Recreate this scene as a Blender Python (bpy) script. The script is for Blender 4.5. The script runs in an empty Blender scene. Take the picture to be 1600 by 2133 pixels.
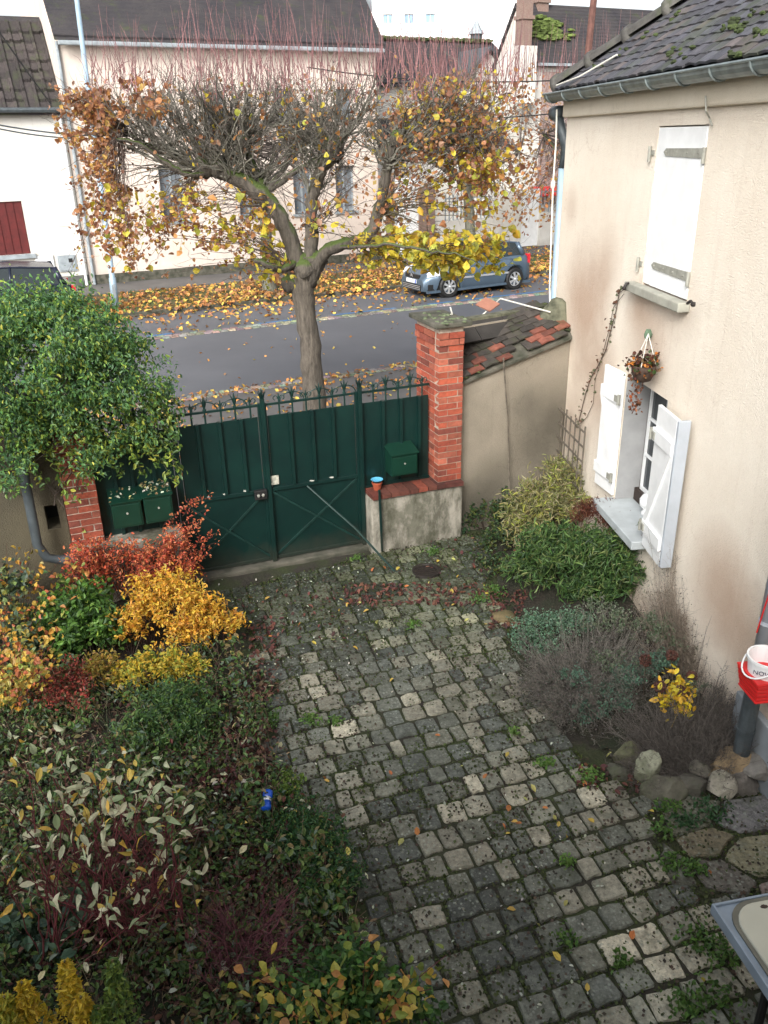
import bpy, math, random
import numpy as np
from mathutils import Vector, Matrix
from mathutils import noise as _mn
def mn_noise(p): return _mn.noise(Vector((p[0] * 2.2, p[1] * 2.2, 3.3)))

random.seed(7)
rng = np.random.default_rng(7)
sc = bpy.context.scene
col = sc.collection
PI = math.pi

# ------------------------------------------------------------------ camera
CAM_H = 4.2
FPX, CX, CY = 1726.0, 800.0, 1066.5
def _basis():
    nad = np.array([880 - CX, 4880 - CY, FPX]); nad /= np.linalg.norm(nad)
    up = -nad
    f = np.array([0, 0, 1.0]); Y = f - f.dot(up) * up; Y /= np.linalg.norm(Y)
    X = np.cross(Y, up)
    return np.array([X, Y, up])
RB = _basis()
EYE = np.array([0, 0, CAM_H])
cam = bpy.data.cameras.new('camera')
cam_o = bpy.data.objects.new('camera', cam); col.objects.link(cam_o)
xr, yd, zf = RB[:, 0], RB[:, 1], RB[:, 2]
M = Matrix(((xr[0], -yd[0], -zf[0], 0), (xr[1], -yd[1], -zf[1], 0), (xr[2], -yd[2], -zf[2], CAM_H), (0, 0, 0, 1)))
cam_o.matrix_world = M
cam.sensor_fit = 'VERTICAL'; cam.sensor_height = 36.0
cam.lens = 36.0 * FPX / 2133.0
cam.clip_start = 0.05; cam.clip_end = 600
sc.camera = cam_o

# ------------------------------------------------------------------ light: flat overcast daylight
SUN_EL, SUN_AZ = 34.0, 200.0
w = bpy.data.worlds.new('World'); sc.world = w; w.use_nodes = True
nt = w.node_tree; nt.nodes.clear()
sky = nt.nodes.new('ShaderNodeTexSky'); sky.sky_type = 'NISHITA'; sky.sun_disc = False
sky.sun_elevation = math.radians(SUN_EL); sky.sun_rotation = math.radians(SUN_AZ)
sky.air_density = 1.0; sky.dust_density = 4.0; sky.ozone_density = 1.0
hs = nt.nodes.new('ShaderNodeHueSaturation'); hs.inputs['Saturation'].default_value = 0.28
bg = nt.nodes.new('ShaderNodeBackground'); bg.inputs['Strength'].default_value = 0.15
ow = nt.nodes.new('ShaderNodeOutputWorld')
nt.links.new(sky.outputs[0], hs.inputs['Color']); nt.links.new(hs.outputs[0], bg.inputs[0]); nt.links.new(bg.outputs[0], ow.inputs[0])
sun = bpy.data.lights.new('sun', 'SUN'); sun.energy = 1.5; sun.angle = math.radians(24); sun.color = (1, 0.97, 0.93)
sun_o = bpy.data.objects.new('sun', sun); col.objects.link(sun_o)
# sky azimuth: rotation measured from +Y clockwise; lamp shines from the same side
az = math.radians(SUN_AZ); el = math.radians(SUN_EL)
sd = Vector((math.sin(az) * math.cos(el), math.cos(az) * math.cos(el), math.sin(el)))
sun_o.rotation_euler = (-sd).to_track_quat('-Z', 'Y').to_euler()
sc.view_settings.view_transform = 'Standard'; sc.view_settings.look = 'None'
sc.view_settings.gamma = 1; sc.view_settings.use_curve_mapping = False
sc.view_settings.exposure = 1.05
sc.cycles.max_bounces = 6; sc.cycles.diffuse_bounces = 3; sc.cycles.glossy_bounces = 3
sc.cycles.transmission_bounces = 3; sc.cycles.transparent_max_bounces = 6

# ------------------------------------------------------------------ picture -> place helpers
def ray(px, py): return RB @ np.array([px - CX, py - CY, FPX])
def G(px, py, z=0.0):
    d = ray(px, py); return EYE + d * ((z - CAM_H) / d[2])
def AY(px, py, y):
    d = ray(px, py); return EYE + d * (y / d[1])
class Frame:
    """origin (x,y), direction angle; P(s,d,z): s along, d to the right-hand side (towards the camera), z up"""
    def __init__(s, o, ang):
        s.o = np.array([o[0], o[1], 0.0]); s.a = ang
        s.u = np.array([math.cos(ang), math.sin(ang), 0]); s.n = np.array([math.sin(ang), -math.cos(ang), 0])
    def P(s, a, d, z): return s.o + s.u * a + s.n * d + np.array([0, 0, z])
    def S(s, px, py, d=0.0):
        r = ray(px, py); q = s.o + s.n * d - EYE
        t = q.dot(s.n) / r.dot(s.n); p = EYE + r * t
        return (p - s.o).dot(s.u), p[2]
def two(o, b):
    return Frame(o, math.atan2(b[1] - o[1], b[0] - o[0]))
def lin(h):
    h = h.lstrip('#'); v = [int(h[i:i + 2], 16) / 255 for i in (0, 2, 4)]
    return tuple((c / 12.92 if c <= .04045 else ((c + .055) / 1.055) ** 2.4) for c in v)

# ------------------------------------------------------------------ materials
class NB:
    def __init__(s, name):
        s.m = bpy.data.materials.new(name); s.m.use_nodes = True; s.t = s.m.node_tree; s.t.nodes.clear()
        s.out = s.n('ShaderNodeOutputMaterial'); s.b = s.n('ShaderNodeBsdfPrincipled')
        s.l(s.b.outputs[0], s.out.inputs[0])
    def n(s, k, **kw):
        x = s.t.nodes.new(k)
        for a, v in kw.items(): setattr(x, a, v)
        return x
    def l(s, a, b): s.t.links.new(a, b)
    def pos(s): return s.n('ShaderNodeNewGeometry').outputs['Position']
    def noise(s, scale, detail=4, rough=.55, vec=None, dist=0):
        x = s.n('ShaderNodeTexNoise'); x.inputs['Scale'].default_value = scale; x.inputs['Detail'].default_value = detail
        x.inputs['Roughness'].default_value = rough; x.inputs['Distortion'].default_value = dist
        s.l(vec if vec is not None else s.pos(), x.inputs['Vector']); return x.outputs['Fac']
    def ramp(s, f, stops):
        r = s.n('ShaderNodeValToRGB'); e = r.color_ramp.elements
        while len(e) < len(stops): e.new(.5)
        for i, (p, c) in enumerate(stops):
            e[i].position = p; e[i].color = (c, c, c, 1) if isinstance(c, (int, float)) else (*c[:3], 1)
        s.l(f, r.inputs[0]); return r.outputs[0]
    def mix(s, f, a, b, mode='MIX'):
        x = s.n('ShaderNodeMix'); x.data_type = 'RGBA'; x.blend_type = mode
        for v, i in ((f, 0), (a, 6), (b, 7)):
            if isinstance(v, (int, float)): x.inputs[i].default_value = v
            elif isinstance(v, tuple): x.inputs[i].default_value = (*v[:3], 1)
            else: s.l(v, x.inputs[i])
        return x.outputs[2]
    def math(s, op, a, b=0.0, clamp=False):
        x = s.n('ShaderNodeMath'); x.operation = op; x.use_clamp = clamp
        for v, i in ((a, 0), (b, 1)):
            if isinstance(v, (int, float)): x.inputs[i].default_value = v
            else: s.l(v, x.inputs[i])
        return x.outputs[0]
    def bump(s, h, strength=.3, dist=.01):
        x = s.n('ShaderNodeBump'); x.inputs['Strength'].default_value = strength; x.inputs['Distance'].default_value = dist
        s.l(h, x.inputs['Height']); s.l(x.outputs[0], s.b.inputs['Normal'])
    def base(s, c):
        if isinstance(c, tuple): s.b.inputs['Base Color'].default_value = (*c[:3], 1)
        else: s.l(c, s.b.inputs['Base Color'])
    def set(s, **kw):
        for k, v in kw.items(): s.b.inputs[k.replace('_', ' ')].default_value = v
        return s

def simple(name, c, rough=.6, var=.25, scale=8, bump=.15, metallic=0, bscale=60, c2=None):
    b = NB(name); c = lin(c) if isinstance(c, str) else c
    d = lin(c2) if isinstance(c2, str) else (c2 or tuple(x * (1 - var) for x in c))
    b.base(b.mix(b.ramp(b.noise(scale, 5), [(.35, 0.0), (.65, 1.0)]), c, d))
    b.set(Roughness=rough, Metallic=metallic)
    if bump: b.bump(b.noise(bscale, 3), bump, .005)
    return b.m

def attr_mat(name, source='attr', rough=.7, var=.35, scale=30, bump=.4, bscale=80, lichen=False, spec=.5, moss=0):
    b = NB(name)
    if source == 'attr': x = b.n('ShaderNodeAttribute', attribute_name='col'); c = x.outputs['Color']
    else: c = b.n('ShaderNodeObjectInfo').outputs['Color']
    f = b.ramp(b.noise(scale, 6, .65), [(.3, 1 - var), (.7, 1 + var * .6)])
    k = b.mix(1.0, c, f, 'MULTIPLY')
    if lichen:
        v = b.n('ShaderNodeTexVoronoi'); v.inputs['Scale'].default_value = 34; b.l(b.pos(), v.inputs['Vector'])
        d = b.math('ADD', v.outputs['Distance'], b.math('MULTIPLY', b.noise(45, 4), .55))
        big = b.ramp(b.noise(2.3, 3), [(.40, 0.0), (.54, 1.0)])
        m = b.math('MULTIPLY', b.ramp(d, [(.50, 1.0), (.60, 0.0)]), big)
        k = b.mix(b.math('MULTIPLY', m, .6), k, (.27, .30, .255))
        pit = b.ramp(b.noise(60, 4, .7), [(.34, .68), (.52, 1.05)]); k = b.mix(1.0, k, pit, 'MULTIPLY')
        v2 = b.ramp(b.noise(120, 2), [(.66, 0.0), (.72, 1.0)])
        k = b.mix(b.math('MULTIPLY', v2, .5), k, (.35, .37, .31))
        bl = b.ramp(b.noise(11, 6, .72), [(.55, 0.0), (.63, 1.0)]); k = b.mix(b.math('MULTIPLY', bl, .5), k, (.20, .215, .175))
        g = b.ramp(b.noise(5, 6, .7), [(.50, 0.0), (.64, 1.0)])
        k = b.mix(b.math('MULTIPLY', g, .45), k, (.03, .038, .018))
    if moss:
        g = b.ramp(b.noise(3.2, 6, .7), [(.5, 0.0), (.62, 1.0)])
        k = b.mix(b.math('MULTIPLY', g, moss), k, (.045, .065, .015))
    b.base(k); b.set(Roughness=rough); b.b.inputs['Specular IOR Level'].default_value = spec
    if bump: b.bump(b.noise(bscale, 5, .7), bump, .008)
    return b.m

def leaf_mat(name, rough=.5, trans=.35):
    b = NB(name)
    x = b.n('ShaderNodeAttribute', attribute_name='col').outputs['Color']
    b.base(x); b.set(Roughness=rough)
    t = b.n('ShaderNodeBsdfTranslucent'); b.l(x, t.inputs['Color'])
    m = b.n('ShaderNodeMixShader'); m.inputs[0].default_value = trans
    b.l(b.b.outputs[0], m.inputs[1]); b.l(t.outputs[0], m.inputs[2]); b.l(m.outputs[0], b.out.inputs[0])
    return b.m

MT = {}
MT['leaf'] = leaf_mat('leaf'); MT['leaf_dry'] = leaf_mat('dry_leaf', .75, .2)
MT['twig'] = attr_mat('twig_bark', 'attr', .85, .3, 40, .3, 120)
MT['stone_i'] = attr_mat('setts_single', 'obj', .78, .45, 28, .8, 70, lichen=True)
MT['stone_a'] = attr_mat('setts_joined', 'attr', .78, .45, 28, .8, 70, lichen=True)
MT['brick_i'] = attr_mat('brick_single', 'obj', .85, .35, 25, .6, 90)
MT['tile_i'] = attr_mat('tile_single', 'obj', .75, .4, 14, .5, 60, moss=.35)
MT['tile_a'] = attr_mat('tile_joined', 'attr', .75, .4, 14, .5, 60, moss=.35)
MT['rock_i'] = attr_mat('rock', 'obj', .85, .4, 12, .9, 25, moss=.4)
MT['mortar'] = simple('lime_mortar', '#b5a898', .9, .35, 14, .5)
b = NB('dark_green_paint'); n1 = b.noise(4, 6, .6); c = b.mix(b.ramp(n1, [(.35, 0.0), (.65, 1.0)]), (.0042, .024, .020), (.0028, .016, .0145))
sp = b.n('ShaderNodeSeparateXYZ'); b.l(b.pos(), sp.inputs[0]); lowm = b.ramp(b.math('ADD', sp.outputs[2], b.math('MULTIPLY', b.noise(7, 6, .7), .5)), [(.26, 1.0), (.55, 0.0)])
c = b.mix(b.math('MULTIPLY', lowm, .55), c, (.05, .045, .032)); c = b.mix(b.math('MULTIPLY', b.ramp(b.noise(38, 5, .7), [(.66, 0.0), (.71, 1.0)]), .7), c, (.075, .032, .016))
b.base(c); b.set(Roughness=.36); b.bump(b.noise(3.5, 3), .25, .012); MT['green'] = b.m
MT['green2'] = simple('worn_green_paint', (.008, .036, .030), .45, .4, 14, .1)
MT['greenbox'] = simple('mailbox_green', (.005, .032, .020), .35, .25, 6, .05)
MT['zinc'] = simple('zinc', '#8f9a9a', .42, .35, 9, .1, metallic=.55)
MT['pvc'] = simple('grey_pvc', '#a9b0b8', .35, .12, 6, .03)
MT['castiron'] = simple('grey_cast_iron', '#4c5458', .5, .4, 12, .2)
MT['galv'] = simple('galvanised', '#9db4c4', .5, .2, 4, .05, metallic=.2)
MT['white'] = simple('white_paint', '#e8eaea', .45, .1, 7, .08, bscale=40)
MT['iron'] = simple('hinge_grey', '#9a9a90', .55, .3, 20, .1)
MT['darkiron'] = simple('dark_iron', '#2b2522', .6, .4, 20, .2)
MT['frame_brown'] = simple('brown_frame', '#33241c', .5, .3, 20, .1)
MT['asphalt'] = None
MT['terracotta'] = simple('terracotta', '#9a4a30', .8, .35, 14, .3)
MT['concrete'] = simple('weathered_concrete', '#5d5a50', .9, .5, 6, .6, bscale=40, c2='#33362a')
MT['whitecable'] = simple('white_cable', '#d8d6cc', .5, .1, 20, 0)
MT['black'] = simple('black_rubber', (.012, .012, .012), .6, .2, 20, .1)
MT['wood_grey'] = simple('grey_wood', '#6f675b', .85, .5, 14, .4)

b = NB('asphalt'); n1 = b.noise(.7, 5); n2 = b.noise(60, 3)
b.base(b.mix(b.ramp(n1, [(.3, 0.0), (.7, 1.0)]), b.mix(n2, (.064, .069, .080), (.088, .093, .104)), (.10, .105, .117)))
b.set(Roughness=.62); b.bump(n2, .3, .004); MT['asphalt'] = b.m
b = NB('pavement_asphalt'); n1 = b.noise(.9, 5); n2 = b.noise(50, 3)
b.base(b.mix(b.ramp(n1, [(.3, 0.0), (.7, 1.0)]), (.075, .072, .070), (.12, .115, .11)))
b.set(Roughness=.75); b.bump(n2, .4, .005); MT['pave'] = b.m
b = NB('grass_verge'); n1 = b.noise(1.3, 6); 
b.base(b.mix(b.ramp(n1, [(.4, 0.0), (.6, 1.0)]), (.045, .07, .02), (.13, .08, .035))); b.set(Roughness=.95); b.bump(b.noise(30, 4), 1, .03); MT['verge'] = b.m
b = NB('mossy_soil'); n1 = b.noise(2.5, 7, .65); n2 = b.noise(26, 5)
c = b.mix(b.ramp(n1, [(.42, 0.0), (.6, 1.0)]), (.030, .040, .012), (.028, .024, .018))
c = b.mix(b.math('MULTIPLY', b.ramp(n2, [(.62, 0.0), (.7, 1.0)]), .5), c, (.09, .075, .05))
b.base(c); b.set(Roughness=.95); b.bump(n2, .9, .02); MT['soil'] = b.m
b = NB('bed_soil'); n1 = b.noise(3, 7, .65); n2 = b.noise(40, 5)
c = b.mix(b.ramp(n1, [(.35, 0.0), (.65, 1.0)]), (.030, .022, .016), (.020, .026, .012))
c = b.mix(b.math('MULTIPLY', b.ramp(n2, [(.6, 0.0), (.7, 1.0)]), .6), c, (.09, .06, .04))
b.base(c); b.set(Roughness=.95); b.bump(n2, 1, .03); MT['bed'] = b.m

def plaster(name, main, second, dirt, zs=None, bumpy=.35):
    """render with dirt patches; zs = list of (centre xyz, radius) of damp stains, edges broken up by noise"""
    b = NB(name); p = b.pos()
    k = b.mix(b.ramp(b.noise(1.1, 5), [(.35, 0.0), (.65, 1.0)]), lin(main), lin(second))
    if zs:
        for (cx, cy, cz, r, st) in zs:
            v = b.n('ShaderNodeVectorMath'); v.operation = 'DISTANCE'; b.l(p, v.inputs[0]); v.inputs[1].default_value = (cx, cy, cz)
            d = b.math('ADD', v.outputs['Value'], b.math('MULTIPLY', b.noise(2.2, 6, .65), .9 * r))
            k = b.mix(b.math('MULTIPLY', b.ramp(b.math('DIVIDE', d, 1.5 * r), [(.45, 1.0), (1.0, 0.0)]), st), k, lin(dirt))
    g = b.ramp(b.noise(6, 6, .7), [(.58, 0.0), (.75, 1.0)])
    k = b.mix(b.math('MULTIPLY', g, .18), k, lin(dirt))
    mp = b.n('ShaderNodeMapping'); mp.inputs['Scale'].default_value = (7, 7, .45); b.l(p, mp.inputs['Vector']); sk = b.ramp(b.noise(1.6, 5, .6, mp.outputs[0]), [(.56, 0.0), (.72, 1.0)])
    k = b.mix(b.math('MULTIPLY', sk, .11), k, lin(dirt)); k = b.mix(1.0, k, b.ramp(b.noise(150, 2), [(.3, .90), (.6, 1.03)]), 'MULTIPLY')
    sp2 = b.n('ShaderNodeSeparateXYZ'); b.l(p, sp2.inputs[0]); bs = b.ramp(b.math('ADD', sp2.outputs[2], b.math('MULTIPLY', b.noise(3.5, 6, .7), .9)), [(.45, 1.0), (.95, 0.0)]); k = b.mix(b.math('MULTIPLY', bs, .5), k, lin(dirt))
    wv = b.n('ShaderNodeTexVoronoi'); wv.feature = 'DISTANCE_TO_EDGE'; wv.inputs['Scale'].default_value = .9; vv = b.n('ShaderNodeVectorMath'); vv.operation = 'ADD'; nz = b.n('ShaderNodeTexNoise'); nz.inputs['Scale'].default_value = 3.0; nz.inputs['Detail'].default_value = 6; b.l(p, nz.inputs['Vector']); b.l(p, vv.inputs[0]); b.l(nz.outputs['Color'], vv.inputs[1]); b.l(vv.outputs[0], wv.inputs['Vector'])
    ck = b.math('MULTIPLY', b.ramp(wv.outputs['Distance'], [(.0, 1.0), (.006, 0.0)]), b.ramp(b.noise(.8, 2), [(.52, 0.0), (.58, 1.0)])); k = b.mix(b.math('MULTIPLY', ck, .35), k, lin(dirt))
    b.base(k); b.set(Roughness=.9)
    b.bump(b.math('ADD', b.noise(95, 2), b.math('MULTIPLY', b.noise(3, 3), .5)), bumpy * 1.6, .010)
    return b.m

# ------------------------------------------------------------------ objects
BASE = {}
def tag(o, label=None, cat=None, group=None, kind=None):
    if label: o['label'] = label
    if cat: o['category'] = cat
    if group: o['group'] = group
    if kind: o['kind'] = kind
    return o
def thing(name, label, cat, loc, group=None):
    o = bpy.data.objects.new(name, None); col.objects.link(o); o.empty_display_size = .1
    o.location = Vector([float(v) for v in loc]); BASE[o.name] = np.array([float(v) for v in loc])
    return tag(o, label, cat, group)
def mesh_from(name, V, F, colors=None, smooth=False):
    """V (n,3); F (m,k) int array or list of arrays; colors per face"""
    me = bpy.data.meshes.new(name)
    Fs = F if isinstance(F, list) else [F]
    Fs = [np.asarray(f, dtype=np.int64) for f in Fs if len(f)]
    loops = np.concatenate([f.ravel() for f in Fs]); tot = np.concatenate([np.full(len(f), f.shape[1]) for f in Fs])
    start = np.concatenate([[0], np.cumsum(tot)[:-1]])
    me.vertices.add(len(V)); me.vertices.foreach_set('co', np.asarray(V, dtype=np.float32).ravel())
    me.loops.add(len(loops)); me.loops.foreach_set('vertex_index', loops.astype(np.int32))
    me.polygons.add(len(tot)); me.polygons.foreach_set('loop_start', start.astype(np.int32))
    me.polygons.foreach_set('use_smooth', np.full(len(tot), bool(smooth)))
    me.update(calc_edges=True)
    if colors is not None:
        a = me.color_attributes.new('col', 'FLOAT_COLOR', 'CORNER')
        c = np.repeat(np.asarray(colors, dtype=np.float32), tot, axis=0)
        c4 = np.concatenate([c, np.ones((len(c), 1), dtype=np.float32)], axis=1)
        a.data.foreach_set('color', c4.ravel())
    return me
def link(name, me, mat, parent=None, loc=None, rot=None):
    if mat is not None and not me.materials: me.materials.append(MT[mat] if isinstance(mat, str) else mat)
    o = bpy.data.objects.new(name, me); col.objects.link(o)
    if parent is not None: o.parent = parent
    if loc is not None: o.location = loc
    if rot is not None: o.rotation_euler = rot
    BASE[o.name] = BASE[parent.name] if parent is not None else np.zeros(3)
    return o

class MB:
    def __init__(s): s.V = []; s.F = {3: [], 4: []}; s.N = []; s.C = {3: [], 4: []}; s.nv = 0; s.NC = []
    def add(s, V, F, c=None):
        V = np.asarray(V, dtype=float).reshape(-1, 3)
        for f in F:
            f = [i + s.nv for i in f]
            if len(f) in s.F: s.F[len(f)].append(f); s.C[len(f)].append(c or (1, 1, 1))
            else: s.N.append(f); s.NC.append(c or (1, 1, 1))
        s.V.append(V); s.nv += len(V); return s
    def addnp(s, V, Q, C=None):
        """Q (m,4) or (m,3) array"""
        if len(Q) == 0: return s
        k = Q.shape[1]; s.V.append(V); s.F[k].extend((Q + s.nv).tolist())
        s.C[k].extend((C.tolist() if C is not None else [(1, 1, 1)] * len(Q))); s.nv += len(V); return s
    def hexa(s, p, c=None):
        """8 points: bottom 4 ccw, top 4 ccw"""
        return s.add(p, [(3, 2, 1, 0), (4, 5, 6, 7), (0, 1, 5, 4), (1, 2, 6, 5), (2, 3, 7, 6), (3, 0, 4, 7)], c)
    def box(s, fr, s0, s1, d0, d1, z0, z1, c=None):
        P = fr.P
        return s.hexa([P(s0, d1, z0), P(s1, d1, z0), P(s1, d0, z0), P(s0, d0, z0), P(s0, d1, z1), P(s1, d1, z1), P(s1, d0, z1), P(s0, d0, z1)], c)
    def prism(s, pts, off, c=None):
        """polygon pts (list of 3d) extruded by vector off"""
        n = len(pts); V = [np.asarray(p, float) for p in pts] + [np.asarray(p, float) + off for p in pts]
        F = [tuple(range(n - 1, -1, -1)), tuple(range(n, 2 * n))] + [(i, (i + 1) % n, (i + 1) % n + n, i + n) for i in range(n)]
        return s.add(V, F, c)
    def tube(s, pts, r, sides=8, c=None, caps=True):
        pts = np.asarray(pts, float); n = len(pts); r = np.broadcast_to(np.asarray(r, float), (n,))
        T = np.gradient(pts, axis=0); T /= (np.linalg.norm(T, axis=1)[:, None] + 1e-9)
        ref = np.array([0, 0, 1.0]) if abs(T[0][2]) < .9 else np.array([1.0, 0, 0])
        A = np.cross(T, ref); A /= (np.linalg.norm(A, axis=1)[:, None] + 1e-9)
        for i in range(1, n):
            if A[i].dot(A[i - 1]) < 0: A[i] *= -1
        B = np.cross(T, A); th = np.arange(sides) * 2 * PI / sides
        V = (pts[:, None] + r[:, None, None] * (np.cos(th)[None, :, None] * A[:, None] + np.sin(th)[None, :, None] * B[:, None])).reshape(-1, 3)
        F = [(i * sides + j, i * sides + (j + 1) % sides, (i + 1) * sides + (j + 1) % sides, (i + 1) * sides + j) for i in range(n - 1) for j in range(sides)]
        if caps and sides > 4: F += [tuple(range(sides - 1, -1, -1)), tuple((n - 1) * sides + j for j in range(sides))]
        return s.add(V, F, c)
    def lathe(s, o, prof, sides=20, axis=None, c=None):
        """prof list of (r, z) about the vertical through o"""
        th = np.arange(sides) * 2 * PI / sides; V = []
        for r, z in prof: V += [np.array([o[0] + r * math.cos(t), o[1] + r * math.sin(t), o[2] + z]) for t in th]
        n = len(prof)
        F = [(i * sides + j, i * sides + (j + 1) % sides, (i + 1) * sides + (j + 1) % sides, (i + 1) * sides + j) for i in range(n - 1) for j in range(sides)]
        return s.add(V, F, c)
    def blob(s, o, r, seed=0, amp=.25, c=None, nu=10, nv=6):
        g = np.random.default_rng(seed); V = []; r = np.asarray(r, float) * np.ones(3)
        V.append(np.array([0, 0, -1.0]))
        for i in range(1, nv):
            ph = -PI / 2 + PI * i / nv
            for j in range(nu):
                t = 2 * PI * j / nu; V.append(np.array([math.cos(ph) * math.cos(t), math.cos(ph) * math.sin(t), math.sin(ph)]))
        V.append(np.array([0, 0, 1.0])); V = np.array(V); V *= (1 + g.uniform(-amp, amp, (len(V), 1))); V = V * r + np.asarray(o)
        F = [(0, 1 + (j + 1) % nu, 1 + j) for j in range(nu)]
        for i in range(nv - 2):
            for j in range(nu):
                a = 1 + i * nu + j; b_ = 1 + i * nu + (j + 1) % nu; F.append((a, b_, b_ + nu, a + nu))
        l = len(V) - 1; F += [(l, 1 + (nv - 2) * nu + j, 1 + (nv - 2) * nu + (j + 1) % nu) for j in range(nu)]
        return s.add(V, F, c)
    def mesh(s, name, off=None, smooth=False):
        V = np.concatenate(s.V); 
        if off is not None: V = V - off
        Fs = []; Cs = []
        for k in (3, 4):
            if s.F[k]: Fs.append(np.array(s.F[k])); Cs += s.C[k]
        for f, c_ in zip(s.N, s.NC): Fs.append(np.array([f])); Cs.append(c_)
        return mesh_from(name, V, Fs, np.array(Cs), smooth)
    def build(s, name, mat, parent=None, smooth=False, bevel=0):
        off = BASE[parent.name] if parent is not None else None
        o = link(name, s.mesh(name, off, smooth), mat, parent)
        if bevel:
            m = o.modifiers.new('edge', 'BEVEL'); m.width = bevel; m.segments = 2; m.limit_method = 'ANGLE'
        return o

def norm(v): return v / (np.linalg.norm(v, axis=-1, keepdims=True) + 1e-9)

def leaf_arrays(C, size, aspect=.55, up=.5, droop=.0, pal=None, wts=None, jit=.25, adir=None, fold=.25, seed=0, simple_=False):
    """returns V, Q, colours; a folded six-point leaf (or a plain diamond) at each centre"""
    g = np.random.default_rng(seed); n = len(C); size = np.broadcast_to(np.asarray(size, float), (n,)) * g.uniform(.7, 1.25, n)
    a = norm(g.normal(size=(n, 3)) + (adir if adir is not None else 0) + np.array([0, 0, -droop]))
    nn = g.normal(size=(n, 3)) + np.array([0, 0, up * 3]); nn = norm(nn - (nn * a).sum(1)[:, None] * a)
    b_ = np.cross(nn, a); L = size[:, None]; W = (size * aspect)[:, None] * .5
    pal = np.asarray(pal, float)
    pi = g.choice(len(pal), n, p=None if wts is None else np.array(wts) / sum(wts))
    cc = np.clip(pal[pi] * (1 + g.uniform(-jit, jit, (n, 1))) * (1 + g.uniform(-.08, .08, (n, 3))), 0, 1)
    if simple_:
        V = np.stack([C - a * L * .5, C + b_ * W, C + a * L * .5, C - b_ * W], 1).reshape(-1, 3)
        Q = np.arange(4 * n).reshape(n, 4); return V, Q, cc
    f = nn * W * fold * 2
    V = np.stack([C - a * L * .5, C - a * L * .18 + b_ * W + f, C + a * L * .2 + b_ * W * .85 + f, C + a * L * .5 - nn * L * .08,
                  C + a * L * .2 - b_ * W * .85 + f, C - a * L * .18 - b_ * W + f], 1).reshape(-1, 3)
    i = np.arange(n)[:, None] * 6
    Q = np.concatenate([i + np.array([[0, 3, 2, 1]]), i + np.array([[0, 5, 4, 3]])]); return V, Q, np.concatenate([cc, cc])
def rich_leaves(C, size, aspect, pal, wts=None, jit=.25, up=.4, droop=.0, seed=0, curl=.12):
    """fifteen-point leaves with a folded midrib and a curled tip, for foliage near enough to show its outline"""
    g = np.random.default_rng(seed); n = len(C); size = np.broadcast_to(np.asarray(size, float), (n,)) * g.uniform(.6, 1.3, n)
    a = norm(g.normal(size=(n, 3)) + np.array([0, 0, -droop])); nn = g.normal(size=(n, 3)) + np.array([0, 0, up * 3]); nn = norm(nn - (nn * a).sum(1)[:, None] * a); b_ = np.cross(nn, a)
    L = size[:, None]; W = L * aspect * .5; t = np.array([0, .18, .45, .75, 1.0]); wd = np.array([.06, .72, 1.0, .68, .03]); cu = g.uniform(-.5, 1.5, (n, 1)) * curl; M_ = []; Lf = []; Rt = []
    for ti, wi in zip(t, wd):
        m = C + a * L * (ti - .5) - nn * L * cu * (ti * 2 - .6) ** 2; f = nn * W * wi * g.uniform(.1, .55, (n, 1)); M_.append(m); Lf.append(m + b_ * W * wi * g.uniform(.9, 1.08, (n, 1)) + f); Rt.append(m - b_ * W * wi * g.uniform(.9, 1.08, (n, 1)) + f)
    V = np.stack(M_ + Lf + Rt, 1).reshape(-1, 3); i = np.arange(n)[:, None] * 15
    Q = np.concatenate([i + np.array([[k, k + 1, k + 6, k + 5]]) for k in range(4)] + [i + np.array([[k + 1, k, k + 10, k + 11]]) for k in range(4)])
    pal = np.asarray(pal, float); pi = g.choice(len(pal), n, p=None if wts is None else np.array(wts) / sum(wts)); cc = np.clip(pal[pi] * (1 + g.uniform(-jit, jit, (n, 1))), 0, 1)
    # edges of each leaf can be a little paler than its middle
    return V, Q, np.concatenate([cc * g.uniform(.88, 1.12, (n, 1)) for _ in range(8)])
def leaf_obj(name, parts, mat, parent):
    """parts: list of (V,Q,C)"""
    Vs, Qs, Cs, o = [], [], [], 0
    for V, Q, C in parts: Vs.append(V); Qs.append(Q + o); Cs.append(C); o += len(V)
    V = np.concatenate(Vs); off = BASE[parent.name] if parent is not None else 0
    return link(name, mesh_from(name, V - off, np.concatenate(Qs), np.concatenate(Cs)), mat, parent)

def tubes_np(P, R, c0, sides=3):
    """P (n,k,3) polylines, R (n,k) radii, c0 (n,3) colours -> V,Q,C"""
    n, k, _ = P.shape
    T = norm(np.gradient(P, axis=1)); ref = np.array([.31, .27, .91])
    A = norm(np.cross(T, ref)); B = np.cross(T, A); th = np.arange(sides) * 2 * PI / sides
    V = P[:, :, None] + R[:, :, None, None] * (np.cos(th)[:, None] * A[:, :, None] + np.sin(th)[:, None] * B[:, :, None])
    idx = np.arange(n * k * sides).reshape(n, k, sides)
    a = idx[:, :-1]; b_ = idx[:, 1:]
    Q = np.stack([a, np.roll(a, -1, 2), np.roll(b_, -1, 2), b_], -1).reshape(-1, 4)
    return V.reshape(-1, 3), Q, np.repeat(c0, (k - 1) * sides, axis=0)
def bez(p0, p1, p2, k):
    t = np.linspace(0, 1, k)[None, :, None]
    return (1 - t) ** 2 * p0[:, None] + 2 * t * (1 - t) * p1[:, None] + t * t * p2[:, None]

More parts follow.
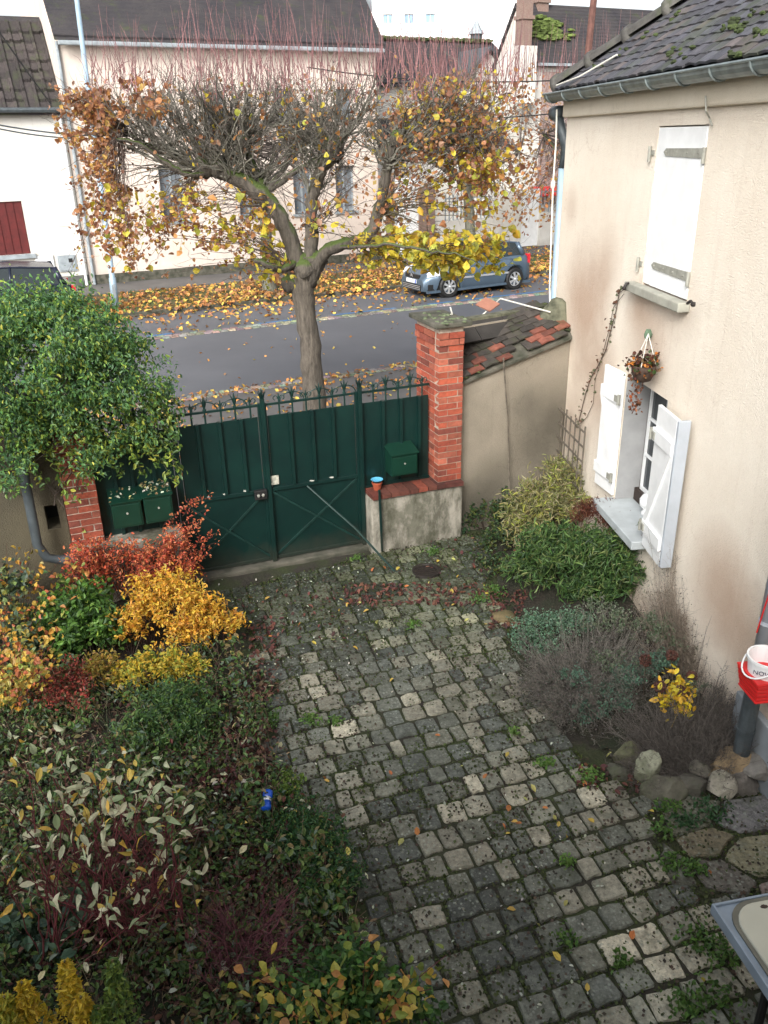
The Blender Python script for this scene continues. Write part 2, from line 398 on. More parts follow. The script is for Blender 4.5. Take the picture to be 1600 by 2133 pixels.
def blob_points(blobs, n, clumps, spread, seed, shell=.55):
    """clumpy points in a union of ellipsoids: list of (c, r)"""
    g = np.random.default_rng(seed); vol = np.array([np.prod(r) ** .7 for c, r in blobs]); vol = vol / vol.sum()
    bi = g.choice(len(blobs), clumps, p=vol); d = norm(g.normal(size=(clumps, 3))); rad = shell + (1 - shell) * g.random(clumps) ** .5
    d[:, 2] = np.where(d[:, 2] < -.3, -d[:, 2], d[:, 2])
    K = np.array([np.asarray(blobs[i][0]) + d[j] * rad[j] * np.asarray(blobs[i][1]) for j, i in enumerate(bi)])
    out = g.random(clumps) < .22; K[out] += d[out] * (np.array([blobs[i][1] for i in bi])[out]) * g.uniform(.1, .45, (out.sum(), 1))
    ci = g.integers(0, clumps, n); w_ = g.uniform(.5, 1.4, clumps); keep = g.random(n) < np.where(out, .45, 1.0)[ci]; ci = ci[keep]; n = len(ci)
    dr = norm(d + g.normal(size=(clumps, 3)) * .6 + np.array([0, 0, .4])); tt = g.uniform(-1.6, 1.9, (n, 1)) * spread
    return K[ci] + dr[ci] * tt + g.normal(size=(n, 3)) * (spread * .55) * w_[ci][:, None], K
def shrub(name, label, cat, base, blobs, n, size, pal, wts=None, clumps=60, spread=.06, aspect=.5, up=.4, twigs=60, twc=(.06, .04, .03),
          twr=.004, seed=1, adir=None, mat='leaf', group=None, droop=0, jit=.3, simple_=False, shell=.55, leafname='foliage', fold=.25):
    base = np.asarray(base, float); blobs = [(np.asarray(c, float), np.asarray(r, float)) for c, r in blobs]
    t = thing(name, label, cat, base, group)
    C, K = blob_points(blobs, n, clumps, spread, seed, shell); C[:, 2] = np.maximum(C[:, 2], base[2] + .01)
    leaf_obj(leafname, [leaf_arrays(C, size, aspect, up, droop, pal, wts, jit, adir, fold, seed + 5, simple_)], mat, t)
    if twigs:
        g = np.random.default_rng(seed + 9); k = g.choice(len(K), twigs)
        p2 = K[k] + g.normal(size=(twigs, 3)) * spread; p0 = base + g.normal(size=(twigs, 3)) * np.array([.05, .05, 0]) 
        # twigs start under their own blob so nothing crosses empty space
        near = np.array([blobs[np.argmin([np.linalg.norm(q - c) for c, r in blobs])][0] for q in p2])
        p0 = np.stack([near[:, 0] * .7 + p2[:, 0] * .3, near[:, 1] * .7 + p2[:, 1] * .3, np.full(twigs, base[2])], 1)
        p1 = (p0 + p2) / 2 + g.normal(size=(twigs, 3)) * .05 + np.array([0, 0, .05])
        R = np.linspace(twr, twr * .4, 5)[None].repeat(twigs, 0)
        cc = np.array(twc)[None] * g.uniform(.6, 1.4, (twigs, 1))
        leaf_obj('stems', [tubes_np(bez(p0, p1, p2, 5), R, cc)], 'twig', t)
    return t
# ================================================================== frames of the place
GF = two(G(400, 1208), G(757, 1140))                      # gate line
SF = Frame(G(360, 830), math.radians(26.0))               # street: d=0 near road edge, negative = further away
W1 = G(1590, 1640)
hd = ray(578, 290); hang = math.atan2(-hd[1], -hd[0])     # house wall runs from its far corner towards us
_r = ray(1170, 430)[:2]; _u = np.array([math.cos(hang), math.sin(hang)])
_A = np.array([[_r[0], -_u[0]], [_r[1], -_u[1]]]); _t = np.linalg.solve(_A, W1[:2]); HC = _r * _t[0]
HF = Frame(HC, hang)                                      # d>0 = courtyard side
ZUP = np.array([0, 0, 1.0])

def wall_holes(mb, fr, s0, s1, z0, z1, d0, d1, holes, c=None):
    ss = sorted({s0, s1, *[h[0] for h in holes], *[h[1] for h in holes]}); ss = [x for x in ss if s0 <= x <= s1]
    for a, b_ in zip(ss[:-1], ss[1:]):
        if b_ - a < 1e-4: continue
        hs_ = sorted([(h[2], h[3]) for h in holes if h[0] <= a + 1e-6 and h[1] >= b_ - 1e-6]); z = z0
        for (u, v) in hs_:
            if u > z: mb.box(fr, a, b_, d0, d1, z, u, c)
            z = v
        if z1 > z: mb.box(fr, a, b_, d0, d1, z, z1, c)

# ================================================================== ground
gs = MB(); 
V = [SF.P(-80, 10.05, -.03), SF.P(90, 10.05, -.03), SF.P(90, -160, -.03), SF.P(-80, -160, -.03)]
gs.add(V, [(0, 1, 2, 3)]); tag(gs.build('ground', 'verge'), kind='structure')
def sheet(name, mat, d0, d1, z, s0=-45, s1=60, thick=None):
    m = MB()
    if thick: m.box(SF, s0, s1, d1, d0, z - thick, z)
    else: m.add([SF.P(s0, d0, z), SF.P(s1, d0, z), SF.P(s1, d1, z), SF.P(s0, d1, z)], [(0, 1, 2, 3)])
    return tag(m.build(name, mat), kind='structure')
sheet('road', 'asphalt', 0, -5.0, .0)
sheet('parking_strip', 'asphalt', -5.35, -8.1, .004)
sheet('far_footpath', 'pave', -11.8, -13.8, .09, thick=.1)
gv = MB(); ns = 90
for i in range(ns):
    pass
S_, D_ = np.meshgrid(np.linspace(-30, 45, 150), np.linspace(-8.25, -11.8, 12), indexing='ij')
Z_ = .07 + .03 * np.sin(S_ * 2.1) * np.cos(D_ * 3) + rng.uniform(-.012, .012, S_.shape)
P_ = SF.o + S_[..., None] * SF.u + D_[..., None] * SF.n + Z_[..., None] * ZUP
i = np.arange(150 * 12).reshape(150, 12); Q = np.stack([i[:-1, :-1], i[1:, :-1], i[1:, 1:], i[:-1, 1:]], -1).reshape(-1, 4)
tag(link('grass_verge', mesh_from('grass_verge', P_.reshape(-1, 3), Q, np.ones((len(Q), 3)), True), 'verge'), kind='structure')
# near pavement, cut by the plots
m = MB(); m.box(SF, -45, 60, .36, 6.4, -.05, .03); tag(m.build('near_pavement', 'pave'), kind='structure')

def setts_row(name, d0, d1, s0, s1, z, pal, lab=None, seed=1, L=.2):
    """one row strip of small kerb setts; each its own piece near the camera"""
    g = np.random.default_rng(seed); root_m = MB(); root_m.box(SF, s0, s1, d1, d0, z - .05, z - .012)
    root = root_m.build(name, 'pave'); tag(root, kind='structure'); proto = []
    for k in range(5):
        q = MB(); a = L * .46; b_ = (abs(d1 - d0) / 2) * .46; e = .02
        P0 = [(-a, -b_, -.02), (a, -b_, -.02), (a, b_, -.02), (-a, b_, -.02)]
        top = [(x * .85 + g.uniform(-.01, .01), y * .8 + g.uniform(-.01, .01), .012) for x, y, z_ in P0]
        q.add([(x + g.uniform(-.012, .012), y + g.uniform(-.012, .012), z_) for x, y, z_ in P0] + top, [(4, 5, 6, 7), (0, 1, 5, 4), (1, 2, 6, 5), (2, 3, 7, 6), (3, 0, 4, 7)])
        me = q.mesh('kerb_sett'); me.materials.append(MT['stone_i']); proto.append(me)
    n = 0; s = s0
    while s < s1 - L and n < 290:
        for r_ in range(2):
            o = bpy.data.objects.new('kerb_sett', proto[int(g.integers(0, 5))]); col.objects.link(o); o.parent = root
            p = SF.P(s + (r_ * .5) * L + L / 2, d0 + (d1 - d0) * (.27 + .46 * r_), z + g.uniform(-.006, .01)); o.location = p
            o.rotation_euler = (g.uniform(-.04, .04), g.uniform(-.04, .04), SF.a + g.uniform(-.05, .05))
            o.color = (*[x * g.uniform(.7, 1.25) for x in pal[int(g.integers(0, len(pal)))]], 1); n += 1
        s += L
    return root
pal_gut = [lin('#8d8778'), lin('#a39b88'), lin('#6f6a60'), lin('#7d7a74')]
sN0 = SF.S(330, 845)[0]; sN1 = SF.S(900, 760)[0]
setts_row('near_gutter', 0.0, .36, sN0 - 1.5, sN1 + 4, .012, pal_gut, seed=3)
sF0 = SF.S(240, 715)[0]
setts_row('far_gutter', -5.0, -5.35, sF0, sF0 + 19, .012, pal_gut, seed=4)
# granite kerb of the verge
kr = MB(); kr.box(SF, -30, 45, -8.1, -8.25, -.02, .11); tag(kr.build('verge_kerb', 'concrete', bevel=.015), kind='structure')
# painted blue bay marks
MT['bluepaint'] = simple('worn_blue_paint', '#2f6ea8', .7, .5, 18, .2, c2='#4a6072')
for k, (px, py, wd) in enumerate([(1082, 603, 1.0), (1030, 613, 1.0), (975, 621, .8), (912, 630, .8), (784, 645, 1.1), (722, 653, .9), (570, 669, .9), (337, 702, .6), (275, 710, .5)]):
    p = G(px, py); s = (p - SF.o).dot(SF.u); m = MB(); m.add([SF.P(s - wd / 2, -5.42, .009), SF.P(s + wd / 2, -5.42, .009), SF.P(s + wd / 2, -5.55, .009), SF.P(s - wd / 2, -5.55, .009)], [(0, 1, 2, 3)])
    tag(m.build('road_marking', 'bluepaint'), kind='structure')

# courtyard ground + bed
cg = MB()
nx, ny = 120, 130
X_, Y_ = np.meshgrid(np.linspace(-6.5, 3.4, nx), np.linspace(-.2, 9.9, ny), indexing='ij')
Z_ = .000 + rng.uniform(-.008, .008, X_.shape)
i = np.arange(nx * ny).reshape(nx, ny); Q = np.stack([i[:-1, :-1], i[1:, :-1], i[1:, 1:], i[:-1, 1:]], -1).reshape(-1, 4)
V = np.stack([X_, Y_, Z_], -1).reshape(-1, 3)
court = link('courtyard_ground', mesh_from('courtyard_ground', V, Q, np.ones((len(Q), 3)), True), 'soil'); tag(court, kind='structure')
# paving: rows run at 17 degrees
poly_px = [(400, 1250), (760, 1160), (900, 1120), (1010, 1110), (1020, 1200), (1070, 1290), (1075, 1400), (1130, 1480), (1190, 1560), (1280, 1625), (1345, 1660),
           (1500, 1650), (1640, 1640), (1800, 2250), (820, 2200), (800, 2050), (720, 1860), (690, 1760), (560, 1640), (560, 1540), (555, 1420), (520, 1330), (500, 1290)]
poly = np.array([G(x, y)[:2] for x, y in poly_px])
def inside(x, y, P=poly):
    c = False; j = len(P) - 1
    for i in range(len(P)):
        if (P[i][1] > y) != (P[j][1] > y) and x < (P[j][0] - P[i][0]) * (y - P[i][1]) / (P[j][1] - P[i][1]) + P[i][0]: c = not c
        j = i
    return c
flag_px = [(1375, 1690), (1460, 1660), (1640, 1640), (1800, 1900), (1500, 1880), (1420, 1830), (1380, 1760)]
flagpoly = np.array([G(x, y)[:2] for x, y in flag_px])
RA = math.radians(17.0); ru = np.array([math.cos(RA), math.sin(RA)]); rn = np.array([-math.sin(RA), math.cos(RA)])
def stone_mesh(g, a, b_, h=.020):
    """worn sett, half sizes a,b: rounded outline, domed top (40 triangles)"""
    c_ = .16
    bx = np.array([1 - c_, 0, -1 + c_, -1, -1, -1 + c_, 0, 1 - c_, 1, 1]); by = np.array([1, 1.02, 1, 1 - c_ * 1.2, -1 + c_ * 1.2, -1, -1.02, -1, -1 + c_ * 1.2, 1 - c_ * 1.2])
    ox = bx * a * (1 + g.uniform(-.13, .05, 10)); oy = by * b_ * (1 + g.uniform(-.13, .05, 10))
    top = h * g.uniform(.85, 1.1, 10)
    V = np.concatenate([np.stack([ox, oy, np.full(10, -.03)], 1), np.stack([ox * .98, oy * .98, top * .45], 1), np.stack([ox * g.uniform(.84, .95, 10), oy * g.uniform(.84, .95, 10), top], 1), [[0, 0, h * 1.05]]])
    F = [(i, (i + 1) % 10, 10 + (i + 1) % 10, 10 + i) for i in range(10)] + [(10 + i, 10 + (i + 1) % 10, 20 + (i + 1) % 10, 20 + i) for i in range(10)]
    T = [(20 + i, 20 + (i + 1) % 10, 30) for i in range(10)]
    return V, F, T
g = np.random.default_rng(11); stones = []
row = -9.0
while row < 12:
    rh = g.uniform(.155, .195); x = -6 + g.uniform(0, .2)
    while x < 8:
        lw = g.uniform(.14, .225) if g.random() < .85 else g.uniform(.10, .14)
        c = ru * (x + lw / 2) + rn * (row + rh / 2) ; c = c + rn * .025 * math.sin(x * 1.3 + row)
        if inside(*c) and not inside(*c, flagpoly): stones.append((c[0], c[1], lw / 2 - .005, rh / 2 - .005))
        x += lw
    row += rh
cam2 = np.array([0, 0]); 
def vis_size(c): return c[2] * c[3] / (c[0] ** 2 + c[1] ** 2 + 17) ** 1.5 * max(c[1], .1)
def in_frame(c):
    d = RB.T @ (np.array([c[0], c[1], 0]) - EYE); x = CX + FPX * d[0] / d[2]; y = CY + FPX * d[1] / d[2]; return -30 < x < 1640 and 0 < y < 2160
stones = [s for s in stones if s[1] > 2.2]
vis = sorted([s for s in stones if in_frame(s)], key=lambda c: -c[2] * c[3] / ((c[0] ** 2 + c[1] ** 2 + 17.6) ** 1.5))
seen = vis[:300]; rest = vis[300:] + [s for s in stones if not in_frame(s)]
PAL = [(lin('#464842'), .30), (lin('#52534a'), .32), (lin('#5e5d51'), .22), (lin('#706c5e'), .11), (lin('#888271'), .05)]
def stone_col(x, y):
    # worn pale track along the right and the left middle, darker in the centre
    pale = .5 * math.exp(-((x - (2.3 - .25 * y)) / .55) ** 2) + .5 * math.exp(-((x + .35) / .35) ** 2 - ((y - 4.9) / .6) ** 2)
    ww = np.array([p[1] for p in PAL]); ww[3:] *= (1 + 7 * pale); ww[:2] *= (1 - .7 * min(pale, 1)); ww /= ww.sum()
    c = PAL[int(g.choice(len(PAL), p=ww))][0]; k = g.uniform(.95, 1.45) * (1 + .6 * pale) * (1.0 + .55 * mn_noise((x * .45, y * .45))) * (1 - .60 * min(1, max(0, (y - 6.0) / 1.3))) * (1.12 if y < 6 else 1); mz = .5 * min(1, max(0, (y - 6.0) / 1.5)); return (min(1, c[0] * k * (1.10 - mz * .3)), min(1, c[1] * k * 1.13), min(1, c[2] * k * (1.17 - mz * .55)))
protos = []
for k in range(14):
    V, F, T = stone_mesh(g, .5, .5); q = MB(); q.add(V, F + T); me = q.mesh('paving_stone', smooth=False); me.materials.append(MT['stone_i']); protos.append(me)
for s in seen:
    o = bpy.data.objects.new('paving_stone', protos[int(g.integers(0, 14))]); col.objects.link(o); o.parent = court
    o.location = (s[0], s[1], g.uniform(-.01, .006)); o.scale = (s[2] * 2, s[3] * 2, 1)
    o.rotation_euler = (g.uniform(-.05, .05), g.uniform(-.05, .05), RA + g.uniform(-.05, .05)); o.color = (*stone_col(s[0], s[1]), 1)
q = MB(); Vs = []; F4 = []; F3 = []; C4 = []; C3 = []; off = 0
for s in rest:
    V, F, T = stone_mesh(g, s[2], s[3]); a = RA + g.uniform(-.05, .05); R2 = np.array([[math.cos(a), -math.sin(a)], [math.sin(a), math.cos(a)]])
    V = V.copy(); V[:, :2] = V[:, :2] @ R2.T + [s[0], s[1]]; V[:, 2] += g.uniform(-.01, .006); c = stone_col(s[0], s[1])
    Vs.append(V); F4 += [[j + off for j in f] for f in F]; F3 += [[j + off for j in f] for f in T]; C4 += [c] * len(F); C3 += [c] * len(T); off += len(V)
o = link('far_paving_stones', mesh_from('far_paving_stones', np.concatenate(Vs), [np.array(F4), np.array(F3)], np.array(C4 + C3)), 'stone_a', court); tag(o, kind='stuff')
# irregular flagstones by the house
fl = [[(1375, 1690), (1440, 1660), (1500, 1672), (1480, 1720), (1400, 1745)], [(1408, 1750), (1485, 1727), (1530, 1745), (1500, 1785), (1440, 1790)],
      [(1508, 1672), (1640, 1655), (1680, 1720), (1540, 1738), (1490, 1715)], [(1510, 1790), (1540, 1748), (1690, 1732), (1720, 1800), (1580, 1830), (1545, 1815)],
      [(1440, 1800), (1500, 1795), (1575, 1840), (1560, 1868), (1470, 1850)], [(1380, 1760), (1430, 1795), (1455, 1850), (1400, 1845), (1375, 1800)],
      [(1580, 1845), (1720, 1812), (1760, 1900), (1600, 1900)]]
for k, P in enumerate(fl):
    w_ = [G(x, y)[:2] for x, y in P]; c = np.mean(w_, 0); V = []; 
    pts = []
    for j in range(len(w_)):
        a, b_ = w_[j], w_[(j + 1) % len(w_)]; pts += [a, a * .66 + b_ * .34 + g.uniform(-.012, .012, 2), a * .33 + b_ * .67 + g.uniform(-.012, .012, 2)]
    n = len(pts); q = MB(); V = [(p[0], p[1], -.03) for p in pts] + [(p[0], p[1], .012) for p in pts] + [((p[0] - c[0]) * .93 + c[0], (p[1] - c[1]) * .93 + c[1], .026 + g.uniform(-.004, .004)) for p in pts] + [(c[0], c[1], .028)]
    q.add(V, [(i, (i + 1) % n, n + (i + 1) % n, n + i) for i in range(n)] + [(n + i, n + (i + 1) % n, 2 * n + (i + 1) % n, 2 * n + i) for i in range(n)] + [(2 * n + i, 2 * n + (i + 1) % n, 3 * n) for i in range(n)])
    o = q.build('flagstone', 'stone_i', court); o.color = (*[v * g.uniform(.85, 1.1) for v in lin(['#6c6a5a', '#6e6856', '#74726c', '#7d7664', '#5e5c52', '#55554b', '#76705e'][k])], 1)

# planting beds: raised bumpy soil
def bed(name, px, zc, seed):
    P = np.array([G(x, y)[:2] if len((x, y)) else 0 for x, y in px]); lo = P.min(0); hi = P.max(0); st = .06; g = np.random.default_rng(seed)
    xs = np.arange(lo[0], hi[0], st); ys = np.arange(lo[1], hi[1], st); idx = {}; V = []; F = []
    from mathutils import noise as mn
    for a, x in enumerate(xs):
        for b_, y in enumerate(ys):
            if inside(x, y, P):
                # distance to edge softly lifts the soil
                dm = min(np.linalg.norm(np.cross(P[(k + 1) % len(P)] - P[k], P[k] - np.array([x, y]))) / (np.linalg.norm(P[(k + 1) % len(P)] - P[k]) + 1e-6) for k in range(len(P)))
                z = zc * min(1, dm / .35) + .03 * mn.noise(Vector((x * 3, y * 3, seed))) + g.uniform(-.01, .012); idx[a, b_] = len(V); V.append((x, y, z - .004))
    for (a, b_), k in idx.items():
        if (a + 1, b_) in idx and (a, b_ + 1) in idx and (a + 1, b_ + 1) in idx: F.append((k, idx[a + 1, b_], idx[a + 1, b_ + 1], idx[a, b_ + 1]))
    return tag(link(name, mesh_from(name, np.array(V), np.array(F), np.ones((len(F), 3)), True), 'bed'), kind='structure')
bed('left_bed_soil', [(-900, 1280), (100, 1200), (390, 1235), (500, 1290), (530, 1340), (560, 1430), (560, 1550), (580, 1640), (700, 1760), (720, 1860), (800, 2050), (820, 2500), (-900, 2500)], .09, 3)
bed('right_bed_soil', [(1000, 1105), (1090, 1010), (1190, 1000), (1310, 1180), (1420, 1330), (1560, 1545), (1470, 1590), (1290, 1600), (1200, 1540), (1130, 1470), (1080, 1400), (1075, 1290), (1020, 1200)], .16, 5)

# ================================================================== far buildings
MT['wallwhite'] = plaster('white_render', '#d9d7d1', '#cbc8c0', '#938c80')
MT['wallcream'] = plaster('cream_render', '#d9cdc2', '#cbbeb3', '#968a7f')
MT['plinth'] = simple('grey_plinth', '#5f605c', .9, .3, 3, .3)
MT['slate'] = attr_mat('dark_roof', 'attr', .8, .45, 12, .6, 22, moss=.45)
MT['roofstripe'] = None
b = NB('far_roof_tiles'); p = b.pos()
wv = b.n('ShaderNodeTexWave'); wv.wave_type = 'BANDS'; wv.bands_direction = 'Z'; wv.inputs['Scale'].default_value = 2.4; wv.inputs['Distortion'].default_value = 1.2; b.l(p, wv.inputs['Vector'])
k = b.mix(b.ramp(b.noise(1.2, 6, .7), [(.35, 0.0), (.65, 1.0)]), (.024, .022, .027), (.048, .042, .042))
k = b.mix(b.math('MULTIPLY', b.ramp(b.noise(2.3, 6, .7), [(.56, 0.0), (.68, 1.0)]), .6), k, (.05, .065, .02))
b.base(k); b.set(Roughness=.8); b.bump(b.math('ADD', wv.outputs['Fac'], b.noise(20, 3)), .8, .04); MT['farroof'] = b.m
MT['shutter_red'] = simple('faded_red_shutter', '#5e1c1b', .6, .3, 6, .1)
MT['farglass'] = simple('far_window_glass', '#7d858c', .2, .35, 1.5, 0)
MT['glass'] = simple('dark_window_glass', (.03, .038, .045), .06, .3, 1.5, 0)
MT['paleglass'] = simple('pale_window_glass', '#8fb0cc', .15, .2, 1.5, 0)
MT['fascia'] = simple('pale_grey_fascia', '#9aa3a8', .6, .3, 6, .1)

def window(parent, fr, s0, s1, z0, z1, d, mid=True, shutters=None, depth=.18, glass='glass', sill=True):
    f = MB(); t = .06; dd = d - depth
    f.box(fr, s0, s1, dd - .05, dd, z0, z0 + t); f.box(fr, s0, s1, dd - .05, dd, z1 - t, z1)
    f.box(fr, s0, s0 + t, dd - .05, dd, z0 + t, z1 - t); f.box(fr, s1 - t, s1, dd - .05, dd, z0 + t, z1 - t)
    if mid: f.box(fr, (s0 + s1) / 2 - .035, (s0 + s1) / 2 + .035, dd - .05, dd + .004, z0 + t, z1 - t)
    wn = f.build('window', 'white' if glass != 'glass' else 'fascia', parent)
    spans = [(s0 + t, (s0 + s1) / 2 - .035), ((s0 + s1) / 2 + .035, s1 - t)] if mid else [(s0 + t, s1 - t)]
    for a, b_ in spans:
        q = MB(); q.box(fr, a, b_, dd - .035, dd - .02, z0 + t, z1 - t); q.build('pane', 'farglass' if glass == 'glass' else glass, wn)
    if sill:
        q = MB(); q.box(fr, s0 - .08, s1 + .08, d - depth, d + .07, z0 - .08, z0); q.build('sill', 'fascia', parent)
    if shutters:
        q1 = (s1 - s0) / 2
        for a in (s0 - q1, s1):
            q = MB(); q.box(fr, a, a + q1, d + .02, d + .055, z0, z1); q.box(fr, a + .04, a + q1 - .04, d + .055, d + .075, z0 + .25, z0 + .35); q.box(fr, a + .04, a + q1 - .04, d + .055, d + .075, z1 - .35, z1 - .25)
            q.build('shutter', shutters, parent)

DB = -13.8
def gable_roof(mb, fr, s0, s1, d, depth, ze, pitch, over=.25, thick=.16):
    """two slopes as slabs; returns ridge z"""
    h = math.tan(pitch); run = depth / 2
    for sgn, d0 in ((1, d + over), (-1, d - depth - over)):
        dr = d - run; zr = ze + run * h; z0 = ze - over * h
        nrm = thick
        P = fr.P
        pts = [P(s0, d0, z0), P(s1, d0, z0), P(s1, dr, zr), P(s0, dr, zr)]
        mb.prism(pts, np.array([0, 0, nrm]))
    return ze + run * h
def gable_wall(mb, fr, s0, s1, d, depth, ze, pitch):
    h = math.tan(pitch); P = fr.P
    mb.prism([P(s0, d, ze), P(s0, d - depth, ze), P(s0, d - depth / 2, ze + depth / 2 * h)], fr.u * (s1 - s0))

sB0 = SF.S(190, 600, DB)[0]; sB1 = SF.S(786, 300, DB)[0]; zE = SF.S(400, 70, DB)[1]
h = thing('house', 'long white house behind the pollarded trees with dark roof and chimney', 'house', SF.P(sB0, DB, 0))
def pw(x0, x1, y0, y1, d=DB):
    a = SF.S(x0, (y0 + y1) / 2, d); c_ = SF.S(x1, (y0 + y1) / 2, d); mid = (x0 + x1) / 2; return (a[0], c_[0], SF.S(mid, y1, d)[1], SF.S(mid, y0, d)[1])
wins = [pw(335, 385, 345, 460), pw(497, 540, 345, 450), pw(612, 652, 345, 445), pw(300, 335, 200, 262), pw(430, 470, 190, 255), pw(575, 612, 185, 250), pw(700, 740, 345, 440), pw(700, 735, 185, 245)]
m = MB(); wall_holes(m, SF, sB0, sB1, .0, zE, DB - .35, DB, wins)
m.box(SF, sB0, sB0 + .3, DB - 8, DB - .35, 0, zE); m.box(SF, sB1 - .3, sB1, DB - 8, DB - .35, 0, zE); m.box(SF, sB0 + .3, sB1 - .3, DB - 8, DB - 7.7, 0, zE)
gable_wall(m, SF, sB0, sB0 + .3, DB, 8, zE, math.radians(46)); gable_wall(m, SF, sB1 - .3, sB1, DB, 8, zE, math.radians(46))
m.build('wall', 'wallcream', h)
m = MB(); m.box(SF, sB0 + .1, sB1 + .02, DB, DB + .04, .0, .38); m.build('plinth', 'concrete', h)
m = MB(); gable_roof(m, SF, sB0 + .05, sB1 + .2, DB, 8, zE + .02, math.radians(46), .3); m.build('roof', 'farroof', h)
m = MB(); m.box(SF, sB0 + .12, sB1 + .15, DB + .3, DB + .42, zE - .42, zE - .3); m.build('gutter', 'fascia', h, bevel=.03)
m = MB(); m.tube([SF.P(sB0 + .12, DB + .06, zE - .3), SF.P(sB0 + .12, DB + .06, .1)], .05, 8); m.build('downpipe', 'fascia', h)
for wv_ in wins: window(h, SF, *wv_, DB)
cs = SF.S(742, 10, DB - 2)[0]; zc = zE + 2 * math.tan(math.radians(46))
m = MB(); m.box(SF, cs - .35, cs + .35, DB - 2.4, DB - 1.7, zE + 1.0, zc + 2.2); m.build('chimney', 'terracotta', h)
m = MB(); m.box(SF, cs - .42, cs + .42, DB - 2.5, DB - 1.6, zE + 1.0, zc + .35); m.build('chimney_flashing', 'fascia', h)
# low house on the left
h = thing('house', 'low white house at the left edge with brown tiled roof and red shutter', 'house', SF.P(sB0 - 9, DB, 0))
zL = SF.S(60, 214, DB)[1]; sL0 = sB0 - 9; sL1 = sB0 - .02
pr = ray(84, 42); q0 = SF.P(sB0, 0, 0); nu_ = SF.u; t_ = (q0 - EYE).dot(nu_) / pr.dot(nu_); pp = EYE + pr * t_
runL = DB - (pp - SF.o).dot(SF.n); pitchL = math.atan2(pp[2] - zL, runL)
red = pw(-30, 55, 420, 532)
m = MB(); wall_holes(m, SF, sL0, sL1, 0, zL, DB - .35, DB, [red]); m.box(SF, sL0, sL1, DB - 2 * runL, DB - 2 * runL + .3, 0, zL); m.box(SF, sL0, sL0 + .3, DB - 2 * runL + .3, DB - .35, 0, zL)
m.build('wall', 'wallwhite', h)
zp = SF.S(60, 582, DB)[1]; m = MB(); m.box(SF, sL0, sL1, DB, DB + .05, .05, zp); m.build('plinth', 'plinth', h)
m = MB(); gable_roof(m, SF, sL0, sL1, DB, 2 * runL, zL, pitchL, .25, .08); m.build('roof', 'farroof', h)
q = MB(); q.box(SF, red[0], red[1], DB - .12, DB - .07, red[2], red[3]); sh = q.build('shutter', 'shutter_red', h)
for k in range(5):
    a = red[0] + (red[1] - red[0]) * (k + .06) / 5; q = MB(); q.box(SF, a, a + (red[1] - red[0]) * .17, DB - .069, DB - .05, red[2] + .02, red[3] - .02); q.build('plank', 'shutter_red', sh)
q = MB(); q.box(SF, red[0] - .1, red[1] + .12, DB, DB + .12, red[2] - .12, red[2]); q.build('sill', 'fascia', h)
m = MB(); m.tube([SF.P(sL0, DB + .3, zL - .2), SF.P(sL1, DB + .3, zL - .2)], .07, 8); m.build('gutter', 'castiron', h)
m = MB(); m.tube([SF.P(sL1 - .1, DB + .1, zL - .2), SF.P(sL1 - .1, DB + .1, .1)], .045, 8); m.build('downpipe', 'white', h)
# its interlocking tiles
q = MB(); L_, W_ = .42, .30
q.add([(-W_ / 2, -.02, 0), (W_ * .2, -.02, 0), (W_ * .28, -.02, .05), (W_ / 2, -.02, .05), (-W_ / 2, L_, 0), (W_ * .2, L_, 0), (W_ * .28, L_, .05), (W_ / 2, L_, .05),
       (-W_ / 2, -.02, -.04), (W_ / 2, -.02, -.04)], [(0, 1, 5, 4), (1, 2, 6, 5), (2, 3, 7, 6), (8, 9, 1, 0), (9, 3, 2, 1)])
tm = q.mesh('roof_tile'); tm.materials.append(MT['tile_i'])
rl = runL / math.cos(pitchL); nr = int(rl / .33) + 1; cnt = 0
su_ = SF.n * -math.cos(pitchL) + ZUP * math.sin(pitchL); nx_ = np.cross(SF.u, su_)
Rm = Matrix([[SF.u[i], su_[i], nx_[i]] for i in range(3)]).to_euler()
for r_ in range(nr + 0):
    for c_ in range(13):
        if cnt >= 300: break
        p = SF.P(sL1 - .16 - c_ * .3, DB + .25, zL - .25 * math.tan(pitchL) + .10) + su_ * (r_ * .33)
        if (p - SF.o).dot(SF.n) < DB - runL: continue
        o = bpy.data.objects.new('roof_tile', tm); col.objects.link(o); o.parent = h; o.location = p - BASE[h.name]; o.rotation_euler = Rm
        v = g.uniform(.6, 1.25); o.color = (.048 * v, .038 * v, .036 * v, 1); cnt += 1
# meter cupboards on its wall
for (x0, x1, y0, y1, mt, lb) in [(75, 113, 532, 567, 'white', 'white meter cupboard door low on the left house wall'), (121, 159, 531, 565, 'fascia', 'pale grey meter cupboard with small dark window on the left house wall')]:
    a = pw(x0, x1, y0, y1); c_ = thing('meter_cupboard', lb, 'meter box', SF.P(a[0], DB, a[2])); q = MB(); q.box(SF, a[0], a[1], DB, DB + .05, a[2], a[3]); q.build('body', mt, c_, bevel=.008)
    q = MB(); q.box(SF, a[0] + .04, a[1] - .04, DB + .05, DB + .062, a[2] + .04, a[3] - .04); dr = q.build('door', mt, c_)
    if mt == 'fascia': q = MB(); q.box(SF, a[1] - .22, a[1] - .1, DB + .062, DB + .068, a[3] - .22, a[3] - .1); q.build('meter_window', 'black', dr)
# wall of a taller house behind, top left
m = MB(); za = SF.S(30, 80, DB - 9)[1]
h = thing('house', 'grey roofed house showing above the low house roof at the top left', 'house', SF.P(sB0 - 14, DB - 9, 0))
m.box(SF, sB0 - 14, sB0 - .6, DB - 15, DB - 9, 0, za); m.build('wall', 'wallwhite', h)
m = MB(); gable_roof(m, SF, sB0 - 14.2, sB0 - .5, DB - 9, 6, za, math.radians(45)); m.build('roof', 'farroof', h)

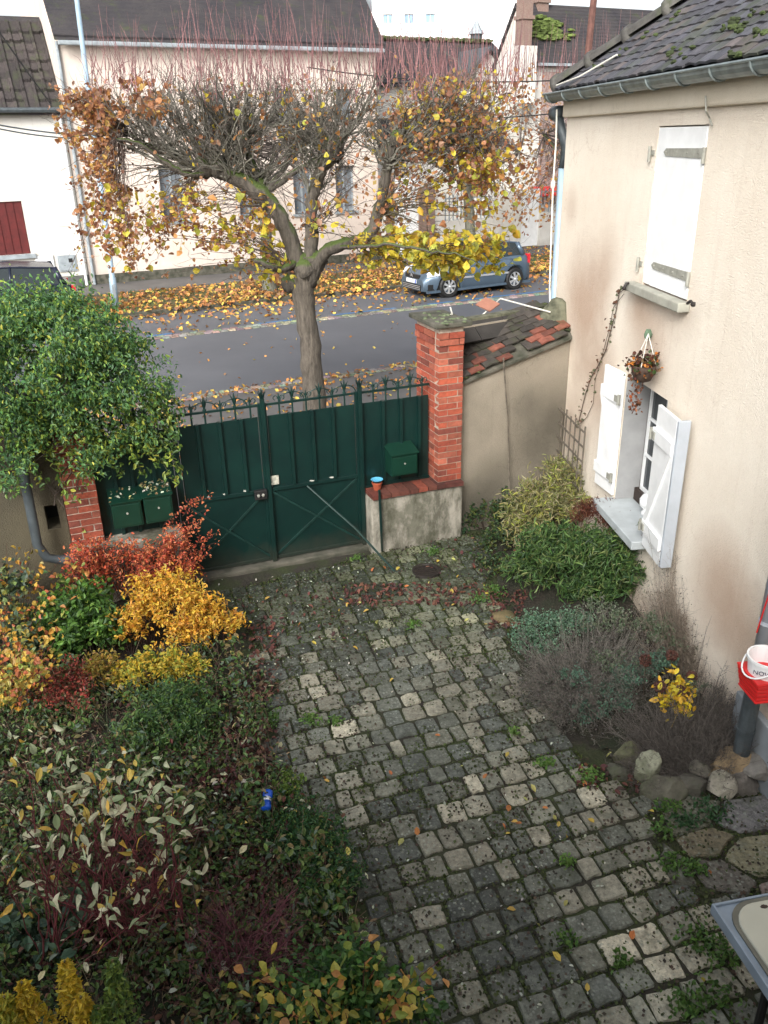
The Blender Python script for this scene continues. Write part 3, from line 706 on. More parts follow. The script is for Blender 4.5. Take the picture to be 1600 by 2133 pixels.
# middle low roof
dM = -19.5; sM0 = SF.S(770, 160, dM)[0]; sM1 = SF.S(1092, 150, dM)[0]; zM = SF.S(930, 172, dM)[1]; 
dep = 2.6; PM = math.atan((SF.S(930, 86, dM - dep)[1] - .16 - zM) / dep)
h = thing('house', 'low house with long mossy dark roof behind the trees right of centre', 'house', SF.P(sM0, dM, 0))
m = MB(); m.box(SF, sM0, sM1, dM - 2 * dep, dM, 0, zM); m.build('wall', 'wallwhite', h)
m = MB(); gable_roof(m, SF, sM0, sM1, dM, 2 * dep, zM, PM, .3); m.build('roof', 'farroof', h)
# small gable dormer in front
sg = SF.S(1016, 140, dM + .5)[0]; zg0 = SF.S(1016, 250, dM + .5)[1]; zg1 = SF.S(1016, 106, dM + .5)[1]; hw = 1.1
m = MB(); m.prism([SF.P(sg - hw, dM + .5, zg0), SF.P(sg + hw, dM + .5, zg0), SF.P(sg + hw, dM + .5, zg1 - hw * .9), SF.P(sg, dM + .5, zg1), SF.P(sg - hw, dM + .5, zg1 - hw * .9)], SF.n * -3); dm = m.build('dormer', 'wallwhite', h)
m = MB()
for sg_ in (-1, 1): m.prism([SF.P(sg, dM + .75, zg1 + .02), SF.P(sg + sg_ * (hw + .25), dM + .75, zg1 + .02 - (hw + .25) * .9), SF.P(sg + sg_ * (hw + .25), dM - 2.5, zg1 + .02 - (hw + .25) * .9), SF.P(sg, dM - 2.5, zg1 + .02)], ZUP * .14)
m.build('dormer_roof', 'castiron', dm)
tw = []
for k in range(160):
    s_ = rng.uniform(sM0 + .2, sM1 - .2); tw.append(SF.P(s_, dM - dep + rng.uniform(-.15, .15), zM + dep * math.tan(PM) + .16 + rng.uniform(0, .08)))
q = MB()
for p in tw: q.blob(p, (.16, .16, .08), int(rng.integers(0, 999)), .4, tuple(np.array((.06, .085, .025)) * rng.uniform(.6, 1.3)), 5, 3)
o = q.build('ridge_moss', 'twig', h); tag(o, kind='stuff')
# right hand far building
dR = -15.5; sR0 = SF.S(1113, 150, dR)[0]; zR = SF.S(1170, 124, dR)[1]
h = thing('house', 'brick walled house with dark roof seen above the near roof at the right', 'house', SF.P(sR0, dR, 0))
depR = 1.35; PRR = math.atan((SF.S(1260, 16, dR - depR)[1] - .16 - zR) / depR)
m = MB(); m.box(SF, sR0, sR0 + 20, dR - 2 * depR, dR, 0, zR); gable_wall(m, SF, sR0, sR0 + .3, dR, 2 * depR, zR, PRR); m.build('wall', 'wallwhite', h)
zb = SF.S(1170, 150, dR)[1]; q = MB(); q.box(SF, sR0 + .4, sR0 + 19, dR, dR + .05, 1.5, zb); q.build('brick_facing', simple('dull_brick_facing', '#8a6f66', .9, .35, 9, .5, c2='#a39590'), h)
m = MB(); gable_roof(m, SF, sR0 - .1, sR0 + 20, dR, 2 * depR, zR, PRR, .2); m.build('roof', 'farroof', h)
m = MB(); m.box(SF, sR0, sR0 + 20, dR + .2, dR + .3, zR - .25, zR - .15); m.build('gutter', 'fascia', h)
q = MB()
for k in range(110):
    u_, v_ = rng.normal(1.0, .45), rng.uniform(.4, depR * .75); q.blob(SF.P(sR0 + max(.1, u_), dR - v_, zR + v_ * math.tan(PRR) + .17), (.2, .2, .07), k, .4, tuple(np.array((.10, .14, .03)) * rng.uniform(.6, 1.3)), 6, 3)
o = q.build('roof_moss', 'twig', h); tag(o, kind='stuff')
def far_chimney(lab, x0, x1, ytop, ybot, d, dp, mt='brickfar'):
    a = SF.S(x0, 40, d)[0]; b_ = SF.S(x1, 40, d)[0]; z0 = SF.S((x0 + x1) / 2, ybot, d)[1]; z1 = SF.S((x0 + x1) / 2, ytop, d)[1]
    c_ = thing('chimney', lab, 'chimney', SF.P(a, d, z0)); q = MB(); q.box(SF, a, b_, d - dp, d, z0, z1); q.build('stack', mt, c_, bevel=.01)
    if ybot > 60: zs_ = SF.S((x0 + x1) / 2, 215, d)[1]; q = MB(); q.box(SF, a - .12, b_ + .25, d - dp - .1, d + .02, zs_, z0); q.build('lower_stack', 'wallwhite', c_)
    zc_ = z0 + (z1 - z0) * .45; q = MB(); q.box(SF, a - .06, b_ + .06, d - dp - .06, d + .06, zc_, zc_ + .12); q.build('band', mt, c_)
    q = MB(); q.box(SF, a - .1, b_ + .1, d - dp - .1, d + .1, z1, z1 + .15); q.build('cap', 'concrete', c_)
b = NB('far_brick'); br = b.n('ShaderNodeTexBrick'); br.inputs['Scale'].default_value = 7; br.inputs['Color1'].default_value = (.20, .10, .075, 1); br.inputs['Color2'].default_value = (.26, .16, .12, 1); br.inputs['Mortar'].default_value = (.28, .26, .23, 1)
cb = b.n('ShaderNodeCombineXYZ'); sp = b.n('ShaderNodeSeparateXYZ'); b.l(b.pos(), sp.inputs[0]); b.l(b.math('ADD', sp.outputs[0], sp.outputs[1]), cb.inputs[0]); b.l(sp.outputs[2], cb.inputs[1]); b.l(cb.outputs[0], br.inputs['Vector'])
b.base(b.mix(b.math('MULTIPLY', b.noise(3, 5), .6), br.outputs['Color'], (.16, .13, .12))); b.set(Roughness=.9); MT['brickfar'] = b.m
far_chimney('tall grey brick chimney left of the mossy far roof', 1089, 1110, -30, 95, dR + .6, .45)
far_chimney('short brick chimney on the ridge beside the tall one', 1120, 1142, -25, 30, dR - depR + .2, .4)
# distant block of flats
AF = Frame(AY(735, 85, 110)[:2], math.radians(4)); 
h = thing('apartment_block', 'distant white block of flats with small pale windows on the skyline', 'building', AF.P(0, 0, 0))
MT['flats'] = simple('bright_white_render', '#f2f3f3', .8, .03, 3, 0)
aw = []
for x0, x1 in [(799, 818), (842, 862), (887, 907)]:
    aw.append((AF.S(x0, 39)[0], AF.S(x1, 39)[0], AF.S(850, 49)[1], AF.S(850, 29)[1])); aw.append((AF.S(x0 - 3, 88)[0], AF.S(x1, 88)[0], AF.S(850, 94)[1], AF.S(850, 79)[1]))
sA1 = AF.S(1088, 30)[0]
m = MB(); wall_holes(m, AF, 0, sA1, -5, AF.S(850, -60)[1], -.3, 0, aw); m.box(AF, 0, sA1, -12, -8, -5, AF.S(850, -60)[1]); m.build('wall', 'flats', h)
for k in aw: window(h, AF, *k, 0, True, None, .15, 'paleglass', False)
m = MB(); m.box(AF, -.3, sA1 + .3, -12.4, .4, AF.S(850, -60)[1], AF.S(850, -63)[1] + .2); m.build('roof', 'castiron', h)
# slate turret roof
p0 = AY(992, 82, 60); m = MB(); z0 = p0[2]; tt = thing('roof_turret', 'small grey pointed turret roof on the skyline above the low mossy roof', 'turret', p0)
m.lathe(p0, [(.38, -3), (.38, .25), (.44, .3)], 6); m.build('drum', 'castiron', tt); m = MB(); m.lathe(p0, [(.52, .28), (.24, .7), (.02, 1.15)], 6); m.build('spire', 'fascia', tt)

# street wall with railings across the road (right)
t = thing('street_wall', 'white wall with metal railings and brick piers across the road behind the blue car', 'wall', SF.P(sB1, DB, 0))
def sw(x0, x1, y0, y1, name, mat, d=DB, th=.3, nb=0):
    a = SF.S(x0, (y0 + y1) / 2, d)[0]; b_ = SF.S(x1, (y0 + y1) / 2, d)[0]; z0 = max(.0, SF.S((x0 + x1) / 2, y1, d)[1]); z1 = SF.S((x0 + x1) / 2, y0, d)[1]; q = MB(); q.box(SF, a, b_, d - th, d, z0, z1); return q.build(name, mat, t)
sw(788, 806, 385, 560, 'wall_panel', 'wallwhite'); sw(806, 821, 367, 555, 'brick_pier', 'brickfar', DB + .08, .46); sw(821, 874, 372, 550, 'wall_panel', 'white'); sw(874, 889, 390, 545, 'brick_pier', 'brickfar', DB + .08, .46); sw(892, 906, 390, 545, 'brick_pier', 'brickfar', DB + .08, .46)
sw(906, 1028, 458, 540, 'wall_panel', 'wallwhite'); sw(906, 925, 400, 458, 'wall_panel', 'wallwhite'); sw(1028, 1046, 395, 530, 'wall_pier', 'wallwhite', DB + .04, .38); sw(1046, 1086, 400, 525, 'wall_panel', 'wallwhite')
sw(1086, 1122, 394, 512, 'metal_door', 'white', DB - .05, .08); sw(1122, 1230, 440, 520, 'wall_panel', 'wallwhite')
for (xa, xb, ya, yb) in [(928, 1026, 405, 458), (1126, 1200, 392, 440)]:
    n = int((xb - xa) / 8)
    for k in range(n + 1):
        x = xa + (xb - xa) * k / n; a, z0 = SF.S(x, yb, DB - .1); z1 = SF.S(x, ya, DB - .1)[1]; q = MB(); q.box(SF, a - .02, a + .02, DB - .13, DB - .09, z0 - .15, z1); q.build('railing_bar', 'fascia', t)
    a0 = SF.S(xa, yb, DB - .1)[0]; a1 = SF.S(xb, yb, DB - .1)[0]; zt = SF.S((xa + xb) / 2, ya + 8, DB - .1)[1]; q = MB(); q.box(SF, a0, a1, DB - .135, DB - .13, zt, zt + .05); q.build('rail', 'fascia', t)
# garden wall house behind it so that no void shows
h = thing('house', 'pale rendered house set back behind the street wall and railings', 'house', SF.P(sB1 + 1, DB - 3.5, 0))
m = MB(); hol = [pw(935, 960, 250, 330, DB - 3.5), pw(1010, 1035, 250, 330, DB - 3.5), pw(1090, 1112, 250, 330, DB - 3.5)]; wall_holes(m, SF, sB1 + .4, sR0 - .1, 0, 3.9, DB - 3.9, DB - 3.5, hol); m.build('wall', 'wallwhite', h)
for k in hol: window(h, SF, *k, DB - 3.5)
m = MB(); m.prism([SF.P(sB1 + .4, DB - 3.2, 3.85), SF.P(sR0, DB - 3.2, 3.85), SF.P(sR0, DB - 6, 4.9), SF.P(sB1 + .4, DB - 6, 4.9)], ZUP * .12); m.build('roof', 'farroof', h)
# red car bonnet glimpsed behind the railings, stood in for by a made-up red sheet and post
a = pw(1122, 1150, 398, 408, DB - 1.2); t2 = thing('awning', 'small red awning glimpsed behind the railings at the far right', 'awning', SF.P(a[0], DB - 1.2, a[2])); q = MB()
q.prism([SF.P(a[0], DB - 1.0, a[2]), SF.P(a[1] + .5, DB - 1.0, a[2]), SF.P(a[1] + .5, DB - 2, a[3] + .25), SF.P(a[0], DB - 2, a[3] + .25)], ZUP * .05); MT['red'] = simple('red_plastic', (.62, .02, .02), .3, .15, 6, .03); q.build('red_sheet', 'red', t2)
q = MB(); q.tube([SF.P(a[0] + .1, DB - 1.1, 0), SF.P(a[0] + .1, DB - 1.1, a[2])], .02, 6); q.build('post', 'fascia', t2)
# street lamp column
base = G(243, 650); t = thing('street_lamp', 'pale blue-grey galvanised lamp column standing in the leafy verge', 'street lamp', base)
top = AY(160, 0, base[1]); axis = top - base; axis /= axis[2]; hh = top[2] - base[2]
m = MB(); m.tube([base + axis * z for z in (0, .9, .92, hh + 2.2)], [.1, .095, .075, .05], 12); m.build('column', 'galv', t, smooth=True)
m = MB(); m.tube([base + axis * (hh + 2.1), base + axis * (hh + 2.4) + SF.n * .2, base + axis * (hh + 2.5) + SF.n * 1.2], .03, 8); arm = m.build('arm', 'galv', t)
m = MB(); m.blob(base + axis * (hh + 2.5) + SF.n * 1.5, (.12, .35, .08), 1, 0, None, 10, 6); m.build('lantern', 'fascia', arm)
m = MB(); m.box(Frame((base - SF.n * 0)[:2], SF.a), -.04, .04, .088, .103, .45, .75); m.build('access_door', 'fascia', t)
# utility pole
pb = AY(1221, 140, 29); t = thing('utility_pole', 'rusty brown utility pole rising behind the near tiled roof', 'pole', (pb[0], pb[1], 0)); tp = AY(1241, -40, 29)
m = MB(); m.tube([(pb[0] - .2, pb[1], 0), tp], [.13, .1], 8); m.build('shaft', simple('rusty_wood', '#6b4a42', .9, .4, 9, .4), t)
m = MB(); m.tube([tp + np.array([-.7, 0, -.3]), tp + np.array([.7, 0, -.3])], .04, 6); m.build('crossarm', 'wood_grey', t)
def wire(lab, p, q_, sag, r=.012, mat='black', n=14):
    t_ = np.linspace(0, 1, n)[:, None]; P = p * (1 - t_) + q_ * t_ - np.array([0, 0, 1]) * (4 * sag * t_ * (1 - t_)); m = MB(); m.tube(P, r, 4, caps=False); return tag(m.build('overhead_wire', mat), lab, 'wire', 'overhead wires along the street')
wire('thin dark wire crossing just above the mossy middle roof', AY(640, 140, 21), AY(1150, 168, 19), .12)
wire('thin wire passing across the leaves above the blue car', AY(560, 235, 21), AY(1160, 236, 19), .15)
wire('dark cable slanting down across the brown tiled roof', AY(-60, -20, 24), AY(105, 215, 25), .05, .02)
wire('upper of two grey cables on the left white wall', AY(-30, 255, 25), AY(190, 283, 26.2), .05, .02, 'castiron')
wire('lower of two grey cables on the left white wall', AY(-30, 262, 25), AY(190, 289, 26.2), .08, .018, 'castiron')
# ================================================================== near house (right)
def HS(px, py, d=0.0): return HF.S(px, py, d)
def HP3(px, py, d=0.0):
    s, z = HF.S(px, py, d); return HF.P(s, d, z)
def near_s(s): return HF.P(s, 0, 0)
sEnd = 8.2
stains = []
for (px, py, r, st) in [(1215, 640, .8, .75), (1260, 560, .45, .5), (1350, 700, .6, .55), (1240, 800, .7, .6), (1190, 880, .6, .5), (1420, 640, .35, .3), (1500, 1230, .55, .65), (1560, 1350, .5, .6), (1330, 640, .3, .5), (1580, 1500, .4, .5), (1190, 430, .25, .35)]:
    p = HP3(px, py); stains.append((p[0], p[1], p[2], r, st))
MT['housewall'] = plaster('cream_roughcast', '#ebe2d3', '#e0d4c3', '#ab8d76', stains, .7)
MT['fasciaplaster'] = plaster('fascia_render', '#dcd2c0', '#cfc4b0', '#8f8674', None, .2)
house = thing('house', 'cream rendered house on the right with slate coloured tile roof and white shutters', 'house', HF.P(0, 0, 0))
zFb = HS(1386, 230)[1]; zFt = zFb + .17
# lower window opening
o_tl = HS(1304, 776); o_bl = HS(1282, 1044); sO0 = (o_tl[0] + o_bl[0]) / 2; zO1 = o_tl[1]; zO0 = o_bl[1]; sO1 = HS(1392, 834)[0]
sO1 = max(sO1, sO0 + .85)
u_tl = HS(1385, 262); u_br = HS(1432, 618); sU0 = HS(1341, 560)[0]; sU1 = (HS(1478, 262)[0] + u_br[0]) / 2; zU0 = HS(1370, 606)[1]; zU1 = u_tl[1]
m = MB(); wall_holes(m, HF, 0, sEnd, -.1, zFb + .22, -.4, 0, [(sO0, sO1, zO0, zO1), (sU0, sU1, zU0, zU1)])
SA = SF.a                                       # street side wall and the rest of the shell
EF = Frame(HC, SA)
m.prism([HF.P(0, -.4, -.1), HF.P(.02, -.02, -.1), EF.P(.4, -.0, -.1), EF.P(7, 0, -.1), EF.P(7, .35, -.1)], ZUP * (zFb + .25))
m.build('wall', 'housewall', house)
q = MB(); q.box(HF, 7.85, sEnd, -6, -.4, -.1, zFb + .5); q.build('end_wall', 'housewall', house)
q = MB(); q.box(HF, -.015, sEnd, 0, .055, zFb, zFt + .04); q.build('eaves_band', 'fasciaplaster', house, bevel=.02)
q = MB(); q.box(HF, HS(1560, 1560)[0] - .2, sEnd, 0, .05, -.05, HS(1580, 1490)[1] + .05); q.build('plinth', simple('grey_blue_plinth', '#8d9499', .85, .3, 5, .3), house, bevel=.01)
# roof: eaves line out at d=.3, rising away at pitch
PR = math.radians(38); OV = .09; zEv = zFt + .10
ve = -HF.n * math.cos(PR) + ZUP * math.sin(PR); nrf = np.cross(HF.u, ve)
if nrf[2] < 0: nrf = -nrf
r0 = HF.P(-.28, OV, zEv)
def roofpt(px, py):
    r_ = ray(px, py); t_ = (r0 - EYE).dot(nrf) / r_.dot(nrf); return EYE + r_ * t_
def RP(a, b_, h=0): return HF.P(a, OV, zEv) + ve * b_ + nrf * h
hipA = RP(-.08, 0); hp = roofpt(1440, 4); hv = hp - hipA; 
ha = hv.dot(HF.u); hb = hv.dot(ve); slope = ha / hb     # hip line: s = -.28 + slope*b
RL = 5.2
q = MB(); q.prism([RP(-.08, 0, -.06), RP(sEnd + .3, 0, -.06), RP(sEnd + .3, RL, -.06), RP(-.08 + slope * RL, RL, -.06)], -nrf * .1); q.build('roof', 'castiron', house)
# street slope of the hip
sv = HF.P(-.08 + slope * RL, OV, zEv) + ve * RL
q = MB(); q.prism([hipA, sv, EF.P(9, 0, sv[2] - .4), EF.P(8, .4 * -1, zEv - .05)], -ZUP * .1); q.build('street_slope', 'tile_a', house)
def tile_mesh(g_, w_, l_, t_=.018):
    V = [(-w_ / 2, 0, 0), (w_ / 2, 0, 0), (w_ / 2, l_, 0), (-w_ / 2, l_, 0)]; cv = g_.uniform(0, .012)
    tp = [(-w_ / 2, 0, t_), (0, 0, t_ + cv), (w_ / 2, 0, t_), (w_ / 2, l_, t_), (0, l_, t_ + cv), (-w_ / 2, l_, t_)]
    V = [(-w_ / 2, 0, 0), (0, 0, cv), (w_ / 2, 0, 0)] + tp
    F = [(0, 1, 4, 3), (1, 2, 5, 4), (3, 4, 7, 8), (4, 5, 6, 7), (2, 6, 5), (0, 3, 8)]
    q_ = MB(); q_.add(V, F); return q_
tw_, tl_, tg = .17, .27, .115
g2 = np.random.default_rng(21); tp = []
for k in range(6):
    me = tile_mesh(g2, tw_ * .97, tl_, .018).mesh('roof_tile'); me.materials.append(MT['tile_i']); tp.append(me)
Rr = Matrix([[HF.u[i], ve[i], nrf[i]] for i in range(3)])
if Rr.determinant() < 0: Rr = Matrix([[-HF.u[i], ve[i], nrf[i]] for i in range(3)])
tiles = []
row = 0
while row * tg < RL:
    b_ = row * tg - .05; a = -.08 + slope * max(b_, 0) + (row % 2) * tw_ / 2 + .06
    while a < sEnd:
        p = RP(a + tw_ / 2 + g2.uniform(-.008, .008), b_ + g2.uniform(-.012, .012), .0)
        d_ = RB.T @ (p - EYE)
        if d_[2] > 0:
            X = CX + FPX * d_[0] / d_[2]; Y = CY + FPX * d_[1] / d_[2]
            if X < 2300 and Y > -260: tiles.append((p, d_[2]))
        a += tw_
    row += 1
tiles.sort(key=lambda t_: t_[1] + (50 if False else 0))
def tcol():
    c = [(.062, .060, .070), (.080, .072, .078), (.050, .050, .058), (.095, .080, .078), (.070, .070, .085)][int(g2.integers(0, 5))]; v = g2.uniform(.75, 1.25); return tuple(x * v for x in c)
qs = MB()
for k, (p, dd) in enumerate(tiles):
    e = Matrix.Rotation(g2.uniform(-.04, .04), 3, 'Z') @ Matrix.Rotation(-math.radians(4.5) + g2.uniform(-.015, .015), 3, 'X'); R_ = Rr @ e
    if k < 300:
        o = bpy.data.objects.new('roof_tile', tp[k % 6]); col.objects.link(o); o.parent = house; o.location = p - BASE[house.name] + nrf * .030; o.rotation_euler = R_.to_euler(); o.color = (*tcol(), 1)
    else:
        q_ = tile_mesh(g2, tw_ * .97, tl_, .018); V = np.concatenate(q_.V) @ np.array(R_).T + p + nrf * .030; qs.add(V, q_.F[4] + q_.F[3], tcol())
if qs.nv: o = qs.build('far_roof_tiles', 'tile_a', house); tag(o, kind='stuff')
# hip cappings, half round
hl = np.linalg.norm(hv); hd_ = hv / hl; side = norm(np.cross(hd_, ZUP)); nh = 12; Lc = .45
k = 0
while k * Lc < hl + 1.4:
    P0 = hipA + hd_ * (k * Lc) + nrf * .03; P1 = P0 + hd_ * (Lc + .03); q = MB(); upv = norm(np.cross(side, hd_)); upv = upv if upv[2] > 0 else -upv
    V = []
    for (P_, r_) in ((P0, .105), (P1, .09)):
        for t_ in np.linspace(0, PI, 7): V.append(P_ + side * math.cos(t_) * r_ + upv * math.sin(t_) * r_)
    q.add(V, [(i, i + 1, i + 8, i + 7) for i in range(6)]); q.tube([P0, P0 + hd_ * .07], [.122, .118], 9)
    o = q.build('hip_tile', 'tile_i', house, smooth=True); v = g2.uniform(.8, 1.2); o.color = (.085 * v, .08 * v, .072 * v, 1); k += 1
# moss cushions on the roof
q = MB(); g3 = np.random.default_rng(5)
spots = [(1545, 62, 9), (1530, 75, 9), (1600, 88, 5), (1410, 132, 5), (1425, 120, 4), (1250, 145, 4), (1420, 45, 4), (1370, 78, 3), (1535, 120, 3), (1310, 110, 3), (1580, 48, 4)]
for (x, y, n) in spots:
    for k in range(n):
        p = roofpt(x + g3.normal() * 14, y + g3.normal() * 6); r_ = g3.uniform(.008, .022); q.blob(p + nrf * .055, (r_ * 1.5, r_ * 1.5, r_), k + x, .35, tuple(np.array((.04, .058, .014)) * g3.uniform(.5, 1.3)), 6, 4)
o = q.build('roof_moss', 'twig', house); tag(o, kind='stuff')
# cable lying over the tiles
q = MB(); q.tube([roofpt(1168, 192) + nrf * .08, roofpt(1215, 175) + nrf * .08, roofpt(1295, 130) + nrf * .08], .008, 6); tag(q.build('cable', 'whitecable'), 'pale cable lying on the lowest roof tiles by the gutter end', 'cable')
# gutter with brackets
GC = lambda s: HF.P(s, OV + .07, zEv - .045)
q = MB(); N = 9; V = []; ang = np.linspace(PI, 2 * PI, N)
for s_ in (-.14, sEnd): V += [GC(s_) + HF.n * .075 * math.cos(a) + ZUP * .075 * math.sin(a) for a in ang]; V += [GC(s_) + HF.n * .07 * math.cos(a) + ZUP * .07 * math.sin(a) for a in ang]
F = [(i, i + 1, 2 * N + i + 1, 2 * N + i) for i in range(N - 1)] + [(N + i + 1, N + i, 3 * N + i, 3 * N + i + 1) for i in range(N - 1)] + [(0, N, 3 * N, 2 * N), (2 * N - 1, N - 1, 3 * N - 1, 4 * N - 1)] + [tuple(range(N)), tuple(range(3 * N - 1, 2 * N - 1, -1))]
q.add(V, F); q.tube([GC(-.14) + HF.n * .078 + ZUP * .004, GC(sEnd) + HF.n * .078 + ZUP * .004], .011, 8); gut = q.build('gutter', 'zinc', house, smooth=False)
for s_ in np.arange(-.02, sEnd, .52):
    q = MB(); q.tube([GC(s_) + HF.n * .081 * math.cos(a) + ZUP * .081 * math.sin(a) for a in ang], .009, 5); q.build('bracket', 'zinc', gut)
# corner downpipe elbow on the street side + pale blue pipe edge
q = MB(); c0 = HF.P(-.05, .12, zFb - .02); q.tube([HF.P(-.25, .05, zFb + .02), HF.P(-.12, .05, zFb - .02), HF.P(-.08, -.02, zFb - .28), HF.P(-.10, -.02, zFb - .5)], .05, 10); q.tube([HF.P(-.3, .05, zFb + .05), HF.P(-.1, .05, zFb + .05)], .075, 10); q.build('pipe_elbow', 'castiron', house, smooth=True)
q = MB(); q.tube([HF.P(-.10, -.02, zFb - .5), HF.P(-.10, -.02, .2)], .05, 10); q.build('street_downpipe', 'galv', house, smooth=True)
# hanging cord at the corner
q = MB(); pts = [HP3(1160, 228, .12), HP3(1158, 300, .1), HP3(1152, 385, .12), HP3(1148, 500, .12), HP3(1145, 600, .12), HP3(1146, 640, .14)]; q.tube(pts, .009, 6); q.blob(pts[2], (.025, .025, .05), 2, .1)
tag(q.build('cord', 'whitecable'), 'pale cord hanging down the corner of the cream house', 'cord')
# --- upper closed shutters
def board(fr, s0, s1, d0, d1, z0, z1, name, mat, parent, bevel=.004):
    q_ = MB(); q_.box(fr, s0, s1, d0, d1, z0, z1); return q_.build(name, mat, parent, bevel=bevel)
def strap(fr, sa, sb, d, z, parent, mat='iron', hz=.028):
    q_ = MB(); q_.prism([fr.P(sa, d, z), fr.P(sa + .04, d, z - hz), fr.P(sb, d, z - hz * 1.25), fr.P(sb, d, z + hz * 1.25), fr.P(sa + .04, d, z + hz)], fr.n * .007)
    q_.tube([fr.P(sb + .012, d + .006, z - .07), fr.P(sb + .012, d + .006, z + .04)], .016, 8)
    for k_ in range(4): q_.blob(fr.P(sa + .06 + k_ * (sb - sa - .1) / 3.2, d + .008, z), .007, 0, 0, None, 6, 4)
    return q_.build('strap_hinge', mat, parent)
sMid = HS(1361, 520)[0]
for (a, b_, nm) in [(sU0 + .01, sMid - .006, 'narrow closed left leaf'), (sMid + .006, sU1 - .01, None)]:
    L = MB(); L.box(HF, a, b_, -.045, -.002 if nm else .006, zU0 + .02, zU1 - .012); lf = L.build('upper_shutter', 'white', house, bevel=.004)
    if nm: lf['label'] = nm
for py in (318, 575):
    z_ = HS(1430, py)[1]; strap(HF, sMid + .02, sU1 - .015, .007, z_, house)
for (px, py) in [(1358, 318), (1333, 548)]:
    s_, z_ = HS(px, py); q = MB(); q.tube([HF.P(s_, .02, z_ - .07), HF.P(s_, .02, z_ + .05)], .014, 8); q.box(HF, s_, s_ + .06, .0, .01, z_ - .02, z_ + .02); q.build('hinge_pin', 'iron', house)
sS0 = sU0 - .16; sS1 = sU1 + .07
q = MB(); q.prism([HF.P(sS0, 0, zU0 - .065), HF.P(sS1, 0, zU0 - .065), HF.P(sS1, 0, zU0 + .01), HF.P(sS0, 0, zU0 + .01)], HF.n * .10); q.build('upper_sill', simple('grey_stone_sill', '#a3a296', .8, .25, 8, .3), house, bevel=.01)
for (a, b_) in [((1345 - 35, 590), (1300, 600)), ((1432, 632), (1444, 634))]:
    p, r_ = HP3(*a, .1), HP3(*b_, .14); q = MB(); q.tube([p, (p + r_) / 2 + ZUP * .02, r_], .012, 6); q.blob(r_, .02, 1, .2, None, 6, 4); q.build('shutter_stay', 'darkiron', house)
q = MB(); q.tube([HP3(1470, 200, .09), HP3(1471, 232, .09), HP3(1478, 246, .03), HP3(1484, 262, .02)], .007, 6); q.build('sash_cable', 'iron', house)
# --- lower window
rev = .24
q = MB(); q.box(HF, sO0 + .001, sO0 + .012, -rev + .001, -.006, zO0 + .013, zO1 - .002); q.build('reveal', simple('grey_blue_reveal', '#9a9b9b', .85, .15, 6, .2), house)
frm = MB(); t = .05; dF = -rev
frm.box(HF, sO0, sO1, dF - .06, dF, zO1 - .06, zO1); frm.box(HF, sO0, sO1, dF - .06, dF + .05, zO0 - .02, zO0 + .13); frm.box(HF, sO0, sO0 + t, dF - .06, dF, zO0 + .13, zO1 - .06); frm.box(HF, sO1 - t, sO1, dF - .06, dF, zO0 + .13, zO1 - .06)
wf = frm.build('window', 'frame_brown', house, bevel=.004)
sm = (sO0 + sO1) / 2
for (a, b_) in ((sO0 + t, sm - .01), (sm + .01, sO1 - t)):
    q = MB(); st = .028; z0, z1 = zO0 + .13, zO1 - .06
    q.box(HF, a, a + st, dF - .03, dF + .014, z0, z1); q.box(HF, b_ - st, b_, dF - .03, dF + .014, z0, z1); q.box(HF, a + st, b_ - st, dF - .03, dF + .014, z0, z0 + .035); q.box(HF, a + st, b_ - st, dF - .03, dF + .014, z1 - .035, z1)
    for k in (1, 2): zz = z0 + (z1 - z0) * k / 3; q.box(HF, a + st, b_ - st, dF - .02, dF + .012, zz - .012, zz + .012)
    q.build('sash', 'white', wf)
    for k in range(3):
        za, zb_ = z0 + (z1 - z0) * k / 3, z0 + (z1 - z0) * (k + 1) / 3; q = MB(); q.box(HF, a + st, b_ - st, dF - .012, dF - .006, za + .014, zb_ - .014); q.build('pane', 'glass', wf)
# sill slab
q = MB(); q.box(HF, sO0 - .05, sO1 + .06, -rev + .05, .20, zO0 - .07, zO0 + .012); q.build('sill', simple('pale_zinc_sill', '#b4bbbd', .5, .2, 6, .1), house, bevel=.008)
# ornament inside the window
oc = HF.P(sO0 + .42, -rev + .09, zO0 + .014)
tt = thing('ornament', 'white lidded jar standing inside the window niche on the sill', 'jar', oc); q = MB(); q.lathe(oc, [(.0, .0), (.045, .0), (.05, .03), (.03, .06), (.07, .10), (.075, .16), (.045, .21), (.0, .22)], 14); q.build('body', 'white', tt, smooth=True); q = MB(); q.lathe(oc, [(.02, .218), (.028, .235), (.0, .255)], 10); q.build('knob', 'white', tt, smooth=True)
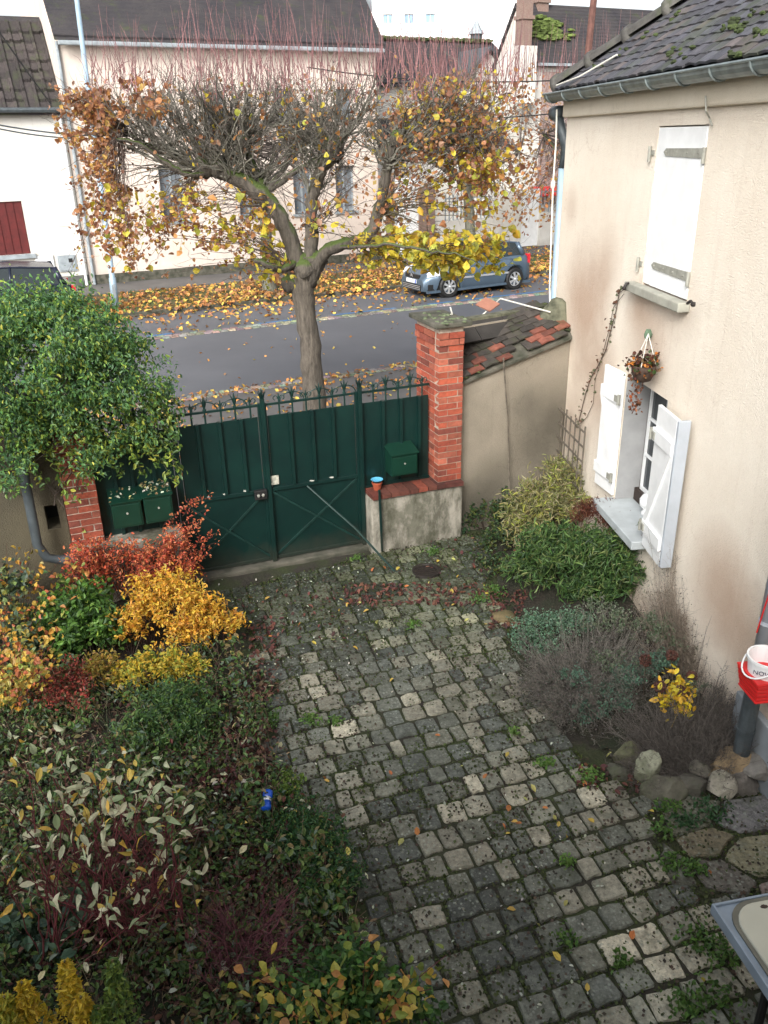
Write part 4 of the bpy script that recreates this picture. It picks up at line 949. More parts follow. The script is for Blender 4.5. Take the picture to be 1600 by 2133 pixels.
# open shutters with ledges and brace
def open_shutter(hs, sgn, ang, wid, lab_part, off=.03):
    """hinged at wall s=hs; sgn -1 opens towards smaller s, +1 larger; ang = how far it stands off the wall"""
    hp_ = HF.P(hs, off, 0); dirv = HF.u * sgn * math.cos(ang) + HF.n * math.sin(ang); fr = Frame(hp_[:2], math.atan2(dirv[1], dirv[0]))
    f = 1 if fr.n.dot(HF.n) > 0 else -1
    q_ = MB(); z0, z1 = zO0 + .0 if sgn > 0 else zO0 + .05, zO1 - .0
    q_.box(fr, .0, wid, min(0, f * .03), max(0, f * .03), z0, z1); sh_ = q_.build('shutter', 'white', house, bevel=.003)
    for k_ in range(1, 4):
        a_ = wid * k_ / 4; 
    for zz in (z0 + .14, z1 - .30):
        q_ = MB(); q_.box(fr, -.005, wid + .005, min(f * .03, f * .055), max(f * .03, f * .055), zz, zz + .11); q_.build('ledge', 'white', sh_, bevel=.004)
    q_ = MB(); d_ = f * .03; P0 = fr.P(wid * .92, d_, z1 - .30); P1 = fr.P(wid * .08, d_, z0 + .25); wv2 = fr.u * .035
    q_.prism([P0 - wv2, P0 + wv2, P1 + wv2, P1 - wv2], fr.n * f * .02); q_.build('brace', 'white', sh_)
    for zz in (z0 + .19, z1 - .25):
        q_ = MB(); q_.box(fr, -.03, .07, min(f * .055, f * .065), max(f * .055, f * .065), zz - .03, zz + .03); q_.tube([fr.P(-.01, f * .06, zz - .05), fr.P(-.01, f * .06, zz + .05)], .016, 8); q_.build('hinge', 'iron', sh_)
    return sh_
sLw = abs(sO0 - HS(1262, 760)[0]); 
open_shutter(sO0 - .01, -1, math.radians(7), .36, '', .004)
_s0 = HS(1380, 838, .09)[0]; _s1 = HS(1428, 866, .09)[0]; shr = open_shutter(_s0, 1, math.radians(4), _s1 - _s0, '', .09)
q = MB(); q.box(HF, _s1 + .002, _s1 + .035, .05, .15, zO0 + .0, zO1); q.build('edge_channel', 'pvc', shr, bevel=.006)
# plaster light bulb glow is not there; creeper on the wall
def creeper(lab, px_pts, n, seed, r=.005, leafcol=((.10, .05, .03), (.09, .10, .05)), nl=40, size=.035):
    g_ = np.random.default_rng(seed); P = np.array([HP3(x, y, .015) for x, y in px_pts]); t_ = thing('creeper', lab, 'climbing plant', P[-1])
    q_ = MB(); q_.tube(P, r, 5, (.09, .07, .05)); q_.build('stem', 'twig', t_)
    k_ = g_.integers(0, len(P) - 1, nl); f_ = g_.random(nl)[:, None]; C = P[k_] * (1 - f_) + P[k_ + 1] * f_ + g_.normal(size=(nl, 3)) * .02 + HF.n * .02
    leaf_obj('leaves', [leaf_arrays(C, size, .7, .2, 0, leafcol, seed=seed)], 'leaf_dry', t_)
creeper('thin bare creeper climbing the cream wall left of the window', [(1318, 590), (1290, 610), (1283, 650), (1272, 690), (1262, 730), (1247, 760), (1232, 785), (1220, 820), (1210, 860), (1203, 890)], 1, 3, nl=70)
creeper('second wispy creeper stem looping beside the first', [(1300, 612), (1278, 640), (1268, 690), (1252, 750), (1240, 790), (1236, 840), (1222, 870), (1205, 885)], 1, 4, nl=18, r=.003)
# --- hanging basket
pb_ = HP3(1340, 772, .14); hk = HP3(1350, 700, .06)
tb = thing('hanging_basket', 'wall basket of brown and orange trailing plants above the open window', 'hanging basket', pb_)
q = MB(); q.lathe(pb_, [(.02, -.10), (.07, -.08), (.095, -.02), (.105, .05), (.098, .05), (.09, -.02), (.06, -.07)], 16, c=(.05, .03, .02)); q.build('bowl', 'twig', tb, smooth=True)
q = MB(); 
for a in (0, 2.1, 4.2): q.tube([pb_ + np.array([math.cos(a) * .10, math.sin(a) * .10, .05]), hk + ZUP * .02], .004, 4)
q.build('hanger', 'whitecable', tb)
gC = np.random.default_rng(31); C = pb_ + gC.normal(size=(330, 3)) * np.array([.06, .065, .05]) + np.array([0, 0, .05]); C2 = pb_ + np.stack([gC.normal(size=80) * .03, gC.normal(size=80) * .03, -gC.random(80) * .38], 1) + HF.n * .04
leaf_obj('foliage', [leaf_arrays(C, .036, .75, .3, .1, [(.10, .035, .02), (.05, .02, .015), (.55, .20, .03), (.06, .12, .03), (.16, .09, .04)], [4, 3, 1.6, 1.6, 2], seed=2), leaf_arrays(C2, .032, .7, .1, .5, [(.16, .06, .03), (.10, .04, .02), (.3, .09, .03)], seed=3)], 'leaf', tb)
q = MB(); c_ = HP3(1350, 697, .05); q.blob(c_, (.035, .02, .05), 3, .1, (.10, .16, .10)); q.build('pot', 'twig', None); wp = bpy.context.scene.objects.get('pot')
tag(wp, 'tiny green glass ornament hung on the cream wall above the basket', 'ornament')
# --- downpipe with bucket
pt = HP3(1606, 1180, .14); pbm = HP3(1552, 1528, .14)
dp = thing('downpipe', 'pale grey rain downpipe with dark cast iron foot at the right edge', 'downpipe', pbm)
mid = HP3(1566, 1440, .14); tv = np.array([pbm[0], pbm[1], 0])
def onpipe(z): return np.array([pbm[0], pbm[1], z])
zS = mid[2]; 
q = MB(); q.tube([onpipe(zS), onpipe(zFt)], .05, 16); q.build('upper_pipe', 'pvc', dp, smooth=True)
q = MB(); q.tube([onpipe(.02), onpipe(.14), onpipe(.145), onpipe(zS + .02)], [.068, .066, .058, .056], 16); q.tube([onpipe(zS - .32), onpipe(zS - .29)], [.062, .062], 14); q.build('cast_iron_foot', 'castiron', dp, smooth=False)
for zz in (zS + .55, zS + 1.6): q = MB(); q.tube([onpipe(zz), onpipe(zz + .025)], .056, 14); q.build('collar', 'pvc', dp)
bc = HP3(1588, 1440, .31)
bc = np.array([bc[0], bc[1], bc[2]])
ztop = bc[2] + .26
bk = thing('bucket', 'white plastic bucket with lettering sitting in a red container tied to the downpipe', 'bucket', bc); Hh = ztop - bc[2]
q = MB(); q.lathe(bc, [(0, Hh * .12), (.095, Hh * .12), (.120, Hh * .93), (.128, Hh * .93), (.128, Hh), (.117, Hh), (.113, Hh * .9), (.10, Hh * .5)], 24); q.build('white_bucket', 'white', bk, smooth=False)
BF = Frame(bc[:2], HF.a)
q = MB()
def trap(z0, z1, w0, w1, d0_, d1_):
    P = BF.P; q.hexa([P(-w0, d0_, z0), P(w0, d0_, z0), P(w0, -d0_, z0), P(-w0, -d0_, z0), P(-w1, d1_, z1), P(w1, d1_, z1), P(w1, -d1_, z1), P(-w1, -d1_, z1)])
zb0 = bc[2]; 
for k in range(4): trap(zb0 + Hh * .52 * k / 4, zb0 + Hh * .52 * (k + .93) / 4, .100 + .006 * k, .105 + .006 * k, .10 + .006 * k, .105 + .006 * k)
trap(zb0 + Hh * .52, zb0 + Hh * .57, .126, .126, .126, .126); trap(zb0 - .012, zb0 + .004, .105, .105, .105, .105)
q.build('red_container', 'red', bk, bevel=.006)
q = MB(); tt_ = np.linspace(PI * 1.0, PI * 2.0, 15); q.tube([bc + BF.u * .13 * math.cos(a) + BF.n * (.03 + .11 * -math.sin(a)) + ZUP * (Hh * .93 + .10 * math.sin(a)) for a in tt_], .006, 6); q.build('handle', 'white', bk, smooth=True)
txt = bpy.data.curves.new('lettering', 'FONT'); txt.body = 'NOVAC'; txt.size = .040; txt.extrude = .0008; txt.align_x = 'CENTER'
_t = bpy.data.objects.new('tmp', txt); col.objects.link(_t); bpy.context.view_layer.update(); _me = bpy.data.meshes.new_from_object(_t.evaluated_get(bpy.context.evaluated_depsgraph_get())); bpy.data.objects.remove(_t)
_me.materials.clear(); to = link('lettering', _me, simple('dark_print', '#2a3350', .5, .1, 5, 0), bk)
tn = norm(-bc * np.array([1, 1, 0]) + 0)                    # lettering faces out into the court
to.location = Vector(tn * .121) + Vector((0, 0, Hh * .72)); xa = np.cross(ZUP, tn)
to.rotation_euler = Matrix([[xa[i], ZUP[i], tn[i]] for i in range(3)]).to_euler()
q = MB(); q.tube([onpipe(bc[2] + Hh * .8) + HF.n * .06, onpipe(zS + .9) + HF.n * .05 + HF.u * .05], .005, 5); q.tube([bc + ZUP * Hh + HF.u * .03, onpipe(zS + 1.1) + HF.u * .08 + HF.n * .03], .009, 5); q.build('red_strap', 'red', bk)

# ================================================================== gate, fences, piers
def GS(px, py, d=0.0): return GF.S(px, py, d)
sG0 = 0.0; sGc = GS(570, 1150)[0]; sG1 = GS(757, 1140)[0]; zMid = (GS(565, 1022)[1] + GS(748, 986)[1]) / 2; zSheet = (GS(893, 822)[1] + GS(450, 880)[1]) / 2
zRail = (GS(455, 862)[1] + GS(840, 800)[1]) / 2; zTall = (GS(487, 825)[1] + GS(802, 782)[1]) / 2; zPost = (GS(547, 812)[1] + GS(750, 788)[1]) / 2
zLedge = .72; sPl0 = GS(868, 740, -.1)[0]
gate = thing('gate', 'dark green double metal gate with cross braced lower panels and spiked top', 'gate', GF.P(0, 0, 0))
def finial(parent, s, tall, k):
    q_ = MB(); c_ = GF.P
    if tall:
        q_.tube([c_(s, 0, zSheet - .01), c_(s, 0, zTall - .05)], .010, 6); q_.tube([c_(s, 0, zTall - .12), c_(s, 0, zTall - .05), c_(s, 0, zTall + .02)], [.008, .016, .003], 6)
        for a in range(5):
            t_ = a * 2 * PI / 5; o_ = GF.u * math.cos(t_) + GF.n * math.sin(t_)
            q_.tube([c_(s, 0, zTall - .11), c_(s, 0, zTall - .05) + o_ * .018, c_(s, 0, zTall) + o_ * .04], [.007, .006, .002], 4)
        q_.tube([c_(s, 0, zRail + .012), c_(s, 0, zRail + .03)], .018, 8)
    else:
        q_.tube([c_(s, 0, zSheet - .01), c_(s, 0, zRail + .07), c_(s, 0, zRail + .10)], [.010, .010, .003], 6)
        for sg_ in (-1, 1):
            t_ = np.linspace(-.5, 4.6, 11); q_.tube([c_(s + sg_ * (.035 - .022 * math.cos(a)), 0, zRail + .055 + .022 * math.sin(a)) for a in t_], .005, 4)
    for sg_ in (-1, 1):
        if tall: q_.tube([c_(s + sg_ * (.015 + .11 * math.sin(a)), 0, zTall - .04 - (zTall - .05 - zRail) * (1 - math.cos(a))) for a in np.linspace(0, PI / 2, 6)], .0055, 4)
    return q_.build('finial', 'green2', parent)
def sheets(parent, s0, s1, z0, cuts):
    ss = [s0] + cuts + [s1]
    for a, b_ in zip(ss[:-1], ss[1:]):
        q_ = MB(); q_.box(GF, a + .006, b_ - .006, -.006, .0, z0, zSheet); q_.build('sheet_panel', 'green', parent)
    for a in cuts: q_ = MB(); q_.box(GF, a - .016, a + .016, -.014, .034, z0, zSheet + .004); q_.build('batten', 'green', parent)
def leaf(s0, s1, cuts, fins):
    q_ = MB(); w_ = .035; zb = .07
    q_.box(GF, s0, s0 + w_, -.02, .02, zb, zRail + .02); q_.box(GF, s1 - w_, s1, -.02, .02, zb, zRail + .02); q_.box(GF, s0 + w_, s1 - w_, -.02, .025, zMid - .02, zMid + .02); q_.box(GF, s0 + w_, s1 - w_, -.018, .018, zb, zb + .035); q_.box(GF, s0 + w_, s1 - w_, -.01, .01, zRail - .012, zRail + .012)
    fr = q_.build('gate_leaf', 'green', gate, bevel=.003); BASE[fr.name] = BASE[gate.name]
    q_ = MB(); q_.box(GF, s0 + w_, s1 - w_, -.004, .002, zb + .03, zMid - .02); q_.build('lower_panel', 'green', fr)
    for (a, b_, dd) in (((s0 + w_, zMid - .03), (s1 - w_, zb + .05), .012), ((s0 + w_, zb + .05), (s1 - w_, zMid - .03), .004)):
        q_ = MB(); q_.prism([GF.P(a[0], .002, a[1] - .015), GF.P(b_[0], .002, b_[1] - .015), GF.P(b_[0], .002, b_[1] + .015), GF.P(a[0], .002, a[1] + .015)], GF.n * (dd + .008)); q_.build('brace', 'green2', fr)
    sheets(fr, s0 + w_, s1 - w_, zMid + .02, cuts)
    for s_, t_ in fins: finial(fr, s_, t_, 0)
    return fr
gs_ = lambda x, y: GS(x, y)[0]
leaf(sG0, sGc - .008, [gs_(418, 960), gs_(463, 950), gs_(507, 940)], [(gs_(397, 860), False), (gs_(425, 850), True), (gs_(459, 850), False), (gs_(488, 840), True), (gs_(520, 840), False)])
leaf(sGc + .008, sG1 - .01, [gs_(607, 930), gs_(652, 920), gs_(694, 910)], [(gs_(581, 838), False), (gs_(608, 830), True), (gs_(637, 830), False), (gs_(665, 825), True), (gs_(692, 820), False), (gs_(717, 815), True)])
for s_ in (sGc, sG1):
    q = MB(); q.box(GF, s_ - .022, s_ + .022, .022, .05, .06, zPost - .08); q.tube([GF.P(s_, .036, zPost - .1), GF.P(s_, .036, zPost + .03)], [.02, .003], 6)
    for a in range(6):
        t_ = a * PI / 3; o_ = GF.u * math.cos(t_) + GF.n * math.sin(t_); q.tube([GF.P(s_, .036, zPost - .12), GF.P(s_, .036, zPost - .05) + o_ * .02, GF.P(s_, .036, zPost) + o_ * .042], [.008, .007, .002], 4)
    q.build('post', 'green', gate)
# lock, note, drop rod, stay
q = MB(); q.box(GF, sGc - .16, sGc - .03, .026, .075, zMid - .07, zMid + .03); q.build('lock_box', 'black', gate, bevel=.005)
for k in (0, 1): q = MB(); q.blob(GF.P(sGc - .125 + .05 * k, .085, zMid - .02), .017, k, .1, None, 8, 5); q.build('lock_knob', 'iron', gate)
q = MB(); q.box(GF, sGc - .0 + .03, sGc + .115, .015, .02, zMid + .05, zMid + .15); q.build('worn_label_plate', simple('torn_paper', '#b9b8a8', .9, .5, 30, .1), gate)
zst = GS(640, 1008)[1]; q = MB(); p0 = GF.P(GS(637, 1008)[0], .05, zst); p1 = G(822, 1192); q.tube([p0, p0 * .45 + p1 * .55 + ZUP * .06, p1 + ZUP * .015], .012, 8); q.build('stay_rod', 'green2', gate)
for (x, y) in [(432, 1037), (470, 1030), (512, 1022), (650, 1003), (690, 997)]:
    s_, z_ = GS(x, y); q = MB(); q.blob(GF.P(s_, .012, zMid + .025), (.025, .012, .01), x, .4, (.4, .4, .35), 6, 4); q.build('leaf_scrap', 'twig', gate)
# concrete threshold
q = MB(); q.box(GF, -.1, sG1 + .05, -.25, .10, -.04, .05); tag(q.build('threshold', 'concrete', bevel=.02), kind='structure')
# ---- right ledge wall + fixed fence
MT['lowwall'] = plaster('mossy_low_wall_render', '#8a857a', '#6e6b60', '#34352b', None, .5)
b = NB('streaked_render'); p = b.pos(); mp = b.n('ShaderNodeMapping'); mp.inputs['Scale'].default_value = (2.2, 2.2, 1.0); b.l(p, mp.inputs['Vector'])
k = b.mix(b.ramp(b.noise(2.4, 7, .7, mp.outputs[0]), [(.4, 0.0), (.6, 1.0)]), lin('#9b968a'), lin('#5a584c'))
k = b.mix(b.math('MULTIPLY', b.ramp(b.noise(2.0, 6, .7), [(.5, 0.0), (.62, 1.0)]), .6), k, lin('#3c3f2c')); b.base(k); b.set(Roughness=.92); b.bump(b.noise(40, 5), .5, .01); MT['streak'] = b.m
sW0 = sG1 + .03; sW1 = GS(963, 990, .2)[0]
dLF = .22
lw = thing('low_wall', 'stained concrete low wall right of the gate with brick ledge on top', 'wall', GF.P(sW0, 0, 0))
q = MB(); q.box(GF, sW0, sW1, -.3, dLF, -.1, zLedge - .06); q.build('wall_body', 'streak', lw, bevel=.02)
def brickmesh(L, W, Hh_, sd):
    g_ = np.random.default_rng(sd); q_ = MB(); a, b_, c_ = L / 2, W / 2, Hh_ / 2; e = .004; V = []
    for z_, i_ in ((-c_, e), (c_, e)):
        for x, y in ((-a, -b_), (a, -b_), (a, b_), (-a, b_)): V.append((x + g_.uniform(-.003, .003), y + g_.uniform(-.002, .002), z_ + g_.uniform(-.002, .002)))
    q_.hexa(V); me_ = q_.mesh('brick'); me_.materials.append(MT['brick_i']); return me_
bm = [brickmesh(.215, .10, .058, k) for k in range(4)]; bh = [brickmesh(.10, .10, .058, k + 9) for k in range(4)]; bl_ = [brickmesh(.10, .215, .05, k + 20) for k in range(4)]
g4 = np.random.default_rng(8)
def place_brick(me_, parent, fr, s, d, z, rot, colr, nm='brick'):
    o = bpy.data.objects.new(nm, me_); col.objects.link(o); o.parent = parent; o.location = fr.P(s, d, z) - BASE[parent.name]; o.rotation_euler = (0, 0, fr.a + rot); o.color = (*colr, 1); return o
bcols = [lin('#a04e37'), lin('#944633'), lin('#a25a45'), lin('#7c4033'), lin('#8f4f3c')]
s_ = sW0 + .06
while s_ < sW1 - .02:
    for dd in (dLF - .075, dLF - .295):
        v = g4.uniform(.35, .75); c_ = bcols[int(g4.integers(0, 5))]; place_brick(bl_[int(g4.integers(0, 4))], lw, GF, s_, dd, zLedge - .03 + g4.uniform(-.003, .004), g4.uniform(-.03, .03), tuple(x * v for x in np.array(c_) * [.8, .9, 1.0]))
    s_ += .108
fence = thing('fence_panel', 'fixed green metal fence section between the gate and the right brick pier', 'fence', GF.P(sG1, 0, 0))
sFe = GS(893, 860)[0]
q = MB(); q.box(GF, sG1 + .03, sFe, -.01, .01, zRail - .012, zRail + .012); q.build('rail', 'green', fence); q = MB(); q.box(GF, sG1 + .03, sFe, -.015, .015, zLedge + .0, zLedge + .03); q.build('rail', 'green', fence)
sheets(fence, sG1 + .03, sFe, zLedge + .03, [gs_(797, 880), gs_(834, 870), gs_(872, 860)])
for s_, t_ in [(gs_(777, 810), False), (gs_(803, 800), True), (gs_(829, 800), False), (gs_(854, 795), True), (gs_(879, 795), False)]: finial(fence, s_, t_, 1)
q = MB(); q.tube([GF.P(GS(775, 980)[0], .26, .05), GF.P(GS(772, 980)[0], .26, zLedge + .06)], .014, 8); tag(q.build('iron_rod', 'green'), 'thin dark green upright rod in front of the low wall end', 'rod')
# pier (right)
def pier(lab, s0, s1, d0, d1, z0, z1, colscale=1.0, seed=1, maxn=290):
    pr_ = thing('brick_pier', lab, 'brick pillar', GF.P((s0 + s1) / 2, (d0 + d1) / 2, z0)); g_ = np.random.default_rng(seed)
    q_ = MB(); q_.box(GF, s0 + .007, s1 - .007, d0 + .007, d1 - .007, z0, z1); q_.build('mortar_core', 'mortar', pr_)
    n = 0; c_h = .0685; rows = int((z1 - z0) / c_h)
    def face(L, fn, r_, inv):
        nonlocal n
        x = 0; start = (.11 if (r_ + inv) % 2 else .225)
        first = True
        while x < L - .02 and n < maxn:
            w_ = start if first else .225; first = False; w_ = min(w_, L - x); 
            if L - x - w_ < .06: w_ = L - x
            me_ = (bm if w_ > .16 else bh)[int(g_.integers(0, 4))]
            o_ = fn(x + w_ / 2, me_); o_.scale = ((w_ - .010) / (.215 if w_ > .16 else .10), 1, 1); n += 1; x += w_
    for r_ in range(rows):
        z = z0 + (r_ + .5) * c_h + .003; top = r_ >= rows - 2; e = .018 if top else 0
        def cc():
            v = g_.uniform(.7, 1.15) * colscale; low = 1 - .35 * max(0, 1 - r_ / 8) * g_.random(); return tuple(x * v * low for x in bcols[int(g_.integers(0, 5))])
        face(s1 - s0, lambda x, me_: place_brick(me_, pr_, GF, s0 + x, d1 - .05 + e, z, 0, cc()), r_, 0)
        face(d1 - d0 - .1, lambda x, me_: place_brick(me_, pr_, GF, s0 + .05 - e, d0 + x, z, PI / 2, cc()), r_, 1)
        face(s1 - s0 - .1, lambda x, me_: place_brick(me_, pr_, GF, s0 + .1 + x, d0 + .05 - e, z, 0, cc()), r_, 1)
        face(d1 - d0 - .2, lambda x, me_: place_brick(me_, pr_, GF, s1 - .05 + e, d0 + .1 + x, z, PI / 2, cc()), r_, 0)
    return pr_
dP1 = dLF - .02; sP0 = GS(913, 840, dP1)[0]; sP1 = GS(964, 840, dP1)[0]; zP1 = GS(914, 683, dP1)[1]
# depth so that the left arris of the side face lands at x=868
for dP0 in np.arange(dP1 - .2, dP1 - .9, -.01):
    v_ = RB.T @ (GF.P(sP0, dP0, zP1) - EYE)
    if CX + FPX * v_[0] / v_[2] < 868: break
pr1 = pier('tall red brick pier with stone cap right of the gate', sP0, sP1, dP0, dP1, zLedge, zP1, 1.15, 2)
q = MB(); oh = .065; P = GF.P; zz = zP1
q.hexa([P(sP0 - oh, dP1 + oh, zz), P(sP1 + oh, dP1 + oh, zz), P(sP1 + oh, dP0 - oh, zz), P(sP0 - oh, dP0 - oh, zz), P(sP0 - oh, dP1 + oh, zz + .05), P(sP1 + oh, dP1 + oh, zz + .05), P(sP1 + oh, dP0 - oh, zz + .05), P(sP0 - oh, dP0 - oh, zz + .05)])
q.build('cap_stone', 'concrete', pr1, bevel=.012)
q = MB(); 
for k in range(30): q.blob(P(g4.uniform(sP0 - .05, sP1 + .05), g4.uniform(dP0, dP1 + .08), zz + .052), (.025, .025, .01), k, .3, tuple(np.array((.12, .15, .08)) * g4.uniform(.6, 1.3)), 6, 4)
tag(q.build('lichen_tufts', 'twig', pr1), kind='stuff')
# mailboxes
def mailbox(lab, s0, s1, d0, d1, z0, z1, litter=0, seed=1):
    mbx = thing('mailbox', lab, 'mailbox', GF.P((s0 + s1) / 2, (d0 + d1) / 2, z0), 'green mailboxes on the fence'); P = GF.P
    q_ = MB(); q_.hexa([P(s0, d1, z0), P(s1, d1, z0), P(s1, d0, z0), P(s0, d0, z0), P(s0, d1, z1 - .03), P(s1, d1, z1 - .03), P(s1, d0, z1 + .02), P(s0, d0, z1 + .02)]); q_.build('box', 'greenbox', mbx, bevel=.004)
    q_ = MB(); q_.prism([P(s0 - .012, d1 + .02, z1 - .032), P(s1 + .012, d1 + .02, z1 - .032), P(s1 + .012, d0, z1 + .022), P(s0 - .012, d0, z1 + .022)], ZUP * .012); lid = q_.build('lid', 'greenbox', mbx)
    q_ = MB(); q_.box(GF, s0 + .015, s1 - .015, d1 + .0, d1 + .006, z0 + .02, z1 - .06); dr_ = q_.build('door', 'greenbox', mbx, bevel=.002)
    q_ = MB(); q_.tube([P((s0 + s1) / 2, d1 + .006, (z0 + z1) / 2), P((s0 + s1) / 2, d1 + .016, (z0 + z1) / 2)], .010, 8); q_.build('lock', 'iron', dr_)
    if litter:
        g_ = np.random.default_rng(seed); C = np.array([P(g_.uniform(s0, s1), d0 + (d1 - d0) * (k := g_.random()), z1 + .038 - .052 * k) for _ in range(litter)]); 
        tag(leaf_obj('fallen_leaf_litter', [leaf_arrays(C, .035, .6, 3, 0, [(.5, .5, .4), (.4, .35, .15), (.12, .16, .08), (.3, .2, .1)], seed=seed)], 'leaf_dry', lid), kind='stuff')
    return mbx
a = GS(808, 960, .25); b__ = GS(873, 960, .25)
a0, z0_ = GS(852, 990, .26); a1 = GS(874, 975, .26)[0]
sA = GS(856, 950, .28)[0]; sBm = sA + .16
# box spans: front-left edge x~850, right edge x~873, side face to x~808
wB = .24; sR_ = GS(873, 950, .26)[0]
mailbox('green mailbox on the brick ledge beside the right brick pier', sR_ - .30, sR_, .0, .22, GS(850, 990, .22)[1] + .01, GS(850, 945, .22)[1] + .03)
# blue bowl in a flower pot
pc = GF.P(GS(785, 985, .1)[0], .1, zLedge)
tp_ = thing('flower_pot', 'terracotta pot topped with a pale blue plastic bowl on the brick ledge', 'flower pot', pc)
q = MB(); q.lathe(pc, [(0, .0), (.04, 0), (.052, .07), (.058, .07), (.058, .09), (.05, .09)], 16); q.build('pot', 'terracotta', tp_, smooth=False)
q = MB(); q.lathe(pc, [(0, .09), (.045, .09), (.064, .12), (.068, .12), (.062, .114), (.04, .10), (0, .1)], 18); q.build('blue_bowl', simple('pale_blue_plastic', '#5aa6c8', .35, .1, 5, .02), tp_, smooth=True)
# ---- plaster wall to the house with tiled lean-to coping, street coping behind
A_ = GF.P(sP1 - .01, dP1 - .12, 0)[:2]
# meet the house wall 0.75 m this side of the corner
Bp = HF.P(.62, .0, 0)[:2]; WF = two(A_, Bp); Lw = float(np.linalg.norm(Bp - A_))
zw0 = WF.S(972, 797)[1]; zw1 = WF.S(1183, 702)[1]
MT['yardwall'] = plaster('yard_wall_render', '#968d7e', '#7c7466', '#48443a', [(*(WF.P(Lw * a_, 0, z_)), r_, s_) for a_, z_, r_, s_ in [(.9, 1.2, .6, .8), (.7, .9, .35, .5), (.35, .45, .5, .7), (.6, 1.45, .3, .45), (.95, .4, .6, .7), (.15, .3, .4, .8)]], .4)
yw = thing('yard_wall', 'plastered yard wall with mossy tiled coping between the brick pier and the cream house', 'wall', WF.P(0, 0, 0)); P = WF.P
q = MB(); q.hexa([P(0, 0, -.1), P(Lw, 0, -.1), P(Lw, -.3, -.1), P(0, -.3, -.1), P(0, 0, zw0), P(Lw, 0, zw1), P(Lw, -.3, zw1), P(0, -.3, zw0)]); q.build('wall_body', 'yardwall', yw)
cd = .62; rise = .26
def CP(a, t_, h_=0):   # coping surface: a 0..1 along, t 0..1 up the slope
    z = (zw0 * (1 - a) + zw1 * a) + .015; return P(a * Lw, .05 - t_ * (cd + .05), z + t_ * rise + h_)
q = MB(); q.prism([CP(0, 0), CP(1, 0), CP(1, 1), CP(0, 1)], -ZUP * .03); q.build('coping_bed', 'concrete', yw)
tn_ = norm(np.cross(CP(1, 0) - CP(0, 0), CP(0, 1) - CP(0, 0))); ua = norm(CP(1, 0) - CP(0, 0)); va = np.cross(tn_, ua)
if tn_[2] < 0: tn_ = -tn_; va = np.cross(tn_, ua)
nc = int(Lw / .115); Rw = Matrix([[ua[i], va[i], tn_[i]] for i in range(3)])
cm = []
for k in range(5): me = tile_mesh(g2, .165, .19, .016).mesh('coping_tile'); me.materials.append(MT['tile_i']); cm.append(me)
slen = np.linalg.norm(CP(0, 1) - CP(0, 0)); nrw = int(slen / .095)
for r_ in range(nrw):
    for c_ in range(int(Lw / .17) + 1):
        aa = (c_ * .17 + (r_ % 2) * .085 + .05) / Lw
        if aa > 1.0 or g4.random() < .03: continue
        p = CP(aa, r_ * .095 / slen, .040 + g4.uniform(0, .010)); o = bpy.data.objects.new('coping_tile', cm[int(g4.integers(0, 5))]); col.objects.link(o); o.parent = yw; o.location = p - BASE[yw.name]
        o.rotation_euler = (Rw @ Matrix.Rotation(g4.uniform(-.1, .1), 3, 'Z') @ Matrix.Rotation(-math.radians(8) + g4.uniform(-.05, .05), 3, 'X')).to_euler()
        red_ = (r_ < 3 and g4.random() < .42) or g4.random() < .12; v = g4.uniform(.6, 1.15); o.color = (*[x * v for x in (lin('#7d4a3c') if red_ else lin('#403b36'))], 1)
q = MB()
for k in range(90):
    aa, tt2 = g4.random(), g4.random(); tt2 = tt2 ** .7; q.blob(CP(aa, tt2, .03), (.04, .035, .014), k, .4, tuple(np.array((.05, .065, .02)) * g4.uniform(.5, 1.5)), 6, 4)
tag(q.build('coping_moss', 'twig', yw), kind='stuff')
# street wall behind
XF = two(GF.P(sP1 - .02, dP0 + .10, 0)[:2], HF.P(-.02, -.1, 0)[:2]); Lx = float(np.linalg.norm(HF.P(-.02, -.1, 0)[:2] - GF.P(sP1 - .02, dP0 + .10, 0)[:2]))
zx0 = XF.S(985, 668)[1]; zx1 = XF.S(1140, 640)[1]
stw = thing('front_wall', 'street side wall with dark slab coping behind the tiled lean-to', 'wall', XF.P(0, 0, 0)); P = XF.P
q = MB(); q.hexa([P(0, 0, -.05), P(Lx, 0, -.05), P(Lx, -.22, -.05), P(0, -.22, -.05), P(0, 0, zx0 - .06), P(Lx, 0, zx1 - .06), P(Lx, -.22, zx1 - .06), P(0, -.22, zx0 - .06)]); q.build('wall_body', 'yardwall', stw)
g5 = np.random.default_rng(3); nsl = 4; MT['lichenstone'] = simple('lichen_stone', '#6a6a58', .9, .5, 9, .6, c2='#3c3e30'); MT['darkslate'] = simple('dark_slate', '#34312e', .7, .4, 8, .3)
for k in range(nsl):
    a, b2 = k * Lx / nsl + .004, (k + 1) * Lx / nsl - .004; za, zb2 = zx0 + (zx1 - zx0) * k / nsl - .058, zx0 + (zx1 - zx0) * (k + 1) / nsl - .058; q = MB()
    q.hexa([P(a, -.06, za + .02), P(b2, -.06, zb2 + .02), P(b2, -.22, zb2 + .02), P(a, -.22, za + .02), P(a, -.06, za + .062), P(b2, -.06, zb2 + .062), P(b2, -.22, zb2 + .05), P(a, -.22, za + .05)]); q.build('coping_slab', 'lichenstone', stw, bevel=.008)
    q = MB(); q.hexa([P(a, .14, za - .15), P(b2, .14, zb2 - .15), P(b2, -.1, zb2 - .02), P(a, -.1, za - .02), P(a, .15, za - .135), P(b2, .15, zb2 - .135), P(b2, -.062, zb2 + .03), P(a, -.062, za + .03)]); q.build('coping_slate', 'darkslate', stw)
